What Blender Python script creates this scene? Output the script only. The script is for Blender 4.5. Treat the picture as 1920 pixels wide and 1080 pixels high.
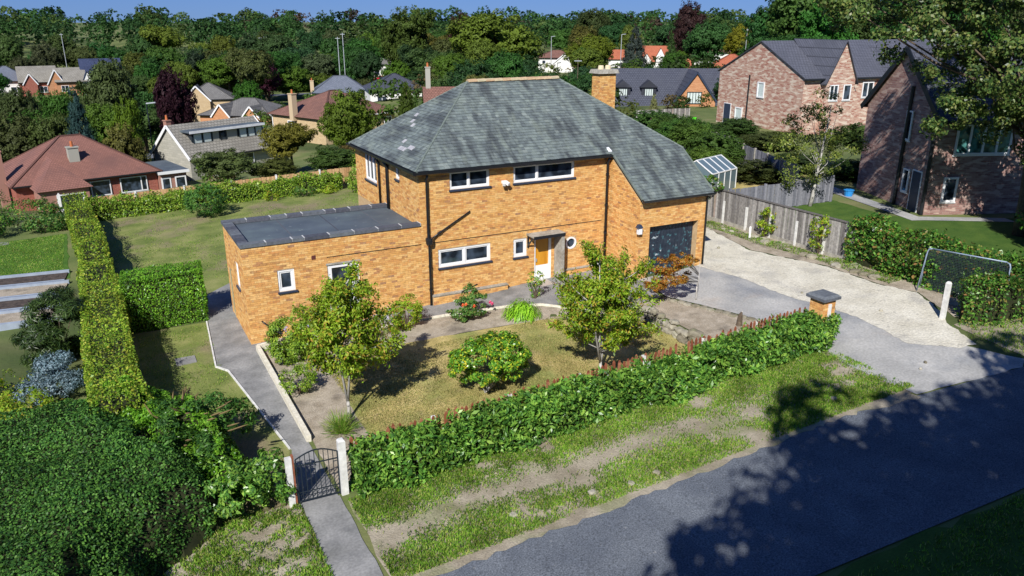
import bpy, bmesh, math, random
import numpy as np
from mathutils import Vector, Matrix
random.seed(7)
rng = np.random.default_rng(11)
R_ = math.radians
S = bpy.context.scene
C = S.collection
for o_ in list(bpy.data.objects): bpy.data.objects.remove(o_)

# ---------------------------------------------------------------- camera, sky, sun, exposure
cam = bpy.data.objects.new('camera', bpy.data.cameras.new('camera'))
C.objects.link(cam); S.camera = cam
cam.location = (-10.37, -27.0, 10.93)
cam.rotation_euler = (R_(90 - 18.917), 0, R_(-27.852))
cam.data.sensor_width = 36; cam.data.lens = 36 * 1472.06 / 1920
cam.data.clip_start = .1; cam.data.clip_end = 6000
SUN_AZ, SUN_EL = 42.0, 39.0            # light travels towards +y turned this far to +x
w = bpy.data.worlds.new('World'); S.world = w; w.use_nodes = True
wn = w.node_tree.nodes; wl = w.node_tree.links
sky = wn.new('ShaderNodeTexSky'); sky.sky_type = 'NISHITA'; sky.sun_disc = False
sky.sun_elevation = R_(SUN_EL); sky.sun_rotation = R_(180 + SUN_AZ)
sky.altitude = 2500; sky.air_density = 1.0; sky.dust_density = 0.0; sky.ozone_density = 4.0
wn['Background'].inputs['Strength'].default_value = .13
gam_ = wn.new('ShaderNodeGamma'); gam_.inputs[1].default_value = .55                  # evens out zenith and horizon
tint_ = wn.new('ShaderNodeMixRGB'); tint_.blend_type = 'MULTIPLY'; tint_.inputs[0].default_value = 1; tint_.inputs[2].default_value = (.36, .60, 1.22, 1)      # clear, deep blue early-autumn sky
wl.new(sky.outputs[0], gam_.inputs[0]); wl.new(gam_.outputs[0], tint_.inputs[1]); wl.new(tint_.outputs[0], wn['Background'].inputs['Color'])
sun = bpy.data.objects.new('sun', bpy.data.lights.new('sun', 'SUN')); C.objects.link(sun)
sun.data.energy = 5.0; sun.data.angle = R_(.55); sun.data.color = (1, .97, .92)
sd = Vector((math.sin(R_(SUN_AZ)) * math.cos(R_(SUN_EL)), math.cos(R_(SUN_AZ)) * math.cos(R_(SUN_EL)), -math.sin(R_(SUN_EL))))
sun.rotation_euler = sd.to_track_quat('-Z', 'Y').to_euler(); sun.location = (-40, -45, 60)
S.view_settings.view_transform = 'Standard'; S.view_settings.look = 'None'
S.view_settings.exposure = .3; S.view_settings.gamma = 1; S.view_settings.use_curve_mapping = False
S.render.engine = 'CYCLES'
S.cycles.use_denoising = True
S.cycles.max_bounces = 6; S.cycles.diffuse_bounces = 3; S.cycles.glossy_bounces = 3; S.cycles.transmission_bounces = 4; S.cycles.transparent_max_bounces = 6
S.cycles.caustics_reflective = False; S.cycles.caustics_refractive = False

# ---------------------------------------------------------------- terrain height
CTRL = np.array([(-9.2,49,-4.2),(.3,60.4,-4),(10.9,118.5,-6.6),(10.6,139.7,-5.2),(-27.3,197.4,-6.5),(-19,197.8,-6.2),(-7.4,208,-7.5),(32,137.6,-5.7),(13.4,67,-3.2),(34.4,105.7,-2.4),(59.6,176.3,-3.3),(33.4,79.3,.2),(105.2,166.1,-3),(43.5,42.6,1.2),(138.7,186,-3.9),(141.8,171.4,-3.3),(149.7,151.8,-1.4),(103.9,98.8,.1),
 (-83,294.9,-1),(-102.8,382.7,3),(-142.4,558.3,6),(-56.6,177.9,-8),(-40.6,301.6,-1),(-48.9,391.2,3),(-65.4,570.5,6),(-29.6,182.1,-8),(10.9,302.3,-1),(16.8,392.1,3),(28.4,571.7,6),(3.2,182.6,-8),(70.1,293,-1),(92.1,380.3,3),(136,554.9,6),(40.8,176.7,-6),(131.9,270.8,-1),(170.7,352,3),(248.3,514.4,6),(80.2,162.5,-4),
 (188.9,236,-1),(243.2,307.8,3),(351.9,451.3,6),(116.4,140.4,-3),(235,193.6,2),(302,253.8,3),(435.8,374.1,6),(145.8,113.4,1.5),(268.3,149.7,2),(344.3,197.9,3),(496.3,294.3,6),(167,85.5,1.5),(290.3,109,2),(372.3,146,3),(536.3,220.2,6),(181,59.5,1.5),(-39,99.8,-8),(-25.9,102.1,-8),(-10.5,103,-8),(80.8,65.7,2),(93,51.8,2),(102.1,38.2,2),(108.5,25.6,2),(112.9,14.3,2),
 (-20,38,-3.2),(-30,50,-5),(-4,38,-1.8),(8,36,-.6),(20,40,.2),(30,32,1.2),(30,50,.4)], float)
def sstep(a, b, x):
    t = np.clip((x - a) / (b - a), 0, 1); return t * t * (3 - 2 * t)
def T(x, y):
    x = np.asarray(x, float); y = np.asarray(y, float)
    z = .05 * (np.clip(x, -20, 25) + 6.5)
    dip = -.34 * sstep(-2, 6.6, x) * (x < 6.9) * sstep(-10.4, -8.6, y) * (1 - sstep(-4.4, -3.0, y))
    near = z + dip
    d2 = (x[..., None] - CTRL[:, 0]) ** 2 + (y[..., None] - CTRL[:, 1]) ** 2 + 4
    wt = d2 ** -1.6
    far = (wt * CTRL[:, 2]).sum(-1) / wt.sum(-1)
    b = sstep(25, 42, y)
    b = np.maximum(b, sstep(60, 110, np.abs(x - 10)))
    return near * (1 - b) + far * b
def gz(x, y=0.0): return float(T(np.array(x), np.array(y)))

# ---------------------------------------------------------------- materials
def new_mat(name):
    m = bpy.data.materials.new(name); m.use_nodes = True
    return m, m.node_tree.nodes, m.node_tree.links, m.node_tree.nodes['Principled BSDF']
def ramp(nodes, stops):
    r = nodes.new('ShaderNodeValToRGB'); e = r.color_ramp.elements
    while len(e) < len(stops): e.new(.5)
    for k, (p, c) in enumerate(stops):
        e[k].position = p; e[k].color = (*c, 1)
    return r
def rnd_node(n, l):
    g = n.new('ShaderNodeNewGeometry'); oi = n.new('ShaderNodeObjectInfo')
    a = n.new('ShaderNodeMath'); a.operation = 'ADD'; l.new(g.outputs['Random Per Island'], a.inputs[0]); l.new(oi.outputs['Random'], a.inputs[1])
    f = n.new('ShaderNodeMath'); f.operation = 'FRACT'; l.new(a.outputs[0], f.inputs[0])
    return f.outputs[0], g, oi
def mk(name, stops, src='noise', scale=3.0, detail=6, rough=.85, spec=.25, bump=None, patch=None, patch2=None, fine=None, dist=0.0, stretch=None, metal=0.0):
    """stops: colour ramp; src noise / rand (per piece).  patch: (scale, lo, hi, colour, strength) stains; fine: (scale, amount)"""
    m, n, l, b = new_mat(name)
    g = n.new('ShaderNodeNewGeometry'); pos = g.outputs['Position']
    if stretch:
        mp = n.new('ShaderNodeMapping'); mp.inputs['Scale'].default_value = stretch; l.new(pos, mp.inputs['Vector']); spos = mp.outputs[0]
    else: spos = pos
    def noise(sc, det=5, p=None):
        t = n.new('ShaderNodeTexNoise'); t.inputs['Scale'].default_value = sc; t.inputs['Detail'].default_value = det; t.inputs['Distortion'].default_value = dist
        l.new(p or spos, t.inputs['Vector']); return t.outputs['Fac']
    r = ramp(n, stops)
    if src == 'rand': l.new(rnd_node(n, l)[0], r.inputs[0])
    else: l.new(noise(scale, detail), r.inputs[0])
    col = r.outputs[0]
    for pt in (patch, patch2):
        if pt:
            sc, lo, hi, pc, st = pt
            mr = n.new('ShaderNodeMapRange'); mr.inputs[1].default_value = lo; mr.inputs[2].default_value = hi; mr.inputs[4].default_value = st
            l.new(noise(sc, 7), mr.inputs[0])
            mx = n.new('ShaderNodeMixRGB'); mx.inputs[2].default_value = (*pc, 1); l.new(mr.outputs[0], mx.inputs[0]); l.new(col, mx.inputs[1]); col = mx.outputs[0]
    if fine:
        mr = n.new('ShaderNodeMapRange'); mr.inputs[1].default_value = .25; mr.inputs[2].default_value = .75; mr.inputs[3].default_value = 1 - fine[1]; mr.inputs[4].default_value = 1 + fine[1]
        l.new(noise(fine[0], 3, pos), mr.inputs[0])
        mx = n.new('ShaderNodeMixRGB'); mx.blend_type = 'MULTIPLY'; mx.inputs[0].default_value = 1; l.new(col, mx.inputs[1]); l.new(mr.outputs[0], mx.inputs[2]); col = mx.outputs[0]
    l.new(col, b.inputs['Base Color'])
    b.inputs['Roughness'].default_value = rough; b.inputs['Specular IOR Level'].default_value = spec; b.inputs['Metallic'].default_value = metal
    if bump:
        bp = n.new('ShaderNodeBump'); bp.inputs['Strength'].default_value = bump[1]; bp.inputs['Distance'].default_value = bump[2]
        l.new(noise(bump[0], 4, pos), bp.inputs['Height']); l.new(bp.outputs[0], b.inputs['Normal'])
    return m
def plain(name, c, rough=.6, spec=.3, metal=0.0, var=.12):
    d = tuple(v * (1 - var) for v in c); e = tuple(min(1, v * (1 + var)) for v in c)
    return mk(name, [(.3, d), (.7, e)], scale=4, rough=rough, spec=spec, metal=metal)
def leafmat(name, stops, rough=.42, spec=.3, trans=.3, gain=1.45, obj=False, tint=False, big=.35, bigscale=.6):
    m, n, l, b = new_mat(name)
    f, g, oi = rnd_node(n, l)
    r = ramp(n, [(p_, tuple(min(.85, v_ * gain) for v_ in c_)) for p_, c_ in stops]); l.new(f, r.inputs[0]); col = r.outputs[0]
    if obj or tint:
        mx = n.new('ShaderNodeMixRGB'); mx.blend_type = 'MULTIPLY'; mx.inputs[0].default_value = 1; l.new(col, mx.inputs[1])
        if obj: l.new(oi.outputs['Color'], mx.inputs[2])
        else:
            at = n.new('ShaderNodeAttribute'); at.attribute_name = 'tint'; l.new(at.outputs['Color'], mx.inputs[2])
        col = mx.outputs[0]
    t = n.new('ShaderNodeTexNoise'); t.inputs['Scale'].default_value = bigscale; t.inputs['Detail'].default_value = 3; l.new(g.outputs['Position'], t.inputs['Vector'])
    mr = n.new('ShaderNodeMapRange'); mr.inputs[1].default_value = .3; mr.inputs[2].default_value = .7; mr.inputs[3].default_value = 1 - big; mr.inputs[4].default_value = 1 + big; l.new(t.outputs['Fac'], mr.inputs[0])
    mx = n.new('ShaderNodeMixRGB'); mx.blend_type = 'MULTIPLY'; mx.inputs[0].default_value = 1; l.new(col, mx.inputs[1]); l.new(mr.outputs[0], mx.inputs[2]); col = mx.outputs[0]
    l.new(col, b.inputs['Base Color']); b.inputs['Roughness'].default_value = rough; b.inputs['Specular IOR Level'].default_value = spec
    tr = n.new('ShaderNodeBsdfTranslucent'); l.new(col, tr.inputs['Color'])
    ms = n.new('ShaderNodeMixShader'); ms.inputs[0].default_value = trans
    out = n['Material Output']; l.new(b.outputs[0], ms.inputs[1]); l.new(tr.outputs[0], ms.inputs[2]); l.new(ms.outputs[0], out.inputs['Surface'])
    return m
def uvbrick(name, c1, c2, mortar, c3=None, sx=1.0, rough=.85, bw=.225, rh=.075):
    m, n, l, b = new_mat(name)
    uv = n.new('ShaderNodeUVMap'); t = n.new('ShaderNodeTexBrick'); l.new(uv.outputs[0], t.inputs['Vector'])
    t.inputs['Scale'].default_value = 1; t.inputs['Brick Width'].default_value = bw * sx; t.inputs['Row Height'].default_value = rh * sx; t.inputs['Mortar Size'].default_value = .006 * sx
    t.inputs['Color1'].default_value = (*c1, 1); t.inputs['Color2'].default_value = (*c2, 1); t.inputs['Mortar'].default_value = (*mortar, 1); t.inputs['Bias'].default_value = 0
    col = t.outputs['Color']
    if c3:
        ns = n.new('ShaderNodeTexNoise'); ns.inputs['Scale'].default_value = 1; ns.inputs['Detail'].default_value = 2
        mp = n.new('ShaderNodeMapping'); mp.inputs['Scale'].default_value = (2.2 / sx, 7.0 / sx, 1); l.new(uv.outputs[0], mp.inputs['Vector']); l.new(mp.outputs[0], ns.inputs['Vector'])
        mr = n.new('ShaderNodeMapRange'); mr.inputs[1].default_value = .52; mr.inputs[2].default_value = .6; l.new(ns.outputs['Fac'], mr.inputs[0])
        mx = n.new('ShaderNodeMixRGB'); mx.inputs[2].default_value = (*c3, 1); l.new(mr.outputs[0], mx.inputs[0]); l.new(col, mx.inputs[1]); col = mx.outputs[0]
    l.new(col, b.inputs['Base Color']); b.inputs['Roughness'].default_value = rough; b.inputs['Specular IOR Level'].default_value = .2
    bp = n.new('ShaderNodeBump'); bp.inputs['Strength'].default_value = .6; bp.inputs['Distance'].default_value = .02; bp.invert = True; l.new(t.outputs['Fac'], bp.inputs['Height']); l.new(bp.outputs[0], b.inputs['Normal'])
    return m
def uvtiles(name, c1, c2, row=.3, tw=.3, stain=None, rough=.75):
    m, n, l, b = new_mat(name)
    uv = n.new('ShaderNodeUVMap'); t = n.new('ShaderNodeTexBrick'); l.new(uv.outputs[0], t.inputs['Vector'])
    t.inputs['Scale'].default_value = 1; t.inputs['Brick Width'].default_value = tw; t.inputs['Row Height'].default_value = row; t.inputs['Mortar Size'].default_value = row * .06
    t.inputs['Color1'].default_value = (*c1, 1); t.inputs['Color2'].default_value = (*c2, 1); t.inputs['Mortar'].default_value = (*[v * .45 for v in c1], 1)
    col = t.outputs['Color']
    g = n.new('ShaderNodeNewGeometry'); ns = n.new('ShaderNodeTexNoise'); ns.inputs['Scale'].default_value = .5; ns.inputs['Detail'].default_value = 6; l.new(g.outputs['Position'], ns.inputs['Vector'])
    mr = n.new('ShaderNodeMapRange'); mr.inputs[1].default_value = .45; mr.inputs[2].default_value = .68; mr.inputs[4].default_value = .6; l.new(ns.outputs['Fac'], mr.inputs[0])
    mx = n.new('ShaderNodeMixRGB'); mx.inputs[2].default_value = (*(stain or [v * .55 for v in c1]), 1); l.new(mr.outputs[0], mx.inputs[0]); l.new(col, mx.inputs[1])
    l.new(mx.outputs[0], b.inputs['Base Color']); b.inputs['Roughness'].default_value = rough; b.inputs['Specular IOR Level'].default_value = .3
    wv = n.new('ShaderNodeTexWave'); wv.wave_type = 'BANDS'; wv.bands_direction = 'Y'; wv.wave_profile = 'SAW'; wv.inputs['Scale'].default_value = 1 / row / 3.1416 * .5 * 2 * .5 * 3.1416 / 3.1416
    bp = n.new('ShaderNodeBump'); bp.inputs['Strength'].default_value = .7; bp.inputs['Distance'].default_value = .03; bp.invert = True; l.new(t.outputs['Fac'], bp.inputs['Height']); l.new(bp.outputs[0], b.inputs['Normal'])
    return m
def glass(name, c=(.02, .028, .04), rough=.04, spec=.6):
    m, n, l, b = new_mat(name); b.inputs['Base Color'].default_value = (*c, 1); b.inputs['Roughness'].default_value = rough; b.inputs['Specular IOR Level'].default_value = spec
    g = n.new('ShaderNodeNewGeometry'); t = n.new('ShaderNodeTexNoise'); t.inputs['Scale'].default_value = .9; l.new(g.outputs['Position'], t.inputs['Vector'])
    if c[0] < .05:
        r = ramp(n, [(.42, tuple(v * .6 for v in c)), (.6, tuple(v * 2.2 for v in c)), (.72, tuple(v * 3 for v in c))]); t2 = n.new('ShaderNodeTexNoise'); t2.inputs['Scale'].default_value = 2.6; t2.inputs['Detail'].default_value = 1; l.new(g.outputs['Position'], t2.inputs['Vector']); l.new(t2.outputs['Fac'], r.inputs[0]); l.new(r.outputs[0], b.inputs['Base Color'])
    bp = n.new('ShaderNodeBump'); bp.inputs['Strength'].default_value = .06; bp.inputs['Distance'].default_value = .05; l.new(t.outputs['Fac'], bp.inputs['Height']); l.new(bp.outputs[0], b.inputs['Normal'])
    return m

M = {}
M['ground'] = mk('ground', [(.25, (.075, .11, .03)), (.5, (.13, .16, .05)), (.75, (.21, .19, .09))], scale=.35, detail=9, rough=.95, bump=(9, .5, .05), patch=(.08, .5, .62, (.035, .06, .015), .8))
M['asphalt'] = mk('asphalt', [(.3, (.10, .113, .135)), (.7, (.15, .165, .185))], scale=1.3, detail=9, rough=.9, bump=(60, .5, .01), fine=(30, .6), patch=(.35, .5, .7, (.085, .096, .115), .7), patch2=(9, .66, .74, (.28, .28, .275), .5))
M['path'] = mk('path', [(.3, (.175, .175, .172)), (.7, (.30, .295, .285))], scale=1.6, detail=9, rough=.9, bump=(30, .3, .01), fine=(16, .2), patch=(.9, .55, .75, (.13, .13, .12), .7))
M['concrete'] = mk('concrete', [(.3, (.31, .305, .29)), (.7, (.45, .44, .415))], scale=.7, detail=9, rough=.9, bump=(30, .3, .01), fine=(14, .2), patch=(.45, .48, .64, (.22, .23, .245), .85), patch2=(.3, .6, .72, (.50, .36, .24), .35))
M['limestone'] = mk('limestone', [(.3, (.50, .465, .375)), (.7, (.65, .615, .515))], scale=1.1, detail=10, rough=.95, bump=(12, .8, .04), fine=(15, .22), patch=(.8, .54, .7, (.40, .38, .335), .8), patch2=(4.5, .6, .72, (.30, .285, .25), .7))
M['dry_lawn'] = mk('dry_lawn', [(.28, (.27, .215, .075)), (.5, (.41, .325, .125)), (.72, (.52, .42, .19))], scale=1.2, detail=10, rough=.95, bump=(45, .6, .02), fine=(24, .4), patch=(.5, .44, .62, (.20, .23, .06), .85), patch2=(2.2, .6, .75, (.30, .235, .14), .6))
M['back_lawn'] = mk('back_lawn', [(.3, (.11, .145, .035)), (.5, (.175, .205, .055)), (.72, (.26, .26, .095))], scale=.8, detail=10, rough=.95, bump=(40, .6, .02), fine=(22, .3), patch=(.33, .5, .62, (.22, .175, .11), .85), patch2=(.6, .55, .7, (.09, .13, .025), .7))
M['green_lawn'] = mk('green_lawn', [(.3, (.045, .11, .012)), (.7, (.08, .165, .02))], scale=1.5, detail=8, rough=.9, bump=(40, .5, .02), fine=(20, .2))
M['shade_lawn'] = mk('shade_lawn', [(.3, (.04, .09, .012)), (.7, (.075, .13, .02))], scale=1.5, detail=8, rough=.9, bump=(40, .5, .02), fine=(20, .25))
M['soil'] = mk('soil', [(.3, (.27, .225, .165)), (.7, (.43, .37, .29))], scale=2.5, detail=10, rough=.97, bump=(24, .8, .03), fine=(26, .3), patch=(1.2, .55, .7, (.13, .11, .085), .7))
M['verge_soil'] = mk('verge_soil', [(.3, (.22, .185, .13)), (.7, (.40, .35, .265))], scale=1.4, detail=10, rough=.97, bump=(26, .7, .03), fine=(24, .25), patch=(1.0, .5, .62, (.14, .17, .05), .45))
M['kerbstone'] = mk('kerbstone', [(.3, (.60, .55, .44)), (.7, (.76, .72, .60))], scale=5, rough=.9, bump=(30, .4, .01), fine=(14, .15))
M['brick'] = mk('brick', [(0, (.39, .21, .09)), (.04, (.53, .265, .09)), (.2, (.63, .335, .108)), (.42, (.69, .395, .135)), (.66, (.73, .46, .185)), (.84, (.64, .335, .112)), (.96, (.57, .262, .09)), (1, (.35, .195, .11))], src='rand', rough=.9, spec=.15, bump=(40, .35, .006), fine=(9, .2), patch=(.55, .56, .74, (.40, .225, .10), .3), patch2=(7, .62, .74, (.72, .55, .34), .5))
M['mortar'] = mk('mortar', [(.3, (.46, .31, .165)), (.7, (.58, .42, .245))], scale=6, rough=.95, spec=.1)
M['slate'] = mk('slate', [(0, (.10, .118, .122)), (.25, (.128, .153, .153)), (.6, (.148, .177, .172)), (.9, (.172, .205, .193)), (1, (.21, .24, .225))], src='rand', rough=.7, spec=.3, bump=(22, .3, .008), fine=(6, .2), patch=(1.0, .46, .62, (.052, .06, .066), .8), patch2=(1.5, .52, .72, (.21, .245, .21), .65), stretch=(1.9, .55, .55))
M['slate_pale'] = mk('slate_pale', [(.3, (.32, .32, .34)), (.7, (.46, .45, .46))], scale=5, rough=.6, bump=(22, .3, .008))
M['hip_slate'] = mk('hip_slate', [(.3, (.11, .135, .125)), (.7, (.175, .205, .175))], scale=3, rough=.75, bump=(22, .4, .008), fine=(9, .2))
M['ridge_tile'] = mk('ridge_tile', [(0, (.40, .27, .16)), (.5, (.50, .36, .22)), (1, (.42, .37, .24))], src='rand', rough=.85, fine=(10, .2))
M['black'] = plain('black_paint', (.012, .014, .018), rough=.35, spec=.5)
M['white'] = plain('white_upvc', (.80, .80, .80), rough=.3, spec=.5, var=.03)
M['sill'] = plain('blue_black_sill', (.03, .042, .075), rough=.4, spec=.5)
M['glass'] = glass('window_glass')
M['glass_teal'] = glass('teal_glass', (.03, .09, .085))
M['blind'] = plain('pale_blind', (.55, .62, .60), rough=.4, var=.08)
M['felt'] = mk('roof_felt', [(.3, (.062, .08, .10)), (.7, (.095, .118, .14))], scale=.9, detail=8, rough=.7, spec=.4, bump=(14, .2, .01), patch=(.7, .52, .7, (.13, .17, .175), .6), patch2=(4, .66, .72, (.3, .33, .33), .5))
M['coping'] = mk('coping_stone', [(0, (.06, .066, .085)), (.5, (.09, .095, .115)), (1, (.13, .145, .16))], src='rand', rough=.85, bump=(20, .4, .01), fine=(10, .25))
M['joint'] = plain('pale_mortar_joint', (.55, .55, .53))
M['conc_trim'] = mk('weathered_concrete', [(.3, (.26, .24, .20)), (.7, (.40, .38, .33))], scale=3, rough=.9, bump=(26, .3, .01), fine=(12, .2))
M['amber'] = mk('amber_wood', [(.3, (.50, .205, .012)), (.7, (.66, .31, .025))], scale=5, rough=.35, spec=.5, stretch=(1, 1, .15))
M['garage_paint'] = mk('peeling_navy_paint', [(.3, (.012, .02, .035)), (.7, (.028, .04, .06))], scale=4, rough=.5, spec=.4, patch=(8, .58, .66, (.06, .17, .20), .85), patch2=(5, .67, .71, (.46, .52, .55), .9), bump=(14, .4, .01))
M['post_white'] = mk('pale_concrete_post', [(.3, (.56, .55, .52)), (.7, (.74, .73, .70))], scale=4, rough=.85, bump=(26, .3, .01), fine=(9, .15))
M['picket'] = mk('red_brown_picket', [(0, (.17, .05, .028)), (.5, (.25, .08, .04)), (1, (.33, .13, .075))], src='rand', rough=.8, fine=(12, .25))
M['fence_grey'] = mk('silvered_board', [(0, (.12, .11, .105)), (.4, (.23, .215, .20)), (.75, (.34, .32, .30)), (.95, (.42, .40, .37)), (1, (.24, .12, .07))], src='rand', rough=.9, fine=(9, .3), bump=(24, .4, .01))
M['fence_tan'] = mk('tan_board', [(0, (.36, .20, .09)), (1, (.55, .36, .18))], src='rand', rough=.9, fine=(9, .2))
M['fence_dark'] = mk('dark_grey_board', [(0, (.12, .125, .15)), (1, (.24, .24, .27))], src='rand', rough=.9, fine=(9, .2))
M['board_blue'] = plain('pale_blue_board', (.30, .345, .41), rough=.7)
M['iron'] = plain('dark_iron', (.012, .02, .028), rough=.5, spec=.5)
M['stone'] = mk('rockery_stone', [(0, (.17, .15, .105)), (.5, (.26, .235, .175)), (1, (.36, .335, .27))], src='rand', rough=.92, bump=(9, .7, .03), fine=(6, .3), patch=(2.5, .55, .7, (.20, .20, .10), .6))
M['bark'] = mk('bark', [(.3, (.07, .05, .035)), (.7, (.15, .115, .08))], scale=9, rough=.95, bump=(20, .8, .02))
M['bark_pale'] = mk('pale_bark', [(.3, (.30, .28, .25)), (.7, (.52, .50, .47))], scale=5, rough=.9, bump=(20, .5, .01), patch=(6, .6, .68, (.05, .045, .04), .8))
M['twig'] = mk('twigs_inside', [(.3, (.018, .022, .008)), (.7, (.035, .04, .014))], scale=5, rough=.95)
M['goal'] = plain('goal_tube', (.26, .33, .43), rough=.35, spec=.5)
M['net'] = plain('net_cord', (.03, .05, .05), rough=.8)
M['steel'] = plain('galvanised_steel', (.42, .45, .47), rough=.5, metal=.3)
M['red_paint'] = plain('red_paint', (.55, .02, .05), rough=.25, spec=.6)
M['white_paint'] = plain('white_paint', (.75, .76, .78), rough=.3, spec=.5)
M['tyre'] = plain('tyre_rubber', (.015, .015, .015))
M['green_plastic'] = plain('green_plastic', (.10, .75, .02), rough=.35)
M['blue_plastic'] = plain('blue_plastic', (.03, .25, .62), rough=.35)
M['terracotta'] = plain('terracotta', (.45, .14, .05), rough=.8)
M['flower_pink'] = plain('pink_petal', (.75, .08, .22)); M['flower_orange'] = plain('orange_petal', (.80, .16, .05))
M['flower_mauve'] = plain('mauve_petal', (.52, .46, .66))
M['greenhouse_glass'] = glass('greenhouse_glass', (.12, .17, .20), .1)
# leaves
G = lambda *c: [(k / (len(c) - 1), v) for k, v in enumerate(c)]
M['l_laurel'] = leafmat('laurel_leaf', G((.025, .07, .014), (.05, .135, .02), (.085, .19, .026), (.13, .245, .035), (.19, .30, .045)), rough=.34, spec=.4, trans=.28, big=.38, bigscale=1.1)
M['l_darklaurel'] = leafmat('dark_holly_leaf', G((.014, .05, .01), (.03, .085, .015), (.05, .125, .02), (.085, .185, .028)), rough=.5, spec=.22, trans=.22, bigscale=.8, gain=1.5)
M['l_privet'] = leafmat('privet_leaf', G((.05, .11, .01), (.105, .195, .016), (.16, .255, .022), (.22, .295, .03), (.28, .26, .035)), rough=.4, spec=.2, trans=.3, bigscale=.7)
M['l_block'] = leafmat('green_hedge_leaf', G((.03, .10, .008), (.07, .18, .012), (.11, .25, .018), (.17, .31, .03)), rough=.35, trans=.3, bigscale=.8)
M['l_ivy'] = leafmat('ivy_leaf', G((.015, .05, .01), (.035, .10, .014), (.065, .16, .02), (.10, .21, .03), (.20, .10, .04)), rough=.3, trans=.25, bigscale=.6)
M['l_cherry'] = leafmat('cherry_leaf', G((.06, .11, .01), (.13, .21, .012), (.17, .28, .02), (.22, .32, .025), (.25, .30, .03), (.30, .17, .03)), rough=.42, spec=.2, trans=.42, bigscale=1.0, big=.2, gain=1.6)
M['l_rhodo'] = leafmat('rhododendron_leaf', G((.03, .09, .012), (.06, .17, .016), (.10, .24, .02), (.17, .30, .03), (.42, .38, .02)), rough=.3, spec=.4, trans=.25, bigscale=1.2, big=.2)
M['l_pieris'] = leafmat('shrub_leaf', G((.05, .11, .012), (.11, .20, .018), (.18, .29, .03), (.27, .33, .04)), rough=.35, trans=.3, bigscale=1.5, big=.2)
M['l_lime'] = leafmat('lime_strap_leaf', G((.10, .24, .01), (.18, .38, .02), (.30, .48, .04)), rough=.3, trans=.35, big=.15)
M['l_rose'] = leafmat('rose_leaf', G((.025, .07, .015), (.05, .13, .025), (.09, .18, .035), (.14, .13, .04)), rough=.3, trans=.25)
M['l_maple'] = leafmat('rusty_maple_leaf', G((.14, .05, .01), (.25, .09, .012), (.34, .14, .018), (.30, .19, .03), (.16, .15, .03)), rough=.45, trans=.4, bigscale=2)
M['l_grass'] = leafmat('grass_blade', G((.05, .11, .012), (.09, .19, .018), (.13, .25, .026), (.19, .27, .04), (.30, .28, .10)), rough=.5, spec=.2, trans=.4, bigscale=1.2, gain=1.6)
M['l_far'] = leafmat('tree_leaf', G((.65,) * 3, (.85,) * 3, (1,) * 3, (1.2, 1.17, 1.05), (1.4, 1.35, 1.15)), rough=.55, spec=.15, trans=.35, obj=True, big=.3, bigscale=.35, gain=2.3)
M['l_wood'] = leafmat('woodland_leaf', G((.7,) * 3, (.9,) * 3, (1.1,) * 3, (1.35, 1.3, 1.15)), rough=.55, spec=.12, trans=.35, tint=True, big=.3, bigscale=.12, gain=2.3)
# neighbours
M['pink_brick'] = uvbrick('pink_multi_brick', (.34, .13, .095), (.54, .37, .28), (.50, .42, .35), c3=(.62, .51, .41), sx=1.6)
M['dark_brick'] = uvbrick('purple_brown_brick', (.23, .115, .10), (.38, .24, .205), (.33, .26, .225), c3=(.48, .35, .29), sx=1.5)
M['red_brick'] = uvbrick('red_brick', (.30, .085, .06), (.36, .12, .085), (.34, .18, .14), sx=1.5)
M['orange_brick'] = uvbrick('orange_brick', (.46, .20, .09), (.56, .28, .14), (.45, .27, .17), sx=1.5)
M['buff_brick'] = uvbrick('buff_brick', (.50, .36, .20), (.58, .44, .26), (.52, .40, .26), sx=1.5)
M['grey_stone'] = uvbrick('grey_rubble', (.33, .32, .27), (.42, .40, .34), (.36, .35, .30), sx=3)
M['render'] = plain('white_render', (.72, .71, .68), rough=.9, var=.05)
M['cream'] = plain('cream_render', (.66, .56, .38), rough=.9, var=.05)
M['t_red'] = uvtiles('rosemary_tiles', (.235, .11, .085), (.275, .13, .10), .17, .2, stain=(.14, .075, .065))
M['t_slate'] = uvtiles('dark_slate_tiles', (.06, .066, .09), (.075, .082, .108), .3, .3, stain=(.065, .07, .09))
M['t_slate2'] = uvtiles('mid_slate_tiles', (.095, .10, .125), (.115, .12, .15), .3, .3, stain=(.075, .08, .10))
M['t_grey'] = uvtiles('grey_tiles', (.16, .155, .15), (.20, .195, .185), .32, .32, stain=(.11, .105, .10))
M['t_buff'] = uvtiles('buff_grey_tiles', (.25, .235, .20), (.31, .29, .25), .35, .35, stain=(.17, .155, .13))
M['t_brown'] = uvtiles('brown_tiles', (.20, .10, .075), (.25, .125, .095), .3, .3, stain=(.13, .07, .06))
M['t_blue'] = uvtiles('blue_grey_slates', (.14, .16, .20), (.18, .20, .25), .3, .3, stain=(.11, .125, .16))
M['t_navy'] = uvtiles('navy_slates', (.035, .05, .11), (.05, .065, .13), .3, .3)
M['t_orange'] = uvtiles('orange_tiles', (.40, .12, .06), (.46, .15, .08), .3, .3, stain=(.30, .09, .05))

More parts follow.
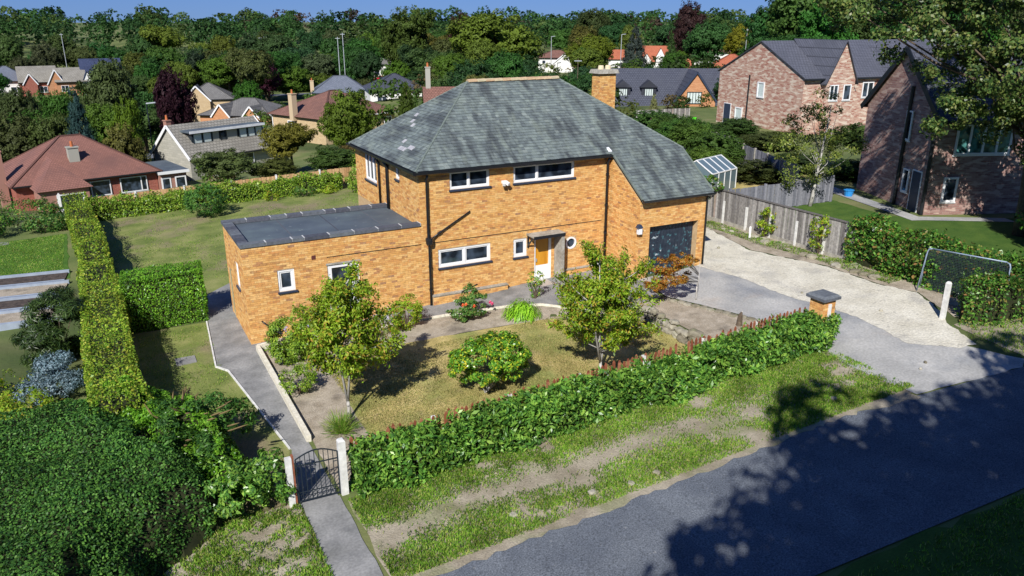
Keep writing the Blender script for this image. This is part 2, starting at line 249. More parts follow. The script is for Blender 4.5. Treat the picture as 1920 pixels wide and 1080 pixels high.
# ---------------------------------------------------------------- mesh helpers
Z = Vector((0, 0, 1))
class MB:
    def __init__(s): s.v = []; s.f = []; s.uv = []
    def face(s, pts, uv=None):
        k = len(s.v); s.v += [tuple(p) for p in pts]; s.f.append(tuple(range(k, k + len(pts)))); s.uv.append(uv or [(0, 0)] * len(pts)); return s
    def hexa(s, p, skip=()):          # 8 points: 0-3 bottom ring, 4-7 top ring
        k = len(s.v); s.v += [tuple(q) for q in p]
        for i, q in enumerate(((0, 3, 2, 1), (4, 5, 6, 7), (0, 1, 5, 4), (1, 2, 6, 5), (2, 3, 7, 6), (3, 0, 4, 7))):
            if i in skip: continue
            s.f.append(tuple(k + j for j in q)); s.uv.append([(0, 0)] * 4)
        return s
    def box(s, x0, x1, y0, y1, z0, z1):
        return s.hexa([(x0, y0, z0), (x1, y0, z0), (x1, y1, z0), (x0, y1, z0), (x0, y0, z1), (x1, y0, z1), (x1, y1, z1), (x0, y1, z1)])
    def bar(s, a, b, w, h=None, up=Z):
        a = Vector(a); b = Vector(b); d = (b - a).normalized(); h = h or w
        if abs(d.dot(up)) > .95: up = Vector((1, 0, 0))
        x = d.cross(up).normalized() * w / 2; y = x.cross(d).normalized() * h / 2
        return s.hexa([a - x - y, a + x - y, b + x - y, b - x - y, a - x + y, a + x + y, b + x + y, b - x + y])
    def tube(s, pts, r, seg=7, cap=True):
        pts = [Vector(p) for p in pts]; n = len(pts); rs = r if isinstance(r, (list, tuple)) else [r] * n
        k = len(s.v); prev = None
        for i, p in enumerate(pts):
            d = (pts[min(i + 1, n - 1)] - pts[max(i - 1, 0)]).normalized()
            x = (prev - d * prev.dot(d)) if prev else d.cross(Z if abs(d.z) < .9 else Vector((1, 0, 0)))
            x.normalize(); prev = x; y = d.cross(x)
            for j in range(seg):
                a = 2 * math.pi * j / seg; s.v.append(tuple(p + (x * math.cos(a) + y * math.sin(a)) * rs[i]))
        for i in range(n - 1):
            for j in range(seg):
                j2 = (j + 1) % seg; s.f.append((k + i * seg + j, k + i * seg + j2, k + (i + 1) * seg + j2, k + (i + 1) * seg + j)); s.uv.append([(0, 0)] * 4)
        if cap:
            s.f.append(tuple(k + j for j in reversed(range(seg)))); s.uv.append([(0, 0)] * seg)
            s.f.append(tuple(k + (n - 1) * seg + j for j in range(seg))); s.uv.append([(0, 0)] * seg)
        return s
    def mesh(s, name, mat, smooth=False):
        me = bpy.data.meshes.new(name); me.from_pydata(s.v, [], s.f)
        if mat: me.materials.append(mat)
        u = me.uv_layers.new(name='UVMap'); u.data.foreach_set('uv', np.array([c for q in s.uv for c in q], 'f').ravel())
        if smooth: me.polygons.foreach_set('use_smooth', [True] * len(me.polygons))
        me.update(); return me
    def build(s, name, mat, parent=None, smooth=False):
        return link(name, s.mesh(name, mat, smooth), parent)
def link(name, me, parent=None, loc=None, rot=None):
    o = bpy.data.objects.new(name, me); C.objects.link(o)
    if parent: o.parent = parent
    if loc is not None: o.location = loc
    if rot is not None: o.rotation_euler = rot
    return o
def tag(o, label, cat, group=None):
    o['label'] = label; o['category'] = cat
    if group: o['group'] = group
    return o
def thing(name, label, cat, loc=(0, 0, 0), rz=0.0, group=None):
    o = bpy.data.objects.new(name, None); C.objects.link(o); o.location = loc; o.rotation_euler = (0, 0, rz); o.empty_display_size = .3
    return tag(o, label, cat, group)
def struct(o): o['kind'] = 'structure'; return o
def stuff(o, label=None, cat=None):
    o['kind'] = 'stuff'
    if label: o['label'] = label; o['category'] = cat
    return o
def jig(p, a): return [q + random.uniform(-a, a) for q in p]

# face frame: u along, n outwards, z up
class F:
    def __init__(s, O, U): s.O = Vector(O); s.U = Vector(U).normalized(); s.N = s.U.cross(Z)
    def p(s, u, n, z): return s.O + s.U * u + s.N * n + Z * z
def fbox(mb, f, u0, u1, n0, n1, z0, z1, skip=()):
    return mb.hexa([f.p(u0, n1, z0), f.p(u1, n1, z0), f.p(u1, n0, z0), f.p(u0, n0, z0), f.p(u0, n1, z1), f.p(u1, n1, z1), f.p(u1, n0, z1), f.p(u0, n0, z1)], skip)
def wall_face(mb, f, L, z0, z1, holes=(), n=0.0, reveal=0.12):
    us = sorted({0, L, *[h[0] for h in holes], *[h[1] for h in holes]}); zs = sorted({z0, z1, *[h[2] for h in holes], *[h[3] for h in holes]})
    for a, b in zip(us, us[1:]):
        for c, d in zip(zs, zs[1:]):
            if any(h[0] - 1e-6 <= a and b <= h[1] + 1e-6 and h[2] - 1e-6 <= c and d <= h[3] + 1e-6 for h in holes): continue
            mb.face([f.p(a, n, c), f.p(b, n, c), f.p(b, n, d), f.p(a, n, d)], [(a, c), (b, c), (b, d), (a, d)])
    for a, b, c, d in holes:
        for q in (((a, c), (a, d)), ((b, d), (b, c)), ((a, d), (b, d)), ((b, c), (a, c))):
            (ua, za), (ub, zb) = q
            mb.face([f.p(ua, n, za), f.p(ua, n - reveal, za), f.p(ub, n - reveal, zb), f.p(ub, n, zb)], [(0, za), (reveal, za), (reveal, zb), (0, zb)])
def bricks_of(L, z0, z1, holes=(), top=None, phase=0):
    out = []; k = 0; z = z0
    while z < z1 - .02:
        zt = min(z + .065, z1); u = -.1125 if (k + phase) % 2 else 0.0
        while u < L:
            a, b = max(u, 0), min(u + .215, L); segs = [(a, b)]
            for h in holes:
                if zt > h[2] + .01 and z < h[3] - .01:
                    ns = []
                    for p, q in segs:
                        if q <= h[0] or p >= h[1]: ns.append((p, q))
                        else:
                            if p < h[0]: ns.append((p, h[0]))
                            if q > h[1]: ns.append((h[1], q))
                    segs = ns
            for p, q in segs:
                if q - p > .035 and (top is None or zt < min(top(p), top(q))): out.append((p, q, z, zt))
            u += .225
        z += .075; k += 1
    return out
CAM = Vector(cam.location)
brick_me = MB().hexa([(0, 0, 0), (.215, 0, 0), (.215, .012, 0), (0, .012, 0), (0, 0, .065), (.215, 0, .065), (.215, .012, .065), (0, .012, .065)], skip=(4,)).mesh('brick', M['brick'])
def lay_bricks(f, items, parent, singles=0):
    items = sorted(items, key=lambda b: (f.p((b[0] + b[1]) / 2, 0, b[2]) - CAM).length)
    full = [b for b in items if abs(b[1] - b[0] - .215) < .002 and abs(b[3] - b[2] - .065) < .002]
    single = set(full[:singles])
    for b in full[:singles]:
        link('brick', brick_me, parent, f.p(b[0], .008 + random.uniform(-.002, .003), b[2]), (0, 0, math.atan2(f.U.y, f.U.x)))
    mb = MB()
    for b in items:
        if b in single: continue
        fbox(mb, f, b[0], b[1], 0, .008 + random.uniform(-.003, .003), b[2], b[3], skip=(4,))
    o = mb.build('brickwork', M['brick'], parent); o['kind'] = 'stuff'
    return o
def window(parent, f, u0, u1, z0, z1, splits=(), fr=.06, sill=True, frame='white', pane='glass', rec=.05, sillmat='sill', name='window', mid=None, inner=.035):
    mb = MB(); n0, n1 = -rec - .04, -rec + .03
    fbox(mb, f, u0, u1, n0, n1, z0, z0 + fr); fbox(mb, f, u0, u1, n0, n1, z1 - fr, z1)
    fbox(mb, f, u0, u0 + fr, n0, n1, z0 + fr, z1 - fr); fbox(mb, f, u1 - fr, u1, n0, n1, z0 + fr, z1 - fr)
    xs = [u0 + fr] + [u0 + (u1 - u0) * s for s in splits] + [u1 - fr]
    for s in xs[1:-1]: fbox(mb, f, s - fr * .5, s + fr * .5, n0, n1, z0 + fr, z1 - fr)
    wnd = mb.build(name, M[frame], parent)
    for k, (a, b) in enumerate(zip(xs, xs[1:])):
        a2 = a if k == 0 else a + fr * .5; b2 = b if k == len(xs) - 2 else b - fr * .5
        sh = MB()
        if inner:
            i_ = inner; fbox(sh, f, a2, b2, n0, n1 - .022, z0 + fr, z0 + fr + i_); fbox(sh, f, a2, b2, n0, n1 - .022, z1 - fr - i_, z1 - fr); fbox(sh, f, a2, a2 + i_, n0, n1 - .022, z0 + fr + i_, z1 - fr - i_); fbox(sh, f, b2 - i_, b2, n0, n1 - .022, z0 + fr + i_, z1 - fr - i_)
            sh.build('sash', M[frame], wnd)
        pm = pane[k] if isinstance(pane, (list, tuple)) else pane
        pb = MB(); fbox(pb, f, a2 + inner, b2 - inner, n0 + .005, n0 + .02, z0 + fr + inner, z1 - fr - inner); pb.build('pane', M[pm], wnd)
    if sill: fbox(MB(), f, u0 - .04, u1 + .06, -rec - .02, .07, z0 - .07, z0 - .004).build('sill', M[sillmat], wnd)
    return wnd

# leaves: one diamond face per leaf
def norm(a): return a / np.maximum(np.linalg.norm(a, axis=-1, keepdims=True), 1e-9)
def leaf_mesh(name, P, N, L, W, mat, droop=0.0, axis=None, tint=None, fold=.12):
    n = len(P); P = np.asarray(P, float); N = norm(np.asarray(N, float))
    a = rng.normal(size=(n, 3)) if axis is None else np.asarray(axis, float) + rng.normal(scale=.35, size=(n, 3))
    a[:, 2] -= droop
    a = norm(a - N * (a * N).sum(1, keepdims=True)); b = np.cross(N, a)
    L = np.broadcast_to(np.asarray(L, float), (n,))[:, None]; W = np.broadcast_to(np.asarray(W, float), (n,))[:, None]
    v = np.empty((n, 4, 3)); v[:, 0] = P - a * L / 2; v[:, 2] = P + a * L / 2 - N * L * fold
    v[:, 1] = P + b * W / 2 + N * W * fold; v[:, 3] = P - b * W / 2 + N * W * fold
    me = bpy.data.meshes.new(name); me.vertices.add(4 * n); me.vertices.foreach_set('co', v.ravel())
    me.loops.add(4 * n); me.loops.foreach_set('vertex_index', np.arange(4 * n, dtype=np.int32))
    me.polygons.add(n); me.polygons.foreach_set('loop_start', np.arange(n, dtype=np.int32) * 4)
    if tint is not None:
        at = me.attributes.new('tint', 'FLOAT_COLOR', 'POINT'); c = np.ones((n, 4, 4)); c[:, :, :3] = np.asarray(tint)[:, None, :]; at.data.foreach_set('color', c.ravel())
    me.materials.append(mat); me.update(calc_edges=True); me.validate(); return me
_K = rng.normal(size=(8, 3)); _PH = rng.uniform(0, 6.28, 8)
def wob(P, scale, seed=0):
    P = np.asarray(P, float) / scale; r = np.zeros(P.shape[:-1])
    for k in range(6): r += np.sin((P * np.roll(_K[k], seed % 3)).sum(-1) * 1.7 + _PH[k] + seed * 1.3)
    return r / 3.2
def clump_cloud(n, lobes, nclump, rc, seed=0, up=.25, jit=.5):
    """points and normals of a crown: clumps sit on lobes (cx,cy,cz,rx,ry,rz)"""
    g = np.random.default_rng(seed); lob = np.array(lobes, float)
    area = lob[:, 3] * lob[:, 4] + lob[:, 4] * lob[:, 5] + lob[:, 3] * lob[:, 5]
    k = g.choice(len(lob), nclump, p=area / area.sum()); d = norm(g.normal(size=(nclump, 3)))
    rr = 1 - np.abs(g.normal(scale=.16, size=(nclump, 1)))
    cc = lob[k, :3] + d * lob[k, 3:] * rr
    # drop clumps buried inside other lobes
    inside = np.zeros(nclump, bool)
    for q in range(len(lob)): inside |= ((((cc - lob[q, :3]) / lob[q, 3:]) ** 2).sum(1) < .45)
    keep = ~inside | (g.random(nclump) < .12); cc = cc[keep]; d = d[keep]
    j = g.integers(0, len(cc), n); e = norm(g.normal(size=(n, 3)) + d[j] * .5)
    r = rc * g.uniform(.35, 1.0, (n, 1)) * g.uniform(.7, 1.3, (len(cc), 1))[j]
    P = cc[j] + e * r * np.array([1, 1, .75])
    N = norm(e * .7 + d[j] * .6 + g.normal(scale=jit, size=(n, 3)) + np.array([0, 0, up]))
    return P, N, cc
def trunk_mb(h, r, cc, seed=0, nlimb=9, split=.35, lean=(0, 0), seg=7):
    g = random.Random(seed); mb = MB(); top = Vector((lean[0], lean[1], h))
    pts = [Vector((0, 0, 0)) + top * t + Vector((g.uniform(-1, 1), g.uniform(-1, 1), 0)) * r * .5 * (t > 0) for t in (0, .15, .35, .55, .75, 1)]
    mb.tube(pts, [r * 1.25, r, r * .82, r * .65, r * .42, r * .15], seg)
    for k in range(min(nlimb, len(cc))):
        c = Vector(cc[g.randrange(len(cc))]); t = max(split, min(.85, c.z / h * .55)); s = top * t
        m = s.lerp(c, .5) + Vector((g.uniform(-.05, .05), g.uniform(-.05, .05), -.04)) * h
        mb.tube([s, m, c], [r * .32 * (1 - t * .5), r * .17, r * .04], 5)
    return mb

def hedge(name, label, path, hw, hfun, mat, n, L, Wd, group=None, depth=.14, lump=.1, lumpscale=.5, core=True, seed=1, up=.2, jit=.55, droop=0.0, ends=True, zf=None, category='hedge', shoots=0):
    g = np.random.default_rng(seed); p = np.array(path, float); sl = np.linalg.norm(np.diff(p, axis=0), axis=1); cum = np.r_[0, np.cumsum(sl)]; Lt = cum[-1]
    def at(s):
        i = np.clip(np.searchsorted(cum, s, 'right') - 1, 0, len(sl) - 1); t = ((s - cum[i]) / sl[i])[:, None]
        d = (p[i + 1] - p[i]) / sl[i][:, None]; return p[i] * (1 - t) + p[i + 1] * t, d
    s = g.uniform(0, Lt, n); pos, d = at(s); nrm = np.stack([d[:, 1], -d[:, 0]], 1)
    h = np.array([hfun(q) for q in s / Lt]) if callable(hfun) else np.full(n, float(hfun))
    per = 2 * h + 2 * hw; t = g.uniform(0, 1, n) * per
    side = np.where(t < h, 0, np.where(t < h + 2 * hw, 1, 2))
    off = np.where(side == 0, hw, np.where(side == 1, hw - (t - h), -hw)); z = np.where(side == 0, t, np.where(side == 1, h, per - t))
    N = np.zeros((n, 3)); N[side == 0, :2] = nrm[side == 0]; N[side == 2, :2] = -nrm[side == 2]; N[side == 1, 2] = 1
    if ends:
        m = g.random(n) < (h * hw * 2 * 2) / (Lt * per + 4 * h * hw); e = g.random(n) < .5
        pos[m & e] = p[0]; pos[m & ~e] = p[-1]; dd = np.where(e[:, None], -(p[1] - p[0]) / sl[0], (p[-1] - p[-2]) / sl[-1])
        nn = np.where(e[:, None], np.array([(p[1] - p[0])[1], -(p[1] - p[0])[0]]) / sl[0], np.array([(p[-1] - p[-2])[1], -(p[-1] - p[-2])[0]]) / sl[-1])
        nrm = np.where(m[:, None], nn, nrm); off = np.where(m, g.uniform(-hw, hw, n), off); z = np.where(m, g.uniform(0, 1, n) * h, z); N[m] = 0; N[m, :2] = dd[m]
    XY = pos + nrm * off[:, None]; gr = T(XY[:, 0], XY[:, 1]) if zf is None else np.full(n, zf)
    P = np.c_[XY, gr + z]
    # round the shoulders
    k = np.clip((z / np.maximum(h, .1) - .8) / .2, 0, 1); P[:, :2] -= (nrm * np.sign(off)[:, None]) * (k * np.abs(off) / hw * .12 * (side != 1))[:, None]
    P += N * (wob(P, lumpscale, seed) * lump - np.abs(g.normal(scale=depth * .5, size=n)))[:, None]
    P[:, 2] = np.maximum(P[:, 2], gr + .02)
    N = N + g.normal(scale=jit, size=(n, 3)) + np.array([0, 0, up])
    root = thing(name, label, category, (float(p[0][0]), float(p[0][1]), gz(*p[0])), 0, group)
    P -= np.array(root.location)
    if shoots:
        ss = g.uniform(0, Lt, shoots); q, dq = at(ss); nq = np.stack([dq[:, 1], -dq[:, 0]], 1); hq = np.array([hfun(t_) if callable(hfun) else hfun for t_ in ss / Lt])
        xy = q + nq * g.uniform(-hw, hw, shoots)[:, None]; b0 = np.c_[xy, T(xy[:, 0], xy[:, 1]) + hq - .06] - np.array(root.location); dv = norm(np.c_[g.normal(scale=.35, size=(shoots, 2)), np.ones(shoots)]); ln = g.uniform(.12, .36, shoots)
        kk = 11; tt = g.uniform(0, 1, (shoots, kk, 1)); P2 = (b0[:, None] + dv[:, None] * ln[:, None, None] * tt + g.normal(scale=.035, size=(shoots, kk, 3))).reshape(-1, 3); N2 = norm(g.normal(size=(shoots * kk, 3)) + np.array([0, 0, .5])); P = np.concatenate([P, P2]); N = np.concatenate([N, N2]); n = len(P)
    sz_ = np.clip(g.lognormal(0, .32, n), .45, 1.9); link('leaves', leaf_mesh(name + '_leaves', P, N, sz_ * L, sz_ * g.uniform(.75, 1.2, n) * Wd, mat, droop), root)
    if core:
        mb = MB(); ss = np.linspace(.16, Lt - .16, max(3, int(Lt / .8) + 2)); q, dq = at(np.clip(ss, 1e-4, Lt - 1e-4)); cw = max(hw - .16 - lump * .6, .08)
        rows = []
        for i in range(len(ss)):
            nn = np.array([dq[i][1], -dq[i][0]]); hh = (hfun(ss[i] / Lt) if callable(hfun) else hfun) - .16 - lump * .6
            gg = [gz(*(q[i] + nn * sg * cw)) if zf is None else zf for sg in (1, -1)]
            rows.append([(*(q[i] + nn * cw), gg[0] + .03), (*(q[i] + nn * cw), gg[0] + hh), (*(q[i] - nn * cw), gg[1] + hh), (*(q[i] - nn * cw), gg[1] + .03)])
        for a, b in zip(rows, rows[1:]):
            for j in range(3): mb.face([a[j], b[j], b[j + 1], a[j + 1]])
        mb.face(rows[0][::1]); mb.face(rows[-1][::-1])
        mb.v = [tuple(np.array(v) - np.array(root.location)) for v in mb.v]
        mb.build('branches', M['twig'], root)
    return root
def shrub(name, label, x, y, lobes, n, L, Wd, mat, cat='shrub', nclump=60, rc=.18, seed=1, group=None, z=None, droop=0.0, trunk=True, up=.3, stems=5, bark='bark', jit=.5):
    root = thing(name, label, cat, (x, y, gz(x, y) if z is None else z), 0, group)
    P, N, cc = clump_cloud(n, lobes, nclump, rc, seed, up, jit); P[:, 2] = np.maximum(P[:, 2], .02)
    g = np.random.default_rng(seed + 5)
    link('foliage', leaf_mesh(name, P, N, g.uniform(.7, 1.3, n) * L, g.uniform(.7, 1.2, n) * Wd, mat, droop), root)
    if trunk:
        mb = MB(); r = random.Random(seed)
        for k in range(stems):
            c = Vector(cc[r.randrange(len(cc))]) * .9; mb.tube([(0, 0, 0), Vector((c.x * .35, c.y * .35, c.z * .5)), c], [.03, .022, .006], 5)
        mb.build('stems', M[bark], root)
    return root

# ---------------------------------------------------------------- ground
def axis(dense, steps):
    a = list(dense)
    for s_, e_ in steps: a += list(np.arange(a[-1] + s_, e_, s_))
    return a
def groundmesh():
    xs = np.array(sorted(set(np.round([-v for v in axis(np.arange(12, 40, 1.0), [(4, 150), (20, 400), (150, 2600)])], 2)) | set(np.round(np.arange(-12, 12, .5), 2)) | {6.88, 6.92} | set(np.round(axis(np.arange(12, 60, 1.0), [(4, 220), (20, 600), (150, 2600)]), 2))))
    ys = np.array(sorted(set(np.round([-v for v in axis(np.arange(14, 45, 1.0), [(10, 150), (100, 1500)])], 2)) | set(np.round(np.arange(-14, 0, .5), 2)) | set(np.round(axis(np.arange(0, 70, 1.0), [(4, 260), (12, 600), (120, 3000)]), 2))))
    X, Y = np.meshgrid(xs, ys); Zz = T(X, Y); far = np.hypot(X, Y)
    nx, ny = len(xs), len(ys); v = np.stack([X, Y, Zz], -1).reshape(-1, 3)
    i = (np.arange(ny - 1)[:, None] * nx + np.arange(nx - 1)[None]).ravel(); q = np.stack([i, i + 1, i + nx + 1, i + nx], 1)
    me = bpy.data.meshes.new('ground'); me.vertices.add(len(v)); me.vertices.foreach_set('co', v.ravel()); me.loops.add(q.size); me.loops.foreach_set('vertex_index', q.ravel().astype(np.int32))
    me.polygons.add(len(q)); me.polygons.foreach_set('loop_start', np.arange(len(q), dtype=np.int32) * 4); me.materials.append(M['ground']); me.update(calc_edges=True)
    return me
struct(link('ground', groundmesh()))
def ragged(poly, amp, step=.45):
    out = []
    for a, b in zip(poly, poly[1:] + poly[:1]):
        a2, b2 = Vector(a), Vector(b); L = (b2 - a2).length; k = max(1, int(L / step)); n = Vector((-(b2 - a2).y, (b2 - a2).x)).normalized()
        for j in range(k):
            p = a2.lerp(b2, j / k)
            if j: p = p + n * random.uniform(-amp, amp) + (b2 - a2).normalized() * random.uniform(-.3, .3) * L / k
            out.append((p.x, p.y))
    return out
def sheet(name, poly, mat, dz, rag=0.0, grid=1.0, kind='structure', step=.45):
    if rag: poly = ragged([tuple(p) for p in poly], rag, step)
    bm = bmesh.new(); vs = [bm.verts.new((x, y, 0)) for x, y in poly]; f = bm.faces.new(vs); f.normal_update()
    if f.normal.z < 0: bmesh.ops.reverse_faces(bm, faces=[f]); f.normal_update()
    bmesh.ops.triangulate(bm, faces=bm.faces[:])
    px = [p[0] for p in poly]; py = [p[1] for p in poly]
    for ax, lo, hi in ((0, min(px), max(px)), (1, min(py), max(py))):
        c = math.ceil(lo / grid) * grid
        while c < hi:
            co = (c, 0, 0) if ax == 0 else (0, c, 0); no = (1, 0, 0) if ax == 0 else (0, 1, 0)
            bmesh.ops.bisect_plane(bm, geom=bm.verts[:] + bm.edges[:] + bm.faces[:], plane_co=co, plane_no=no); c += grid
    co = np.array([v.co[:] for v in bm.verts]); z = T(co[:, 0], co[:, 1]) + dz
    for v, q in zip(bm.verts, z): v.co.z = q
    me = bpy.data.meshes.new(name); bm.to_mesh(me); bm.free(); me.materials.append(mat)
    o = link(name, me); o['kind'] = kind; return o
sheet('road', [(-40, -14.25), (-12, -14.3), (1, -14.15), (6.5, -14.1), (9.2, -14.6), (13.3, -15.1), (22, -15.3), (60, -15.6), (60, -19.6), (22, -19), (7, -18.7), (1, -18.35), (-12, -18.2), (-40, -18.2)], M['asphalt'], .03, grid=2)
sheet('verge', ragged([(-6.3, -10.9), (9.9, -10.9), (9.3, -14.4), (6.4, -14.2), (1, -14.22), (-5.2, -14.3), (-6.35, -14.3)], .05), M['verge_soil'], .012, grid=1)
sheet('roadside_grass', [(-24, -10.2), (-7.4, -10.2), (-7.45, -14.25), (-24, -14.3)], M['verge_soil'], .012, rag=.05)
sheet('far_verge', [(-40, -18.3), (1, -18.45), (7, -18.8), (22, -19.1), (60, -19.7), (60, -34), (-40, -34)], M['shade_lawn'], .02, rag=.12, grid=3)
sheet('garden_path', [(-7.55, -10.6), (-6.45, -10.7), (-6.45, -.62), (-5.0, -.45), (.3, -1.35), (2.6, -1.85), (3.85, -2.45), (4.4, -3.1), (6.3, -4.5), (8.1, -4.4), (8.6, -2.3), (8.5, 0), (-6.5, 0), (-6.5, 4.0), (-4.5, 7), (-5.5, 8), (-8.2, 5.5), (-7.55, 3.4), (-7.9, -1.2), (-7.6, -1.8), (-6.95, -7.9)], M['path'], .02)
sheet('gate_path', [(-7.3, -10.6), (-6.42, -10.6), (-6.45, -14.25), (-7.42, -14.2)], M['path'], .024, rag=.03)
sheet('front_lawn', [(-5.0, -10.4), (6.7, -10.4), (6.75, -8), (6.6, -5.2), (3.7, -3.7), (1.6, -3.45), (-1.5, -3.0), (-3.6, -2.9), (-4.7, -4.5), (-4.9, -7)], M['dry_lawn'], .022, rag=.05)
sheet('flower_bed', [(-6.35, -10.3), (-4.9, -10.3), (-4.8, -7), (-4.55, -4.6), (-3.4, -2.8), (1.6, -3.4), (3.9, -3.7), (6.4, -5.4), (6.4, -4.65), (4.35, -3.2), (3.8, -2.6), (2.5, -1.98), (.3, -1.5), (-5.0, -.58), (-6.3, -.75)], M['soil'], .014, rag=.03)
sheet('side_lawn', [(-10.2, -10.3), (-7.6, -10.3), (-7.0, -7.9), (-7.62, -1.8), (-7.95, -1.2), (-7.6, 3.2), (-10.3, 3.6)], M['back_lawn'], .012, rag=.03)
sheet('back_lawn', [(-10.5, 5.5), (-7.7, 5.5), (-5.2, 8), (-4.2, 7.2), (5, 8), (12, 9), (12, 21), (3.5, 22.5), (-5, 23.3), (-11, 24), (-10.7, 13)], M['back_lawn'], .012, rag=.1)
sheet('neighbour_lawn', [(-22, 14.5), (-12.3, 12.6), (-12.5, 21.6), (-22, 22.5)], M['green_lawn'], .012, rag=.06)
sheet('drive_concrete', [(8.6, -2.3), (12.0, -2.25), (12.4, -4.8), (12.3, -6.6), (12.8, -9.8), (12.3, -12.2), (13.3, -13.2), (13.9, -14.8), (13.3, -15.1), (9.25, -14.55), (9.15, -12.2), (9.6, -10.9), (9.35, -10.2), (9.6, -8.2), (8.3, -4.5)], M['concrete'], .028, rag=.06)
sheet('road_edge', [(-6.4, -14.12), (1, -14.0), (6.3, -13.95), (9.1, -14.3), (9.2, -14.72), (6.4, -14.34), (1, -14.42), (-6.4, -14.5)], M['verge_soil'], .036, rag=.09, step=.22)
sheet('limestone_drive', [(11.6, -2.3), (12.05, -2.2), (12.06, 9), (16.0, 9), (15.7, 1.5), (14.9, -2), (15.9, -5.5), (15.8, -8), (16.2, -9.4), (15.3, -11.0), (14.5, -11.8), (13.7, -13.4), (13.0, -13.3), (12.0, -12.2), (12.5, -9.8), (12.0, -6.6), (12.1, -4.8)], M['limestone'], .036, rag=.06, step=.2)
sheet('planter_bed', [(6.95, -4.6), (8.05, -4.55), (9.45, -8.2), (9.25, -10.25), (6.95, -10.3)], M['soil'], .034, rag=.05)
sheet('earth_bank', [(15.6, 9), (17.2, 9), (17.3, -5.5), (17.4, -13.2), (15.2, -11.6), (16.3, -9.4), (15.9, -8), (16, -5.5), (15, -2), (15.8, 1.5)], M['soil'], .018, rag=.06)
sheet('house_garden_lawn', [(17.6, 2.6), (25, 4.5), (24.4, -1.8), (28.2, -4.7), (40, -9), (40, -16), (17.8, -14)], M['shade_lawn'], .014, rag=.06)
sheet('house_path', [(26.6, 4.8), (27.6, 4.4), (25.4, -2.7), (28.9, -4.9), (28.6, -5.6), (24.5, -3.0)], M['concrete'], .03)
sheet('right_back_lawn', [(17.3, 3.2), (29, 6), (31, 20), (26, 26), (13, 22), (12.3, 9.2)], M['dry_lawn'], .012, rag=.1)
sheet('right_verge', [(14.0, -14.9), (14.6, -12.0), (30, -12.2), (30, -15.3)], M['verge_soil'], .016, rag=.08)
for nm, pts in (('street', [(-60, 78), (-20, 70), (-8, 66), (-2, 72), (-14, 80), (-60, 90)]), ('far_street', [(20, 160), (60, 150), (90, 138), (92, 143), (62, 156), (22, 167)])):
    sheet(nm, pts, M['asphalt'], .05, grid=4)
# grass tufts: where the ground is grassy
def tufts(name, label, region, n, h, wd, seed, mask=.0, ms=.8, mat='l_grass', dens=None):
    g = np.random.default_rng(seed); (x0, x1), (y0, y1) = region
    P = np.c_[g.uniform(x0, x1, n), g.uniform(y0, y1, n), np.zeros(n)]; q = P.copy()
    m = wob(q, ms, seed) + wob(q, ms * .35, seed + 1) * .6 + wob(q, ms * .12, seed + 2) * .45 + g.normal(scale=.38, size=n) > mask
    if dens is not None: m &= g.random(n) < dens(P[:, 0], P[:, 1])
    P = P[m]; k = len(P); P[:, 2] = T(P[:, 0], P[:, 1]) + .02
    a = norm(np.c_[g.normal(scale=.55, size=(k, 2)), np.ones(k)]); hh = g.uniform(.5, 1.4, k) * h
    N = norm(np.c_[g.normal(size=(k, 2)), g.normal(scale=.2, size=k)])
    o = link(name, leaf_mesh(name, P + a * hh[:, None] * .45, N, hh, wd * g.uniform(.7, 1.3, k), M[mat], axis=a * 3))
    stuff(o, label, 'grass'); return o
tufts('verge_grass', 'patchy green grass on the roadside verge below the laurel hedge', ((-6.3, 9.6), (-14.2, -10.9)), 120000, .085, .02, 3, mask=-.6, ms=.9, dens=lambda x, y: np.clip(1.1 - np.exp(-((y + 12.55 - .12 * np.sin(x * 1.3)) / .62) ** 2) * (1.1 - .6 * sstep(1, 7, x)), .02, 1))
tufts('roadside_tufts', 'rough grass between the gate path and the shaded hedge', ((-12, -7.35), (-14.3, -10.3)), 36000, .10, .024, 5, mask=-.4)
M['l_straw'] = leafmat('straw_blade', G((.14, .15, .045), (.24, .225, .08), (.33, .29, .115), (.42, .36, .16), (.17, .23, .05)), rough=.6, spec=.1, trans=.3, gain=1.2, big=.3, bigscale=1.6)
tufts('lawn_grass', 'short dry grass of the front lawn', ((-4.8, 6.6), (-10.3, -3.6)), 120000, .04, .02, 8, mask=-.5, ms=1.4, mat='l_straw')
tufts('side_grass', 'thin grass beside the garden path', ((-10.1, -7.7), (-9.5, 3)), 9000, .06, .016, 9, mask=-.1)
tufts('back_grass', 'worn grass of the back lawn', ((-10.4, 11), (8.2, 22.5)), 22000, .06, .03, 10, mask=.2, ms=2.0)
tufts('neighbour_grass', 'even bright green grass of the neighbouring lawn', ((-18, -12.6), (13.6, 21.6)), 14000, .05, .03, 15, mask=-3)
tufts('far_verge_grass', 'shaded grass across the road', ((-2, 16), (-22, -18.8)), 16000, .10, .025, 12, mask=-.6)
tufts('drive_grass', 'weedy grass by the end of the drive', ((13.9, 24), (-15, -12.1)), 9000, .10, .028, 14, mask=-.3)

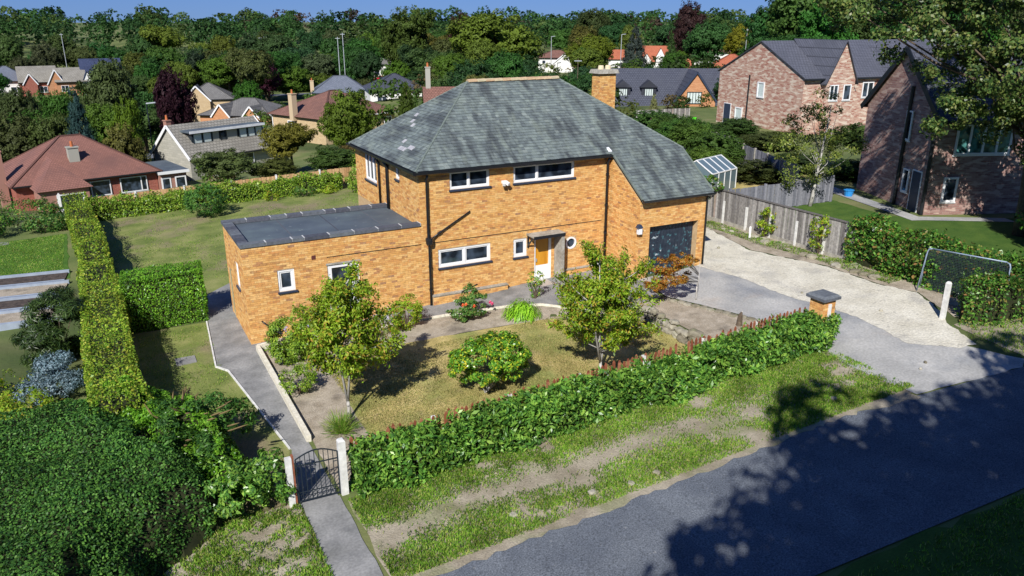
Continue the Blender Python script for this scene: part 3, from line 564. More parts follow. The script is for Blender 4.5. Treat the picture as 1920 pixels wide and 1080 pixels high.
# ---------------------------------------------------------------- the brick house
W_, XL, DL, DH, XG, YG = 8.54, -6.53, 3.89, 7.8, 12.01, -2.21
ZC, ZE, ZR, XR1, XR2, YR, OV = 3.67, 5.64, 8.45, 3.85, 8.26, 3.9, .2
KS = (ZR - ZE) / (YR + OV); TH = math.atan(KS); CT = math.cos(TH)
house = thing('detached_house', 'orange brick house with grey-green slate roof, flat-roofed wing and garage', 'house')
f_front = F((0, 0, 0), (1, 0, 0)); f_ext = F((XL, 0, 0), (1, 0, 0)); f_extw = F((XL, DL, 0), (0, -1, 0)); f_west = F((0, DH, 0), (0, -1, 0))
f_gar = F((W_, YG, 0), (1, 0, 0)); f_ret = F((W_, 0, 0), (0, -1, 0))
h_front = [(1.236, 2.905, 4.818, 5.5), (3.962, 6.769, 4.818, 5.5), (.686, 2.922, 1.80, 2.52), (3.963, 4.57, 1.763, 2.508), (4.93, 5.74, .56, 2.55), (6.43, 6.95, 1.78, 2.28)]
h_ext = [(1.12, 1.71, 1.80, 2.59), (2.89, 4.06, .35, 2.53)]
h_extw = [(2.25, 2.83, 1.76, 2.68), (.28, .76, .05, 1.95)]
h_west = [(DH - 6.41, DH - 4.93, 4.28, 5.48), (DH - 2.5, DH - 2.1, 4.94, 5.48)]
h_gar = [(.53, 3.04, .5, 2.92)]
mb = MB(); wall_face(mb, f_front, W_, -.3, 5.52, h_front)
wall_face(mb, f_west, DH, -.3, 5.52, h_west)
f_e = F((XG, YG, 0), (0, 1, 0)); wall_face(mb, f_e, DH - YG, -.3, 5.5 if False else 4.05); wall_face(mb, F((XG, DH, 0), (-1, 0, 0)), XG, -.3, 5.52)
mb.face([(XG, 0, 4.05), (XG, DH, 4.05), (XG, DH, 5.52), (XG, 0, 5.52)])
wm = mb.build('wall', M['mortar'], house)
lay_bricks(f_front, bricks_of(W_, .225, 5.5, h_front), wm); lay_bricks(f_west, bricks_of(DH, 3.3, 5.5, h_west), wm)
mb = MB(); wall_face(mb, f_ext, -XL, -.4, ZC - .12, h_ext); wall_face(mb, f_extw, DL, -.4, ZC - .12, h_extw); wall_face(mb, F((0, DL, 0), (-1, 0, 0)), -XL, -.4, ZC - .12)
we = mb.build('wall', M['mortar'], house); we['label'] = 'single-storey wing wall of orange brick'
lay_bricks(f_ext, bricks_of(-XL, -.075, ZC - .12, h_ext), we, 300); lay_bricks(f_extw, bricks_of(DL, -.15, ZC - .12, h_extw), we)
ret_top = lambda u: ZE + KS * (-u + OV) - .2
mb = MB(); wall_face(mb, f_gar, XG - W_, .2, 4.02, h_gar, reveal=.3)
mb.face([f_ret.p(0, 0, .2), f_ret.p(-YG, 0, .2), f_ret.p(-YG, 0, ret_top(-YG)), f_ret.p(0, 0, ret_top(0))])
wg = mb.build('wall', M['mortar'], house); wg['label'] = 'projecting garage wall of orange brick'
lay_bricks(f_gar, bricks_of(XG - W_, .6, 4.02, h_gar), wg); lay_bricks(f_ret, bricks_of(-YG, .525, 5.4, (), lambda u: ret_top(u) + .02), wg)
# plinth ledges, string courses
for a, b, d, t in ((.35, 3.6, .2, .72), (6.15, 8.5, .16, .9)):
    pl = fbox(MB(), f_front, a, b, 0, d, .3, t).build('plinth', M['mortar'], house); lay_bricks(F((a, -d, 0), (1, 0, 0)), bricks_of(b - a, .3, t - .03), pl)
    fbox(MB(), f_front, a - .02, b + .02, .01, d + .03, t, t + .035).build('ledge', M['conc_trim'], pl)
mb = MB(); fbox(mb, f_front, 0.4, 8.2, 0, .016, 2.82, 2.84); fbox(mb, f_ext, 2.9, 6.53, 0, .016, 2.82, 2.84); mb.build('damp_course', M['black'], house)
# windows and doors
window(house, f_front, *h_front[0], splits=(.48,)); window(house, f_front, *h_front[1], splits=(.385,)); window(house, f_front, *h_front[2], splits=(.5,), fr=.075, inner=.05)
window(house, f_front, *h_front[3], fr=.075, inner=.055)
window(house, f_ext, *h_ext[0], fr=.075, inner=.055)
window(house, f_extw, *h_extw[0]); window(house, f_west, *h_west[0], splits=(.33, .66)); window(house, f_west, *h_west[1], fr=.05)
# round window
cu, cz_ = 6.69, 2.03
mb = MB(); N_ = 28
for k in range(N_):
    a, b = 2 * math.pi * k / N_, 2 * math.pi * (k + 1) / N_
    P8 = [f_front.p(cu + r * math.cos(t), n, cz_ + r * math.sin(t)) for n, in ((.03,), (-.1,)) for r, t in ((.26, a), (.26, b), (.19, b), (.19, a))]
    mb.hexa(P8)
rw = mb.build('window', M['white'], house); rw['label'] = 'round porthole window with white frame'
mb = MB(); mb.face([f_front.p(cu + .2 * math.cos(2 * math.pi * k / N_), -.04, cz_ + .2 * math.sin(2 * math.pi * k / N_)) for k in range(N_)]); mb.build('pane', M['glass'], rw)
mb = MB()                                   # brick square hole round the porthole filled
for k in range(N_):
    a, b = 2 * math.pi * k / N_, 2 * math.pi * (k + 1) / N_
    def sq(t): m = max(abs(math.cos(t)), abs(math.sin(t))); return (.262 / m * math.cos(t), .252 / m * math.sin(t))
    (xa, za), (xb, zb) = sq(a), sq(b)
    mb.face([f_front.p(cu + .25 * math.cos(a), .006, cz_ + .25 * math.sin(a)), f_front.p(cu + xa, .006, cz_ + za), f_front.p(cu + xb, .006, cz_ + zb), f_front.p(cu + .25 * math.cos(b), .006, cz_ + .25 * math.sin(b))])
mb.build('surround', M['mortar'], rw)
# front door
mb = MB(); fbox(mb, f_front, 4.93, 5.0, -.1, -.02, .56, 2.55); fbox(mb, f_front, 5.63, 5.74, -.1, -.01, .56, 2.55); fbox(mb, f_front, 5.0, 5.63, -.1, -.02, 2.47, 2.55)
door = mb.build('door', M['white'], house); door['label'] = 'front door with amber upper panel and white lower panel'
fbox(MB(), f_front, 5.0, 5.63, -.12, -.06, 1.25, 2.47).build('upper_panel', M['amber'], door)
fbox(MB(), f_front, 5.0, 5.63, -.12, -.055, .58, 1.25).build('lower_panel', M['white'], door)
fbox(MB(), f_front, 5.04, 5.07, -.06, -.01, 1.42, 1.55).build('handle', M['steel'], door)
mb = MB(); fbox(mb, f_front, 4.55, 6.05, 0, .62, 2.63, 2.70); can = mb.build('porch_canopy', M['conc_trim'], house)
mb = MB(); fbox(mb, f_front, 4.56, 6.04, .6, .64, 2.57, 2.69); mb.build('fascia', M['black'], can)
mb = MB(); mb.bar(f_front.p(4.62, .05, 2.2), f_front.p(4.62, .45, 2.6), .05); mb.bar(f_front.p(4.62, .03, 2.1), f_front.p(4.62, .03, 2.62), .05); mb.build('bracket', M['black'], can)
fbox(MB(), f_front, 5.88, 6.02, .01, .6, .4, 2.63).build('porch_screen', M['conc_trim'], house)
fbox(MB(), f_front, 4.8, 5.86, .01, .75, .3, .62).build('doorstep', M['concrete'], house)
# extension doors
mb = MB(); fbox(mb, f_ext, 2.89, 3.05, -.1, -.02, .3, 2.53); fbox(mb, f_ext, 3.76, 4.06, -.1, -.02, .3, 2.53); fbox(mb, f_ext, 3.05, 3.76, -.1, -.02, 2.4, 2.53); fbox(mb, f_ext, 3.05, 3.76, -.1, -.03, .3, .9)
d2 = mb.build('door', M['white'], house); d2['label'] = 'white glazed side door behind the cherry tree'
fbox(MB(), f_ext, 3.05, 3.76, -.1, -.06, .9, 2.4).build('pane', M['glass'], d2); fbox(MB(), f_ext, 2.85, 4.1, -.02, .03, 2.535, 2.60).build('lintel', M['conc_trim'], d2)
mb = MB(); fbox(mb, f_extw, .28, .76, -.1, -.04, .05, 1.95); d3 = mb.build('door', plain('teal_paint', (.03, .19, .15)), house); d3['label'] = 'teal side door in the west wall'
fbox(MB(), f_extw, .62, .68, -.04, -.01, 1.0, 1.1).build('handle', M['steel'], d3)
# garage door: separate planks
gd = MB(); fbox(gd, f_gar, .53, 3.04, -.34, -.3, .5, 2.92); gdo = gd.build('garage_door', M['garage_paint'], house)
for k in range(16):
    a = .55 + k * .155; fbox(MB(), f_gar, a, a + .145, -.3, -.275 + random.uniform(-.004, .004), .52, 2.88).build('plank', M['garage_paint'], gdo)
# roof deck
E_ = lambda x, y, z: Vector((x, y, z))
yb = DH + OV; xe = XG + OV
rd = MB()
A_, B_, Cc, D_ = E_(-OV, -OV, ZE), E_(xe, -OV, ZE), E_(xe, yb, ZE), E_(-OV, yb, ZE); r1, r2 = E_(XR1, YR, ZR), E_(XR2, YR, ZR)
rd.face([A_, B_, r2, r1]); rd.face([B_, Cc, r2]); rd.face([Cc, D_, r1, r2]); rd.face([D_, A_, r1])
ye = YG - OV; ze2 = ZE + KS * (ye + OV)
rd.face([E_(W_ - .03, ye, ze2), E_(XG + .1, ye, ze2), E_(XG + .1, -OV, ZE), E_(W_ - .03, -OV, ZE)])
rd.face([E_(W_ - .03, ye, ze2 - .12), E_(W_ - .03, ye, ze2), E_(W_ - .03, -OV, ZE), E_(W_ - .03, -OV, ZE - .12)])
rd.face([E_(XG + .1, ye, ze2 - .12), E_(XG + .1, -OV, ZE - .12), E_(XG + .1, -OV, ZE), E_(XG + .1, ye, ze2)])
rd.face([E_(-OV, -OV, ZE - .1), E_(-OV, yb, ZE - .1), E_(xe, yb, ZE - .1), E_(xe, -OV, ZE - .1)])
roof = rd.build('roof', M['slate'], house); roof['label'] = 'hipped grey-green slate roof sweeping down over the garage'
slates = []
def lay_slates(O, U, V, vmax, rng_u, v0=0.0, ex=.165, wd=.205):
    Nn = U.cross(V).normalized(); k = 0; v = v0
    while v < vmax - .03:
        lo, hi = rng_u(v + ex * .35)
        u = lo - (wd / 2 if k % 2 else 0) - random.uniform(0, .05)
        while u < hi:
            ww = wd * random.uniform(.82, 1.18); a, b = max(u, lo) + .004, min(u + ww, hi) - .004
            if b - a > .03:
                t = .016 + random.uniform(-.004, .007); e2 = ex * 1.12; du = random.uniform(-.006, .006)
                lo2, hi2 = rng_u(min(v + e2, vmax)); a2, b2 = max(a, lo2), min(b, hi2)
                if b2 - a2 < .01: a2 = b2 = (a2 + b2) / 2; a2 -= .005; b2 += .005
                q = lambda uu, vv, n: O + U * uu + V * vv + Nn * n
                slates.append([q(a, v + du, .002), q(b, v + du, .002), q(b2, v + e2, .002), q(a2, v + e2, .002), q(a, v + du, t + .01), q(b, v + du, t + .01), q(b2, v + e2, .007), q(a2, v + e2, .007)])
            u += ww
        v += ex; k += 1
Vf = Vector((0, CT, math.sin(TH))); SL = (YR + OV) / CT
def ru_f(v):
    if v < 0: return (W_ - .03, XG + .1)
    t = v / SL; return (-OV + t * (XR1 + OV), xe - t * (xe - XR2))
vneg = -(-ye - OV) / CT
lay_slates(E_(0, -OV, ZE), Vector((1, 0, 0)), Vf, SL, ru_f, v0=-math.ceil(-vneg / .165) * .165)
thw = math.atan((ZR - ZE) / (XR1 + OV)); Vw = Vector((math.cos(thw), 0, math.sin(thw))); SLw = (XR1 + OV) / math.cos(thw)
def ru_w(v): t = v / SLw; return (-yb + t * (yb - YR), OV - t * (OV + YR))
lay_slates(E_(-OV, 0, ZE), Vector((0, -1, 0)), Vw, SLw, ru_w)
slates.sort(key=lambda s_: (s_[0] - CAM).length)
for s_ in slates[:300]:
    c = s_[0]; MB().hexa([p - c for p in s_], skip=(0,)).build('slate', M['slate'], roof).location = c
rest = MB()
for s_ in slates[300:]: rest.hexa(s_, skip=(0,))
stuff(rest.build('slates', M['slate'], roof))
# pale repaired slates on the west slope
for (yy, vv, n_) in ((3.0, .62, 2), (2.55, .62, 1), (2.3, .8, 2), (4.6, 2.05, 1), (4.15, 1.85, 1), (3.3, .98, 1), (4.9, 2.42, 1)):
    for j in range(n_):
        O = E_(-OV, yy - j * .26, ZE) + Vw * vv; Nn = Vector((0, -1, 0)).cross(Vw)
        MB().hexa([O + Vector((0, -a, 0)) + Vw * b + Nn * c for c in (.012, .034) for a, b in ((0, 0), (.24, 0), (.24, .2), (0, .2))]).build('slate', M['slate_pale'], roof)
# hips and ridge
def caps(a, b, n, mat, name, r=.11, lift=.03):
    for k in range(n):
        p, q = a.lerp(b, k / n), a.lerp(b, (k + .985) / n); d = (q - p).normalized(); sx = d.cross(Z).normalized(); up = sx.cross(d)
        mbc = MB(); pts = [(math.cos(t) * r, math.sin(t) * r * .75) for t in np.linspace(0, math.pi, 6)]
        for (x0, y0), (x1, y1) in zip(pts, pts[1:]):
            mbc.face([p + sx * x0 + up * (y0 - lift), p + sx * x1 + up * (y1 - lift), q + sx * x1 + up * (y1 - lift + .012), q + sx * x0 + up * (y0 - lift + .012)])
        mbc.face([p + sx * x + up * (y - lift) for x, y in pts]); mbc.face([q + sx * x + up * (y - lift + .012) for x, y in reversed(pts)])
        mbc.build(name, M[mat], roof)
caps(r1, r2, 11, 'ridge_tile', 'ridge_tile', .15, .02)
def hipline(a, b, n):
    for k in range(n):
        p, q = a.lerp(b, k / n), a.lerp(b, (k + 1) / n); d = (q - p).normalized(); sx = d.cross(Z).normalized(); up = sx.cross(d); r = .075
        MB().hexa([p - sx * r - up * .05, p + sx * r - up * .05, q + sx * r - up * .05, q - sx * r - up * .05, p - sx * r * .4 + up * .035, p + sx * r * .4 + up * .035, q + sx * r * .4 + up * .022, q - sx * r * .4 + up * .022]).build('hip_slate', M['hip_slate'], roof)
hipline(A_, r1, 22); hipline(B_, r2, 20); hipline(D_, r1, 16)
mb = MB()                                       # verge edge of the sweep
for x in (W_ - .05, XG + .1): mb.bar(E_(x, ye, ze2 + .015), E_(x, -OV - .02, ZE + .015), .09, .06)
mb.build('verge', M['hip_slate'], roof)
mb = MB(); mb.hexa([E_(8.34, -.1, ZE + .05), E_(8.56, -.1, ZE + .05), E_(8.54, .12, ZE + .2), E_(8.36, .12, ZE + .2), E_(8.37, -.08, ZE + .13), E_(8.53, -.08, ZE + .13), E_(8.5, .1, ZE + .25), E_(8.4, .1, ZE + .25)]); mb.build('lead_flashing', M['white_paint'], roof)
# gutters and pipes
def gutter(a, b, name='gutter'):
    a, b = Vector(a), Vector(b); d = (b - a).normalized(); n = d.cross(Z); mbg = MB()
    prof = [(.0, .03), (.0, -.11), (.05, -.13), (.12, -.09), (.13, .0), (.115, .0), (.10, -.07), (.02, -.07)]
    for (x0, z0), (x1, z1) in zip(prof, prof[1:]): mbg.face([a + n * x0 + Z * z0, b + n * x0 + Z * z0, b + n * x1 + Z * z1, a + n * x1 + Z * z1])
    mbg.face([a + n * x + Z * z for x, z in prof[:5]]); mbg.face([b + n * x + Z * z for x, z in prof[:5]])
    return mbg.build(name, M['black'], house)
gutter((-OV - .1, -OV, ZE - .01), (W_ - .02, -OV, ZE - .01)); gutter((-OV, yb + .1, ZE - .01), (-OV, -OV - .1, ZE - .01)); gutter((W_ - .06, ye, ze2 - .01), (XG + .14, ye, ze2 - .01)); gutter((xe, -OV - .02, ZE - .01), (xe, yb + .1, ZE - .01))
mb = MB(); mb.box(-OV, W_ - .05, -OV, 0, ZE - .14, ZE - .1); mb.build('soffit', M['black'], house)
def pipe(pts, r=.05, name='downpipe'):
    o = MB().tube(pts, r, 8).build(name, M['black'], house, True); return o
dp = pipe([(.27, -.2, 5.5), (.27, -.08, 5.3), (.27, -.08, 2.95), (.29, -.1, 2.9), (.29, -.1, .35)])
MB().tube([(.29, -.12, 3.08), (.29, -.12, 3.0), (.29, -.12, 2.84), (.29, -.12, 2.76)], [.14, .15, .13, .05], 10).build('hopper', M['black'], dp)
for z in (1.9, .95): MB().tube([(.29, -.1, z), (.29, -.1, z + .08)], .065, 8).build('collar', M['black'], dp)
wp = pipe([(.36, -.12, 3.02), (.7, -.07, 3.2), (2.02, -.05, 3.9), (2.05, .02, 3.91)], .032, 'waste_pipe'); MB().tube([(.66, -.07, 3.18), (.80, -.07, 3.255)], .05, 8).build('collar', M['black'], wp)
dp = pipe([(8.36, -.22, 5.52), (8.36, -.09, 5.3), (8.36, -.09, .75)], .058)
for z in (4.75, 3.45, 2.25): MB().tube([(8.36, -.09, z), (8.36, -.09, z + .09)], .078, 8).build('collar', M['black'], dp)
pipe([(XG - .08, YG - .2, ze2 - .1), (XG - .08, YG - .08, ze2 - .25), (XG - .08, YG - .08, .95)], .045)
for y in (4.4, 3.35): pipe([(-.2, y, 5.5), (-.07, y, 5.3), (-.07, y, ZC - .1)], .05 if y > 4 else .075)
pipe([(-6.1, 0, .82), (-6.05, -.08, .78), (-5.7, -.2, .45)], .028, 'waste_pipe')
pipe([(1.5, -.2, .72), (2.2, -.28, .98)], .03, 'waste_pipe')
# flat roof with coping stones
fr = MB().box(XL + .3, 0, .28, DL - .28, ZC - .3, ZC - .15); fr.box(XL + .03, 0, .03, .3, ZC - .3, ZC - .13); fr.box(XL + .03, XL + .3, .3, DL - .3, ZC - .3, ZC - .13); fr.box(XL + .03, 0, DL - .3, DL - .03, ZC - .3, ZC - .13)
flat = fr.build('flat_roof', M['felt'], house); flat['label'] = 'blue-grey felt flat roof with dark coping'
for y0, y1 in ((-.05, .3), (DL - .3, DL + .05)):
    u = XL - .05
    while u < -.02:
        L_ = min(random.choice((.42, .6, .62, .9, .9)), -u - .01); MB().box(u, u + L_ - .012, y0, y1, ZC - .12 + random.uniform(0, .004), ZC + random.uniform(-.006, .006)).build('coping_stone', M['coping'], flat)
        MB().box(u + L_ - .03, u + L_ + .012, y0 + .006, y1 - .006, ZC - .1, ZC + .009).build('joint', M['joint'], flat); u += L_
y = .31
while y < DL - .32:
    L_ = min(.225, DL - .31 - y); MB().box(XL - .05, XL + .3, y, y + L_ - .012, ZC - .12, ZC + random.uniform(-.006, .006)).build('coping_stone', M['coping'], flat); y += L_
for x in (-4.6, -2.9, -1.2): MB().box(x, x + .04, .3, DL - .3, ZC - .15, ZC - .138).build('felt_lap', M['coping'], flat)
# chimney
cx0, cx1, cy0, cy1 = 11.05, 11.95, 4.7, 5.35
mb = MB(); mb.box(cx0, cx1, cy0, cy1, 5.8, 8.5); ch = mb.build('chimney', M['mortar'], roof)
for f_, L_ in ((F((cx0, cy0, 0), (1, 0, 0)), cx1 - cx0), (F((cx0, cy1, 0), (0, -1, 0)), cy1 - cy0)): lay_bricks(f_, bricks_of(L_, 6.0, 8.5), ch)
# (cap and pots belong to the roof as parts of the chimney level)
mb = MB(); mb.hexa([(cx0 - .12, cy0 - .12, 8.5), (cx1 + .12, cy0 - .12, 8.5), (cx1 + .12, cy1 + .12, 8.5), (cx0 - .12, cy1 + .12, 8.5), (cx0 - .06, cy0 - .06, 8.68), (cx1 + .06, cy0 - .06, 8.68), (cx1 + .06, cy1 + .06, 8.68), (cx0 - .06, cy1 + .06, 8.68)]); mb.build('chimney_cap', M['conc_trim'], roof)
for x in (11.3, 11.7): MB().tube([(x, 5.02, 8.66), (x, 5.02, 8.78), (x, 5.02, 8.86)], [.15, .14, .12], 10).build('chimney_pot', M['cream'], roof)
# small fittings
fl = MB(); fl.box(3.42, 3.62, -.1, 0, 4.86, 4.97); fl.bar((3.47, -.08, 4.92), (3.42, -.26, 4.84), .11); fl.bar((3.57, -.08, 4.92), (3.63, -.26, 4.84), .11); flo = fl.build('security_light', M['white'], house); MB().tube([(3.52, -.1, 4.87), (3.52, -.16, 4.8)], .045, 8).build('sensor', M['black'], flo)
gl = MB().box(W_ - .14, W_ + .04, YG - .16, YG - .02, 2.72, 2.98).build('wall_lamp', M['white'], house); MB().hexa([(W_ - .2, YG - .2, 2.99), (W_ + .06, YG - .2, 2.99), (W_ + .06, YG, 2.99), (W_ - .2, YG, 2.99), (W_ - .1, YG - .12, 3.12), (W_, YG - .12, 3.12), (W_, YG, 3.12), (W_ - .1, YG, 3.12)]).build('lamp_hood', M['sill'], gl)
fbox(MB(), f_ext, 2.36, 2.5, 0, .02, 2.82, 2.97).build('air_vent', plain('dark_red_vent', (.12, .035, .03)), house)

# ---------------------------------------------------------------- front garden
def kerb(path, h, wd, L_, name, label, mat='kerbstone'):
    root = thing(name, label, 'kerb', (path[0][0], path[0][1], gz(*path[0]))); o = Vector(root.location)
    for a, b in zip(path, path[1:]):
        a, b = Vector((*a, 0)), Vector((*b, 0)); n = max(1, round((b - a).length / L_))
        for k in range(n):
            p, q = a.lerp(b, k / n), a.lerp(b, (k + .985) / n); p.z = gz(p.x, p.y) + h / 2 - .02; q.z = gz(q.x, q.y) + h / 2 - .02 + random.uniform(-.008, .008)
            MB().bar(p - o, q - o, wd, h + .04).build('kerbstone', M[mat], root)
    return root
kerb([(-6.43, -7.7), (-6.43, -.6), (-5.0, -.5)], .2, .13, .9, 'bed_kerb', 'pale stone kerb between garden path and flower bed')
kerb([(-3.6, -.85), (.3, -1.42), (2.6, -1.92), (3.85, -2.52), (4.4, -3.15), (6.2, -4.5)], .09, .06, .9, 'house_kerb', 'thin pale kerb along the paving in front of the house')
kerb([(-7.62, 3.2), (-7.93, -1.25), (-7.62, -1.82), (-6.98, -7.8)], .06, .05, .9, 'path_edging', 'thin stone edging on the lawn side of the garden path', 'post_white')
hh = lambda t: 1.0 + .25 * math.sin(t * 9 + .5) * .4 + .18 * math.exp(-((t - .42) / .12) ** 2) - .12 * (t > .96)
lh = hedge('laurel_hedge', 'glossy cherry laurel hedge along the front verge by the picket fence', [(-6.05, -10.72), (-2, -10.76), (3, -10.74), (9.9, -10.72)], .42, hh, M['l_laurel'], 30000, .13, .056, depth=.3, lump=.26, lumpscale=.55, seed=4, jit=.8, shoots=520)
# picket fence
pf = thing('picket_fence', 'red-brown picket fence with pale concrete posts behind the laurel hedge', 'fence', (-6.1, -10.28, gz(-6.1, -10.28))); po = Vector(pf.location)
pk = MB(); pk.hexa([(-.045, -.01, .06), (.045, -.01, .06), (.045, .01, .06), (-.045, .01, .06), (-.045, -.01, 1.12), (.045, -.01, 1.12), (.045, .01, 1.12), (-.045, .01, 1.12)]); pk.hexa([(-.045, -.01, 1.12), (.045, -.01, 1.12), (.045, .01, 1.12), (-.045, .01, 1.12), (-.012, -.01, 1.19), (.012, -.01, 1.19), (.012, .01, 1.19), (-.012, .01, 1.19)], skip=(0,)); pkm = pk.mesh('picket', M['picket'])
x = -5.98
while x < 9.3:
    if random.random() > .04: link('picket', pkm, pf, Vector((x, -10.3, gz(x, -10.3) + random.uniform(.03, .15))) - po, (random.uniform(-.03, .03), random.uniform(-.03, .03), 0))
    x += .155
for k in range(7):
    a, b = -6.0 + k * 2.2, -6.0 + (k + 1) * 2.2 - .02
    for h in (.35, .88): MB().bar(Vector((a, -10.26, gz(a, -10.3) + h)) - po, Vector((b, -10.26, gz(b, -10.3) + h)) - po, .04, .08).build('rail', M['picket'], pf)
    if k: MB().hexa([Vector((a + dx, -10.27 + dy, gz(a, -10.3) + z)) - po for z in (0, 1.22) for dx, dy in ((-.05, -.05), (.05, -.05), (.05, .05), (-.05, .05))]).build('post', M['post_white'], pf)
# gate and its posts
gp = thing('gate_post', 'tall white concrete post on the hedge side of the iron gate', 'post', (-6.28, -10.55, gz(-6.28, -10.5) - .05)); MB().hexa([(x, y, z) for z, r in ((0, .085), (1.5, .085)) for x, y in ((-r, -r), (r, -r), (r, r), (-r, r))]).hexa([(x, y, z) for z, r in ((1.5, .085), (1.55, .05)) for x, y in ((-r, -r), (r, -r), (r, r), (-r, r))]).build('shaft', M['post_white'], gp)
gp2 = thing('gate_post', 'white and red-brown post half hidden by laurel beside the iron gate', 'post', (-7.5, -10.4, gz(-7.5, -10.4) - .05)); MB().box(-.08, .06, -.07, .07, 0, 1.35).build('shaft', M['post_white'], gp2); MB().box(.065, .11, -.06, .06, .1, 1.4).build('rail', M['picket'], gp2)
gt = thing('garden_gate', 'dark wrought-iron garden gate with scrolled top between two posts', 'gate', (-7.36, -10.48, gz(-7, -10.5) + .05), math.atan2(-.06, 1.0)); L_ = .98
def archz(u): return 1.18 + .16 * math.sin(math.pi * u / L_)
fm = MB(); fm.bar((0, 0, 0), (0, 0, 1.18), .03); fm.bar((L_, 0, 0), (L_, 0, 1.18), .03); fm.bar((0, 0, .05), (L_, 0, .05), .025); fm.bar((0, 0, .28), (L_, 0, .28), .02); fm.bar((0, 0, 1.0), (L_, 0, 1.0), .025)
for k in range(10): fm.bar((L_ * k / 10, 0, archz(L_ * k / 10)), (L_ * (k + 1) / 10, 0, archz(L_ * (k + 1) / 10)), .025)
fm.build('gate_frame', M['iron'], gt)
for k in range(1, 9): u = L_ * k / 9; MB().bar((u, 0, .06), (u, 0, archz(u)), .016).build('bar', M['iron'], gt)
for k in range(4):
    u = L_ * (k + .5) / 4; pts = [(u + r * math.cos(t), 0, .165 + r * math.sin(t)) for t, r in [(j * .7, .095 - j * .007) for j in range(11)]]; MB().tube(pts, .008, 5).build('scroll', M['iron'], gt)
MB().tube([(L_ - .03, -.03, .95), (L_ - .12, -.04, .95)], .012, 6).build('latch', M['iron'], gt)

def cherry(name, label, x, y, h, lobes, seed, n=11000, fork=True, mat='l_cherry', L=.135, Wd=.062, r=.055, rc=.27, nclump=110, group=None, bark='bark_pale', droop=.9):
    root = thing(name, label, 'tree', (x, y, gz(x, y)), 0, group)
    P, N, cc = clump_cloud(n, lobes, nclump, rc, seed, .35, .45); g = np.random.default_rng(seed)
    link('crown', leaf_mesh(name, P, N, g.uniform(.7, 1.3, n) * L, g.uniform(.75, 1.2, n) * Wd, M[mat], droop, fold=.2), root)
    mb = MB(); rr = random.Random(seed)
    stems = [Vector((-.12, .02, h * .62)), Vector((.1, .05, h * .68))] if fork else [Vector((.05, 0, h * .75))]
    mb.tube([(0, 0, -.05), (.02, 0, .3), (.0, 0, .55)], [r * 1.3, r, r * .9], 8)
    for s_ in stems: mb.tube([(0, 0, .5), Vector((s_.x * 1.3, s_.y, h * .35)), s_], [r * .8, r * .6, r * .2], 7)
    for k in range(16):
        c = Vector(cc[rr.randrange(len(cc))]); st = stems[k % len(stems)] * min(.9, max(.45, c.z / h * .8)); mb.tube([st, st.lerp(c, .5) + Vector((0, 0, .05)), c], [.022, .015, .005], 5)
    mb.build('trunk', M[bark], root, True); return root
def twig_tree(name, label, x, y, h, stems, nb, prof, el, seed, n=12000, mat='l_cherry', L=.13, Wd=.058, r=.05, low=.35, bark='bark_pale', spread=.085, sub=6, sublen=.34):
    root = thing(name, label, 'tree', (x, y, gz(x, y))); g = random.Random(seed); mb = MB(); pts = []
    mb.tube([(0, 0, -.05), (.02, 0, .3), (0, 0, .55)], [r * 1.3, r, r * .9], 8)
    st = []
    for q in stems:
        q = Vector(q); m = Vector((q.x * .75 + .03, q.y * .7, h * .45)); mb.tube([(0, 0, .5), m, q], [r * .85, r * .55, r * .12], 7); st.append((Vector((0, 0, .5)), m, q))
    for k in range(nb):
        a, m, q = st[k % len(st)]; t = low + (1 - low) * ((k + g.random()) / nb); p = a.lerp(m, t * 2) if t < .5 else m.lerp(q, t * 2 - 1)
        az = k * 2.4 + g.uniform(-.4, .4); e = el * g.uniform(.6, 1.3); ln = prof(p.z / h) * g.uniform(.65, 1.2)
        d = Vector((math.cos(az) * math.cos(e), math.sin(az) * math.cos(e), math.sin(e))); end = p + d * ln; mid = p.lerp(end, .5) + Vector((0, 0, -.05 * ln)); mb.tube([p, mid, end], [.02, .013, .004], 5)
        for j in range(sub):
            tt = g.uniform(.3, 1); s0 = p.lerp(mid, tt * 2) if tt < .5 else mid.lerp(end, tt * 2 - 1); d2 = (d + Vector((g.gauss(0, .75), g.gauss(0, .75), g.gauss(0, .45)))).normalized(); s1 = s0 + d2 * sublen * g.uniform(.5, 1.2) * (.5 + ln * .4); mb.tube([s0, s1], [.007, .003], 3, cap=False); pts.append((s0, s1))
        pts.append((mid, end))
    G2 = np.random.default_rng(seed); A = np.array([p_[0] for p_ in pts]); B = np.array([p_[1] for p_ in pts]); j = G2.integers(0, len(pts), n); t = G2.uniform(0, 1.05, (n, 1)); P = A[j] * (1 - t) + B[j] * t + G2.normal(scale=spread, size=(n, 3))
    c = np.array([0, 0, h * .5]); N = norm(norm(P - c) * .5 + G2.normal(scale=.6, size=(n, 3)) + np.array([-.15, -.2, .35]))
    link('crown', leaf_mesh(name, P, N, G2.uniform(.7, 1.3, n) * L, G2.uniform(.75, 1.2, n) * Wd, M[mat], .9, fold=.2), root); mb.build('trunk', M[bark], root, True); return root
twig_tree('cherry_tree', 'young cherry tree with forked pale trunk in front of the flat-roofed wing', -5.1, -7.0, 4.4, [(-.25, .1, 3.5), (.2, 0, 4.1)], 46, lambda t: 1.5 * max(.22, 1 - abs(t - .40) * 1.3), .5, 21, n=17000, low=.28, L=.115, Wd=.05)
twig_tree('cherry_tree', 'wide upright cherry tree on the lawn in front of the round window', 2.55, -8.45, 4.3, [(-.1, .1, 4.0), (.55, .2, 3.0), (-.5, -.1, 2.6)], 54, lambda t: 1.75 * max(.2, 1 - abs(t - .33) * 1.15), .72, 22, n=19000, low=.1, L=.115, Wd=.05, spread=.075)
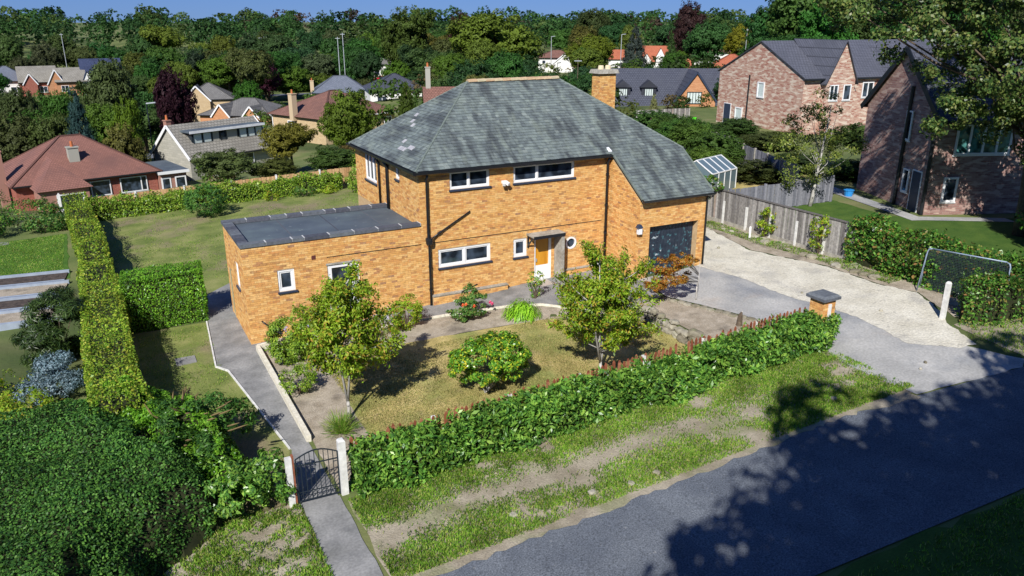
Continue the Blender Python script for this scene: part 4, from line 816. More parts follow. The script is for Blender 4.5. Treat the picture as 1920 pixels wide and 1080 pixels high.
shrub('rhododendron', 'round glossy rhododendron on the lawn with bare pale stems', -1.1, -7.75, [(.35, .1, 1.05, 1.05, .9, .62), (-.25, 0, 1.0, .85, .8, .55), (.5, .1, 1.3, .7, .7, .45)], 9000, .11, .055, M['l_rhodo'], nclump=170, rc=.2, seed=31, bark='bark_pale')
shrub('rose_bush', 'dark leafy rose bush with orange and pink blooms by the house paving', .85, -2.15, [(-.15, 0, .45, .6, .5, .42), (.4, -.05, .5, .5, .45, .45), (.2, .1, .95, .2, .2, .35)], 3600, .085, .05, M['l_rose'], nclump=80, rc=.16, seed=32)
rb = C.objects['rose_bush']
for q, m_ in (((-.28, -.35, .75), 'flower_orange'), ((-.2, -.45, .8), 'flower_orange'), ((.92, -.15, .6), 'flower_pink'), ((.98, -.2, .55), 'flower_pink'), ((.1, -.5, .7), 'flower_orange')):
    P, N, _ = clump_cloud(26, [(0, 0, 0, .05, .05, .05)], 10, .03, 5); link('bloom', leaf_mesh('bloom', P, N, .06, .05, M[m_]), rb, q)
root = thing('daylily_clump', 'bright lime-green mound of strappy daylily leaves by the house paving', 'plant', (2.75, -2.95, gz(2.7, -2.9))); n = 900; g = np.random.default_rng(5); d = norm(np.c_[g.normal(size=(n, 2)), np.abs(g.normal(scale=.7, size=n)) + .1]); rr_ = g.uniform(.35, .78, n)[:, None]
link('leaves', leaf_mesh('daylily', d * rr_ * np.array([1, 1, .85]), norm(d + np.array([0, 0, .8])), g.uniform(.22, .4, n), .035, M['l_lime'], droop=.5, axis=d * 2, fold=.25), root); MB().tube([(0, 0, 0), (0, 0, .25)], [.2, .05], 8).build('rootstock', M['twig'], root)
shrub('rose_shrub', 'thin pale rose shrub standing behind the daylily mound', 4.0, -1.75, [(0, 0, .75, .3, .28, .4), (0, 0, .3, .2, .2, .2)], 500, .08, .055, M['l_rhodo'], nclump=22, rc=.14, seed=33)
shrub('pieris_shrub', 'yellow-green shrub with mauve flower heads at the corner of the wing', -5.45, -1.75, [(0, 0, .75, .85, .8, .7), (.65, -.2, .75, .7, .7, .6), (.1, .1, 1.3, .5, .5, .4), (-.2, -.5, .4, .6, .5, .4)], 12000, .08, .042, M['l_pieris'], nclump=150, rc=.2, seed=34)
sh = C.objects['pieris_shrub']
for k in range(12):
    a = (random.uniform(-.5, 1.0), random.uniform(-.7, .2), random.uniform(.8, 1.4)); P, N, _ = clump_cloud(22, [(0, 0, 0, .05, .05, .08)], 8, .04, k); link('bloom', leaf_mesh('mauve_bloom', P, N, .05, .03, M['flower_mauve']), sh, a)
shrub('box_shrub', 'low round green shrub on the kerb beside the garden path', -6.0, -4.7, [(0, 0, .5, .52, .5, .35), (.2, .1, .62, .35, .35, .25)], 2600, .065, .038, M['l_pieris'], nclump=70, rc=.14, seed=35)
shrub('leafy_shrub', 'loose green shrub beside the black downpipe of the wing', -1.35, -1.75, [(0, 0, .55, .5, .45, .5), (.25, .1, .9, .4, .4, .35), (-.4, -.2, .4, .4, .4, .35)], 3200, .085, .045, M['l_cherry'], nclump=60, rc=.18, seed=36)
shrub('mauve_shrub', 'grey-green shrub with mauve heads half hidden by the cherry tree', -2.7, -2.0, [(0, 0, .55, .6, .5, .45), (.5, .1, .6, .4, .4, .4)], 1200, .08, .035, M['l_pieris'], nclump=45, rc=.16, seed=46)
for k in range(9):
    a = (random.uniform(-.4, .7), random.uniform(-.5, .2), random.uniform(.7, 1.05)); P, N, _ = clump_cloud(22, [(0, 0, 0, .06, .06, .08)], 8, .05, k + 30); link('bloom', leaf_mesh('mauve_bloom', P, N, .06, .03, M['flower_mauve']), C.objects['mauve_shrub'], a)
root = thing('grass_clump', 'feathery grass clump inside the gate at the foot of the cherry tree', 'plant', (-5.55, -7.75, gz(-5.5, -7.7))); n = 900; g = np.random.default_rng(6); d = norm(np.c_[g.normal(size=(n, 2)) * .8, np.abs(g.normal(size=n)) + .35])
link('blades', leaf_mesh('grass_clump', d * g.uniform(.1, .62, n)[:, None], np.cross(d, g.normal(size=(n, 3))), g.uniform(.2, .45, n), .014, M['l_grass'], axis=d * 3), root)
# rusty maple
root = cherry('maple_tree', 'small rusty-orange maple leaning over the planter by the garage', 9.0, -5.35, 2.2, [(-1.1, .2, 1.05, .85, .6, .16), (-1.3, .3, 1.5, .75, .55, .14), (-.7, 0, 1.75, .5, .5, .12), (-1.8, .2, .8, .45, .4, .12)], 41, n=4500, mat='l_maple', L=.08, Wd=.05, r=.03, rc=.16, nclump=80, fork=False, droop=.4)
# dry-stone rockery wall
rk = thing('rockery_wall', 'low dry-stone wall of rough boulders along the planter bed', 'wall', (6.85, -4.6, gz(6.8, -4.7) - .05)); ro = Vector(rk.location)
def rock(sx, sy, sz, seed):
    bm = bmesh.new(); bmesh.ops.create_icosphere(bm, subdivisions=2, radius=1); g = random.Random(seed)
    for v in bm.verts:
        c = v.co; m = max(abs(c.x), abs(c.y), abs(c.z)) ** .55; k = (1 / m) * (1 + g.uniform(-.1, .1)); v.co = Vector((c.x * sx * k, c.y * sy * k, c.z * sz * k))
    me = bpy.data.meshes.new('stone'); bm.to_mesh(me); bm.free(); me.materials.append(M['stone']); return me
rocks = [rock(.2, .26, .12, k) for k in range(8)]
y = -4.5; k = 0
while y > -10.2:
    gy = random.uniform(.3, .5)
    for lv in range(3):
        if lv == 2 and random.random() < .35: continue
        o = link('stone', rocks[k % 8], rk, Vector((6.72 + lv * .07 + random.uniform(-.04, .04), y - gy / 2 + random.uniform(-.08, .08), gz(6.5, y) + .08 + lv * .17)) - ro, (random.uniform(-.2, .2), random.uniform(-.2, .2), random.uniform(-.5, .5))); s_ = gy / .46 * random.uniform(.85, 1.15); o.scale = (s_, s_, random.uniform(.75, 1.15)); k += 1
    y -= gy
rk2 = thing('rock_edging', 'flat edging stones between the planter bed and the concrete drive', 'edging', (8.1, -4.6, gz(8.1, -4.6)))
for t in np.linspace(0, 1, 13):
    p = Vector((8.1, -4.7, 0)).lerp(Vector((9.4, -8.2, 0)), t); o = link('stone', rocks[int(t * 12) % 8], rk2, Vector((p.x + random.uniform(-.05, .05), p.y, gz(p.x, p.y) + .03)) - Vector(rk2.location), (0, 0, random.uniform(0, 3))); o.scale = (.75, .6, .5)
st = thing('tree_stump', 'weathered grey tree stump standing in the planter bed', 'stump', (8.6, -8.1, gz(8.6, -8.1))); MB().tube([(0, 0, -.05), (.02, 0, .12), (.04, .02, .38), (.1, .03, .5)], [.14, .1, .085, .03], 9).build('trunk', M['bark'], st); MB().tube([(.03, 0, .3), (.16, .06, .52)], [.05, .02], 6).build('branch_stub', M['bark_pale'], st)
pl_ = thing('brick_pillar', 'square orange brick gate pillar with grey stone cap at the drive', 'pillar', (9.72, -10.55, gz(9.7, -10.5))); pl_.scale = (1, 1, 1.12); b_ = .27
mb = MB(); mb.box(-b_, b_, -b_, b_, -.1, 1.42); pw = mb.build('shaft', M['mortar'], pl_)
for f_ in (F((-b_, -b_, 0), (1, 0, 0)), F((-b_, b_, 0), (0, -1, 0)), F((b_, -b_, 0), (0, 1, 0))):
    for b in bricks_of(2 * b_, 0, 1.42): fbox(MB(), f_, b[0], b[1], 0, .008 + random.uniform(-.002, .003), b[2], b[3], skip=(4,)).build('brick', M['brick'], pw)
MB().hexa([(s * .38, t * .38, 1.42) for s, t in ((-1, -1), (1, -1), (1, 1), (-1, 1))] + [(s * .38, t * .38, 1.5) for s, t in ((-1, -1), (1, -1), (1, 1), (-1, 1))]).hexa([(s * .38, t * .38, 1.5) for s, t in ((-1, -1), (1, -1), (1, 1), (-1, 1))] + [(s * .3, t * .3, 1.56) for s, t in ((-1, -1), (1, -1), (1, 1), (-1, 1))], skip=(0,)).build('cap', M['coping'], pl_)
MB().box(-.06, .06, -b_ - .05, -b_ - .012, .2, 1.3).build('post', M['post_white'], pl_)
bk = thing('concrete_block', 'low grey-topped concrete block beside the brick pillar', 'block', (9.0, -9.75, gz(9, -9.7) - .02)); MB().box(-.32, .32, -.3, .3, 0, .55).build('body', M['post_white'], bk); MB().hexa([(s * .36, t * .34, .55) for s, t in ((-1, -1), (1, -1), (1, 1), (-1, 1))] + [(s * .36, t * .34, .61) for s, t in ((-1, -1), (1, -1), (1, 1), (-1, 1))]).build('cap', M['coping'], bk)
sl = thing('paving_slab', 'grey paving slab lying on the grass beside the hedge', 'slab', (-8.75, -.15, gz(-8.7, -.1))); MB().box(-.32, .32, -.3, .3, 0, .05).build('slab', M['path'], sl)
# debris on the drive
for k, (x, y, s_) in enumerate(((14.0, -1.0, .10), (12.7, -7.1, .07), (13.6, -9.9, .09), (12.4, -8.9, .06), (11.2, -13.4, .07), (10.7, -13.6, .06))):
    o = link('loose_stone', rocks[k], None, (x, y, gz(x, y) + .06), (0, 0, k)); o.scale = (s_ * 3.5, s_ * 2.5, s_ * 5); tag(o, ('dark fist-sized stone alone on the pale drive near the fence', 'small stone on the drive beyond the brick pillar', 'small stone on the pale drive towards the goal', 'small stone at the edge of the concrete behind the pillar', 'small stone on the concrete drive entrance', 'small stone on the drive entrance close to the verge')[k], 'stone', 'stones lying on the drive')
for k, (x, y) in enumerate(((-1.2, -13.7), (-.2, -13.9), (.6, -13.85), (-3.2, -13.5), (7.1, -13.5))):
    o = link('verge_stone', rocks[k + 2], None, (x, y, gz(x, y) + .04), (0, 0, k)); o.scale = (.5, .35, .45); tag(o, ('pale stone near the middle of the verge edge', 'rounded stone close to the road at mid verge', 'small stone by the road just right of mid verge', 'pale stone on the verge edge towards the gate path', 'lone pale stone on the verge towards the drive')[k], 'stone', 'stones on the roadside verge')

# ---------------------------------------------------------------- left boundary and neighbour's garden
hedge('privet_hedge', 'long clipped yellow-green privet hedge down the left boundary', [(-10.8, -6.0), (-10.95, -3.5), (-11.0, 4.2), (-11.0, 5.6)], .7, lambda t: 1.75 + .06 * math.sin(t * 20), M['l_privet'], 26000, .065, .04, depth=.12, lump=.09, lumpscale=.6, seed=11, jit=.65, shoots=120)
hedge('privet_hedge', 'narrow far stretch of privet hedge bordering the back lawn', [(-11.05, 6.4), (-11.2, 13), (-11.6, 20), (-11.9, 24.6)], .62, lambda t: 1.6 + .14 * math.sin(t * 26) - .1 * t, M['l_privet'], 21000, .07, .045, depth=.12, lump=.14, lumpscale=.8, seed=12, jit=.6, shoots=160)
hedge('boundary_hedge', 'thick square-cut bright green hedge block across the end of the side lawn', [(-10.3, 4.25), (-7.45, 4.05)], .72, lambda t: 2.12 - .05 * t, M['l_block'], 17000, .06, .036, depth=.1, lump=.06, lumpscale=.45, seed=13, jit=.55)
g = np.random.default_rng(14)
def mound(name, label, poly, H, n, L, Wd, mat, seed, lump=.22, ls=.8, soft=.9, jit=.6, cat='hedge', z0=0.0):
    '''loose hedge mass over an irregular outline: leaves lie on a lumpy height field'''
    g = np.random.default_rng(seed); pv = np.array(poly, float); c = pv.mean(0); root = thing(name, label, cat, (float(c[0]), float(c[1]), gz(*c)))
    def edge(X, Y):                                  # distance inside the outline
        P = np.stack([X, Y], -1); d = np.full(X.shape, 1e9); ins = np.zeros(X.shape, bool)
        for a, b in zip(pv, np.roll(pv, -1, 0)):
            e = b - a; t = np.clip(((P - a) @ e) / (e @ e), 0, 1); d = np.minimum(d, np.linalg.norm(P - a - t[..., None] * e, axis=-1))
            ins ^= ((a[1] > Y) != (b[1] > Y)) & (X < e[0] * (Y - a[1]) / (e[1] if abs(e[1]) > 1e-9 else 1e-9) + a[0])
        return np.where(ins, d, -d)
    def hf(X, Y):
        P3 = np.stack([X, Y, 0 * X], -1); d = edge(X, Y) + wob(P3, .7, seed + 3) * .25
        return (H + wob(P3, ls, seed) * lump + wob(P3, ls * .35, seed + 1) * lump * .5) * np.clip(d / soft, 0, 1) ** .4
    lo, hi = pv.min(0), pv.max(0); X = g.uniform(lo[0], hi[0], n * 2); Y = g.uniform(lo[1], hi[1], n * 2); h = hf(X, Y); e_ = .06
    gx = (hf(X + e_, Y) - hf(X - e_, Y)) / (2 * e_); gy = (hf(X, Y + e_) - hf(X, Y - e_)) / (2 * e_); steep = np.clip(np.hypot(gx, gy), 0, 6)
    keep = (h > .15) & (g.random(n * 2) < (1 + steep) / 4); X, Y, h, gx, gy, steep = [q[keep] for q in (X, Y, h, gx, gy, steep)]
    drop = np.where(steep > 1.2, g.uniform(0, .5, len(X)) * h, 0)
    N = norm(np.c_[-gx, -gy, np.ones(len(X))]); P = np.c_[X, Y, T(X, Y) + h - drop - np.abs(g.normal(scale=.07, size=len(X)))] - np.array(root.location)
    link('leaves', leaf_mesh(name, P, N + g.normal(scale=jit, size=(len(X), 3)), g.uniform(.7, 1.3, len(X)) * L, g.uniform(.7, 1.2, len(X)) * Wd, mat), root)
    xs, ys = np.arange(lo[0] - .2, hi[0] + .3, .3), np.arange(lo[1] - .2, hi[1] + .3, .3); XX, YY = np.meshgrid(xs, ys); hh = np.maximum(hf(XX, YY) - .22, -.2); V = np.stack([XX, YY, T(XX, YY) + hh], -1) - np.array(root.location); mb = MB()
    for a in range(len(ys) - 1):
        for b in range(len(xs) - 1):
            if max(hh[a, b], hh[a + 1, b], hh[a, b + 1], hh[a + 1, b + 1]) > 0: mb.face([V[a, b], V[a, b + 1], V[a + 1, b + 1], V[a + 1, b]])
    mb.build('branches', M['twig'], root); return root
mound('holly_hedge', 'broad loose dark green hedge filling the near left corner', [(-20, -3.0), (-16, -3.7), (-13.2, -3.9), (-11.5, -4.0), (-10.4, -5.8), (-9.9, -7.6), (-9.3, -9.2), (-9.3, -10.6), (-10.4, -11.4), (-12, -14.5), (-20, -15)], 1.72, 190000, .075, .045, M['l_darklaurel'], 14, lump=.15, ls=1.1, jit=.62)
shrub('laurel_bush', 'glossy laurel bush on the shaded side of the iron gate', -8.6, -10.1, [(-.9, .1, .55, .7, .6, .55), (0, 0, .65, .75, .6, .6), (.65, 0, .7, .5, .5, .6), (-.4, .3, .95, .5, .5, .35), (.7, .1, 1.15, .3, .3, .3), (-1.5, .2, .5, .6, .6, .5)], 7500, .125, .056, M['l_laurel'], cat='bush', nclump=150, rc=.2, seed=15)
bud = shrub('buddleia_bush', 'sprawling dark buddleia with brown flower spikes near the gate', -9.3, -7.4, [(0, 0, 1.2, 1.1, 1.2, .7), (.7, .6, 1.0, .9, .9, .6), (-.9, .5, 1.2, 1.0, .9, .7), (-.4, -1.2, .9, 1.1, .9, .7), (-1.2, -.6, 1.2, .9, .9, .7), (.4, -.7, .8, .8, .7, .5)], 12000, .12, .045, M['l_darklaurel'], nclump=130, rc=.3, seed=42, droop=.3)
g = random.Random(3); spike = plain('dead_buddleia_spike', (.16, .115, .05), rough=.9)
for k in range(34):
    a = g.uniform(0, 6.28); r = g.uniform(.2, 1.25); p = Vector((math.cos(a) * r, math.sin(a) * r * 1.1, 1.75 - .4 * r + g.uniform(-.1, .3))); d = Vector((math.cos(a) + .5, math.sin(a), .5)).normalized() * g.uniform(.24, .42)
    MB().tube([p, p + d * .4, p + d], [.014, .026, .006], 5).build('flower_spike', spike, bud)
mound('privet_bush', 'untrimmed mixed green end of the privet hedge sprawling towards the gate', [(-11.8, -3.6), (-10.0, -3.2), (-9.3, -4.4), (-8.9, -5.9), (-8.3, -7.4), (-8.0, -9.0), (-8.4, -9.9), (-9.9, -9.9), (-10.6, -8.0), (-11.9, -5.6)], 1.45, 60000, .085, .05, M['l_block'], 43, lump=.26, ls=.6, soft=.7, jit=.75, cat='bush')
shrub('conifer_bush', 'dark feathery conifer against the privet hedge', -12.45, 2.6, [(0, 0, 1.2, .95, .9, 1.2), (-.5, -.3, .8, .8, .8, .8), (.2, .3, 1.9, .5, .5, .5)], 16000, .2, .028, leafmat('dark_conifer', G((.012, .03, .008), (.03, .055, .012), (.05, .085, .016)), trans=.1), nclump=110, rc=.3, seed=44, droop=-.6)
sp = shrub('blue_spruce', 'low spreading powder-blue spruce beside the privet hedge', -12.75, -.5, [(0, .3, .55, .75, .6, .3), (-.4, -.4, .45, .65, .6, .25), (.35, -.5, .6, .6, .6, .25), (.2, .8, .8, .5, .5, .25), (.0, 0, 1.0, .4, .4, .25)], 11000, .08, .035, leafmat('blue_needles', G((.05, .09, .10), (.10, .16, .18), (.16, .235, .27), (.25, .33, .37)), trans=.1, spec=.3, gain=1.2), nclump=110, rc=.2, seed=45)
shrub('rose_border', 'mixed green and russet rose shrub by the planting beds', -14.2, -.6, [(0, 0, .6, .9, .8, .5), (-.7, .5, .6, .8, .7, .5)], 2600, .09, .055, M['l_cherry'], nclump=70, rc=.25, seed=47)
shrub('flowering_bush', 'yellow-green shrub with pale flowers behind the holly hedge', -13.2, -3.4, [(0, 0, .9, .9, .8, .6), (-.9, .3, .7, .7, .6, .5)], 3400, .085, .05, M['l_cherry'], nclump=80, rc=.24, seed=48)
# vegetable beds with pale boards
for k, y in enumerate((14.0, 12.25, 10.5, 8.75)):
    r_ = thing('planting_bed', ('dark planting bed next to the bright green lawn', 'dark planting bed second from the green lawn', 'dark planting bed third from the green lawn', 'dark planting bed farthest from the green lawn')[k], 'bed', (-20, y - 1.1, gz(-18, y)), math.atan2(-.9, 7.6), 'dark beds between pale boards')
    MB().box(0, 7.5, 0, 1.45, -.35, .34).build('soil', M['soil'] if k % 2 else mk('mulch%d' % k, [(.3, (.035, .028, .025)), (.7, (.11, .085, .07))], scale=7, rough=.95, bump=(18, .8, .03)), r_)
    for v in (-.12, 1.45): MB().box(0, 7.55, v, v + .2, -.35, .43).build('board', M['board_blue'], r_)
r_ = thing('stepping_path', 'narrow grey paved strip across the bright lawn', 'path', (-16, 21.5, gz(-16, 21.5)), -.12)
for k in range(7): MB().box(k * .5, k * .5 + .47, -.3, .3, .0, .05).build('slab', M['path'], r_)
for k, (x, y, lb, wd_, ht) in enumerate(((-14.2, 24.4, 'dark leafy shrub left of the white fence post', 1.5, 1.6), (-16.6, 23.3, 'dark shrub at the edge of the bright lawn', 1.5, 1.7), (-13.5, 22.8, 'purplish low shrub by the hedge end', 1.0, .9), (-17.2, 26.5, 'tall dark shrub behind the lawn border', 2.0, 2.4))):
    shrub('garden_shrub', lb, x, y, [(0, 0, ht * .55, wd_, wd_ * .8, ht * .45), (wd_ * .5, .2, ht * .45, wd_ * .6, wd_ * .6, ht * .4)], 2600, .12, .07, M['l_ivy'] if k != 2 else M['l_rose'], nclump=70, rc=.35, seed=60 + k, group='shrubs round the bright lawn')
po_ = thing('fence_post', 'white concrete post at the far end of the privet hedge', 'post', (-12.65, 24.2, gz(-12.6, 24.2))); MB().box(-.07, .07, -.07, .07, 0, 1.75).build('shaft', M['post_white'], po_); MB().tube([(0, 0, 1.75), (0, 0, 1.82)], [.06, .02], 6).build('cap', M['post_white'], po_)
# back hedge, fence, ball bush
hedge('back_hedge', 'row of laurel shrubs grown together along the back fence', [(-11.2, 24.1), (-4, 23.6), (3.4, 22.6)], .5, lambda t: 1.05 + .12 * math.sin(t * 62) + .1 * math.sin(t * 17), M['l_pieris'], 19000, .11, .055, depth=.3, lump=.24, lumpscale=.5, seed=16, jit=.7, shoots=160)
def board_fence(name, label, a, b, h, mat, board=.15, gap=.01, post=None, pmat='post_white', cap=False, gravel=None, ph=None, th=.02, front=False, double=False):
    a, b = Vector((*a, 0)), Vector((*b, 0)); L = (b - a).length; d = (b - a) / L; root = thing(name, label, 'fence', (a.x, a.y, gz(a.x, a.y)), math.atan2(d.y, d.x)); base = root.location.z
    def zz(u): p = a + d * u; return gz(p.x, p.y) - base
    me = MB().box(0, board - gap, -th / 2, th / 2, 0, h).mesh('board', M[mat]); u = 0
    while u < L - board * .5:
        link('board', me, root, (u, random.uniform(-.006, .006), zz(u) + (.16 if gravel else .03) + random.uniform(-.02, .02)), (0, random.uniform(-.012, .012), 0)); u += board
    for z in (.3, h - .2): MB().bar((0, th + .02, zz(0) + z), (L, th + .02, zz(L) + z), .04, .07).build('rail', M[mat], root)
    if post:
        u = 0.0
        while u <= L + .01:
            MB().box(u - .055, u + .055, -.07 if not front else -.16, .05 if not front else -.03, zz(u) - .05, zz(u) + (ph or h + .1)).build('post', M[pmat], root); u += post
    if cap: MB().bar((0, 0, zz(0) + h + .17), (L, 0, zz(L) + h + .17), .12, .05).build('cap_rail', M[mat], root)
    if gravel:
        u = 0
        while u < L: MB().box(u + .06, min(u + gravel, L) - .06, -.035, .035, zz(u) - .02, zz(u) + .17).build('gravel_board', M['conc_trim'], root); u += gravel
    return root
board_fence('close_board_fence', 'tan boarded fence topping out behind the laurel row', (-11.4, 25.1), (5.2, 23.5), 1.12, 'fence_tan', .16, .012, post=2.75)
shrub('ball_bush', 'large round dark green bush clipped to a ball on the back lawn', -5.2, 20.6, [(0, 0, 1.0, 1.22, 1.15, .9)], 6500, .09, .05, M['l_darklaurel'], nclump=260, rc=.18, seed=51)
shrub('corner_bush', 'tall yellow-green bush at the back corner of the house', 4.6, 20.6, [(0, 0, 1.3, 1.2, 1.1, 1.2), (.2, 0, 2.3, .9, .9, .8), (-.3, .5, .8, 1.0, .9, .8), (.5, -.2, 2.9, .5, .5, .5)], 6500, .12, .065, M['l_pieris'], nclump=130, rc=.32, seed=52)
for k, (x, y, s_, lb) in enumerate(((-1.2, 22.2, .55, 'low straw-coloured shrub at the foot of the back hedge'), (.8, 22.0, .7, 'grey-green lavender mound in front of the back hedge'), (2.4, 21.9, .5, 'low creeping shrub beside the tall corner bush'))):
    shrub('border_shrub', lb, x, y, [(0, 0, s_ * .5, s_, s_ * .7, s_ * .5)], 700, .1, .04, M['l_rose'] if k == 1 else M['l_cherry'], nclump=30, rc=.2, seed=70 + k)

# ---------------------------------------------------------------- right boundary
fr_ = board_fence('paling_fence', 'silvered grey paling fence with white concrete spurs beside the drive', (17.0, 5.2), (17.1, -5.7), 1.5, 'fence_grey', .125, .018, post=1.56, ph=1.15, cap=True, gravel=1.56, front=False)
hedge('ivy_hedge', 'tall ragged ivy-covered hedge running on from the grey paling fence', [(17.35, -5.4), (17.3, -9), (17.5, -13.4)], .55, lambda t: 1.75 + .12 * math.sin(t * 17), M['l_ivy'], 15000, .11, .075, depth=.25, lump=.28, lumpscale=.7, seed=17, jit=.75, shoots=200)
hedge('privet_hedge', 'shaggy hedge beside the white post at the drive entrance', [(15.1, -11.75), (16.1, -12.55), (24, -13.3)], .55, lambda t: 1.45 + .12 * math.sin(t * 21), M['l_ivy'], 13000, .095, .05, depth=.25, lump=.24, lumpscale=.6, seed=18, jit=.75, shoots=200)
for k, (y, h) in enumerate(((3.2, 1.9), (-1.0, .9), (-4.1, 1.3))):
    shrub('fence_creeper', ('green creeper smothering the fence near the garage', 'red-tinged creeper trailing over the middle of the paling fence', 'rusty creeper hanging on the paling fence near the ivy hedge')[k], 16.85, y, [(0, 0, h, .25, .45 if k else 1.0, .5), (0, .1, h * .5, .22, .3, .4)], 900 if k else 2200, .09, .065, M['l_ivy'] if k == 0 else M['l_cherry'], cat='creeper', nclump=40, rc=.18, seed=80 + k)
bank = hedge('weedy_bank', 'weedy earth bank with loose stones at the foot of the paling fence', [(16.3, 2.5), (16.2, -1.5), (16.5, -4.5), (16.5, -8.2)], .32, .12, M['l_grass'], 5200, .09, .02, depth=.05, lump=.05, core=False, seed=19, jit=.9, category='bank')
for k in range(22):
    y = 2 - k * .45; o = link('bank_stone', rocks[k % 8], bank, Vector((16.45 + random.uniform(-.25, .3), y, gz(16.4, y) + .04)) - Vector(bank.location), (random.uniform(-.3, .3), random.uniform(-.3, .3), random.uniform(0, 3))); s_ = random.uniform(.4, 1.0); o.scale = (s_, s_, s_)
sp_ = thing('broken_spur', 'short white concrete spur leaning out of the bank', 'post', (16.1, -.75, gz(16.1, -.7)), .4); MB().bar((0, 0, -.05), (.22, .1, .55), .09).build('shaft', M['post_white'], sp_); MB().bar((.22, .1, .55), (.23, .105, .58), .07).build('cap', M['post_white'], sp_)
pw_ = thing('gate_post', 'square white concrete post at the end of the drive hedge', 'post', (14.7, -11.5, gz(14.7, -11.5) - .03)); MB().box(-.07, .07, -.07, .07, 0, 1.36).build('shaft', M['post_white'], pw_); MB().hexa([(s * .07, t * .07, 1.36) for s, t in ((-1, -1), (1, -1), (1, 1), (-1, 1))] + [(s * .04, t * .04, 1.42) for s, t in ((-1, -1), (1, -1), (1, 1), (-1, 1))]).build('cap', M['post_white'], pw_)
gl_ = thing('football_goal', 'white tube football goal with dark net standing against the ivy hedge', 'goal', (16.4, -9.25, gz(16.4, -9.3)), 0); A = [Vector((0, 0, 0)), Vector((.12, -.1, 1.72)), Vector((.38, -3.0, 1.86)), Vector((.3, -3.05, 0))]
def rc_(a, b, r_=.12, n=5): return [a.lerp(b, t) for t in np.linspace(0, 1, n)]
MB().tube([A[0], A[1] - Vector((.01, 0, .14)), A[1] + Vector((0, -.04, -.04)), A[1] + Vector((.005, -.16, .0))], .024, 8).build('post', M['goal'], gl_, True)
MB().tube([A[1] + Vector((.005, -.16, 0)), A[2] + Vector((0, .16, 0))], .024, 8).build('crossbar', M['goal'], gl_, True)
MB().tube([A[2] + Vector((0, .16, 0)), A[2] + Vector((0, .04, -.04)), A[2] + Vector((0, 0, -.14)), A[3]], .024, 8).build('post', M['goal'], gl_, True)
for a, b in ((Vector((.1, -.08, 1.45)), Vector((.42, .18, 0))), (Vector((.2, -3.1, 1.45)), Vector((.55, -3.3, 0)))): MB().tube([a, b], .024, 7).build('stay', M['goal'], gl_, True)
mb = MB()
for k in range(53):
    t = k / 52; p, q = A[1].lerp(A[2], t), Vector((.45, 0, .02)).lerp(Vector((.55, -3.25, .02)), t); mb.bar(p, p.lerp(q, .5) + Vector((.03, 0, -.05)), .016, .008); mb.bar(p.lerp(q, .5) + Vector((.03, 0, -.05)), q, .016, .008)
for k in range(29):
    t = k / 28; mb.bar(A[1].lerp(Vector((.45, 0, .02)), t), A[2].lerp(Vector((.55, -3.25, .02)), t), .008, .014)
nt_ = mb.build('net', M['net'], gl_); nt_['kind'] = 'stuff'

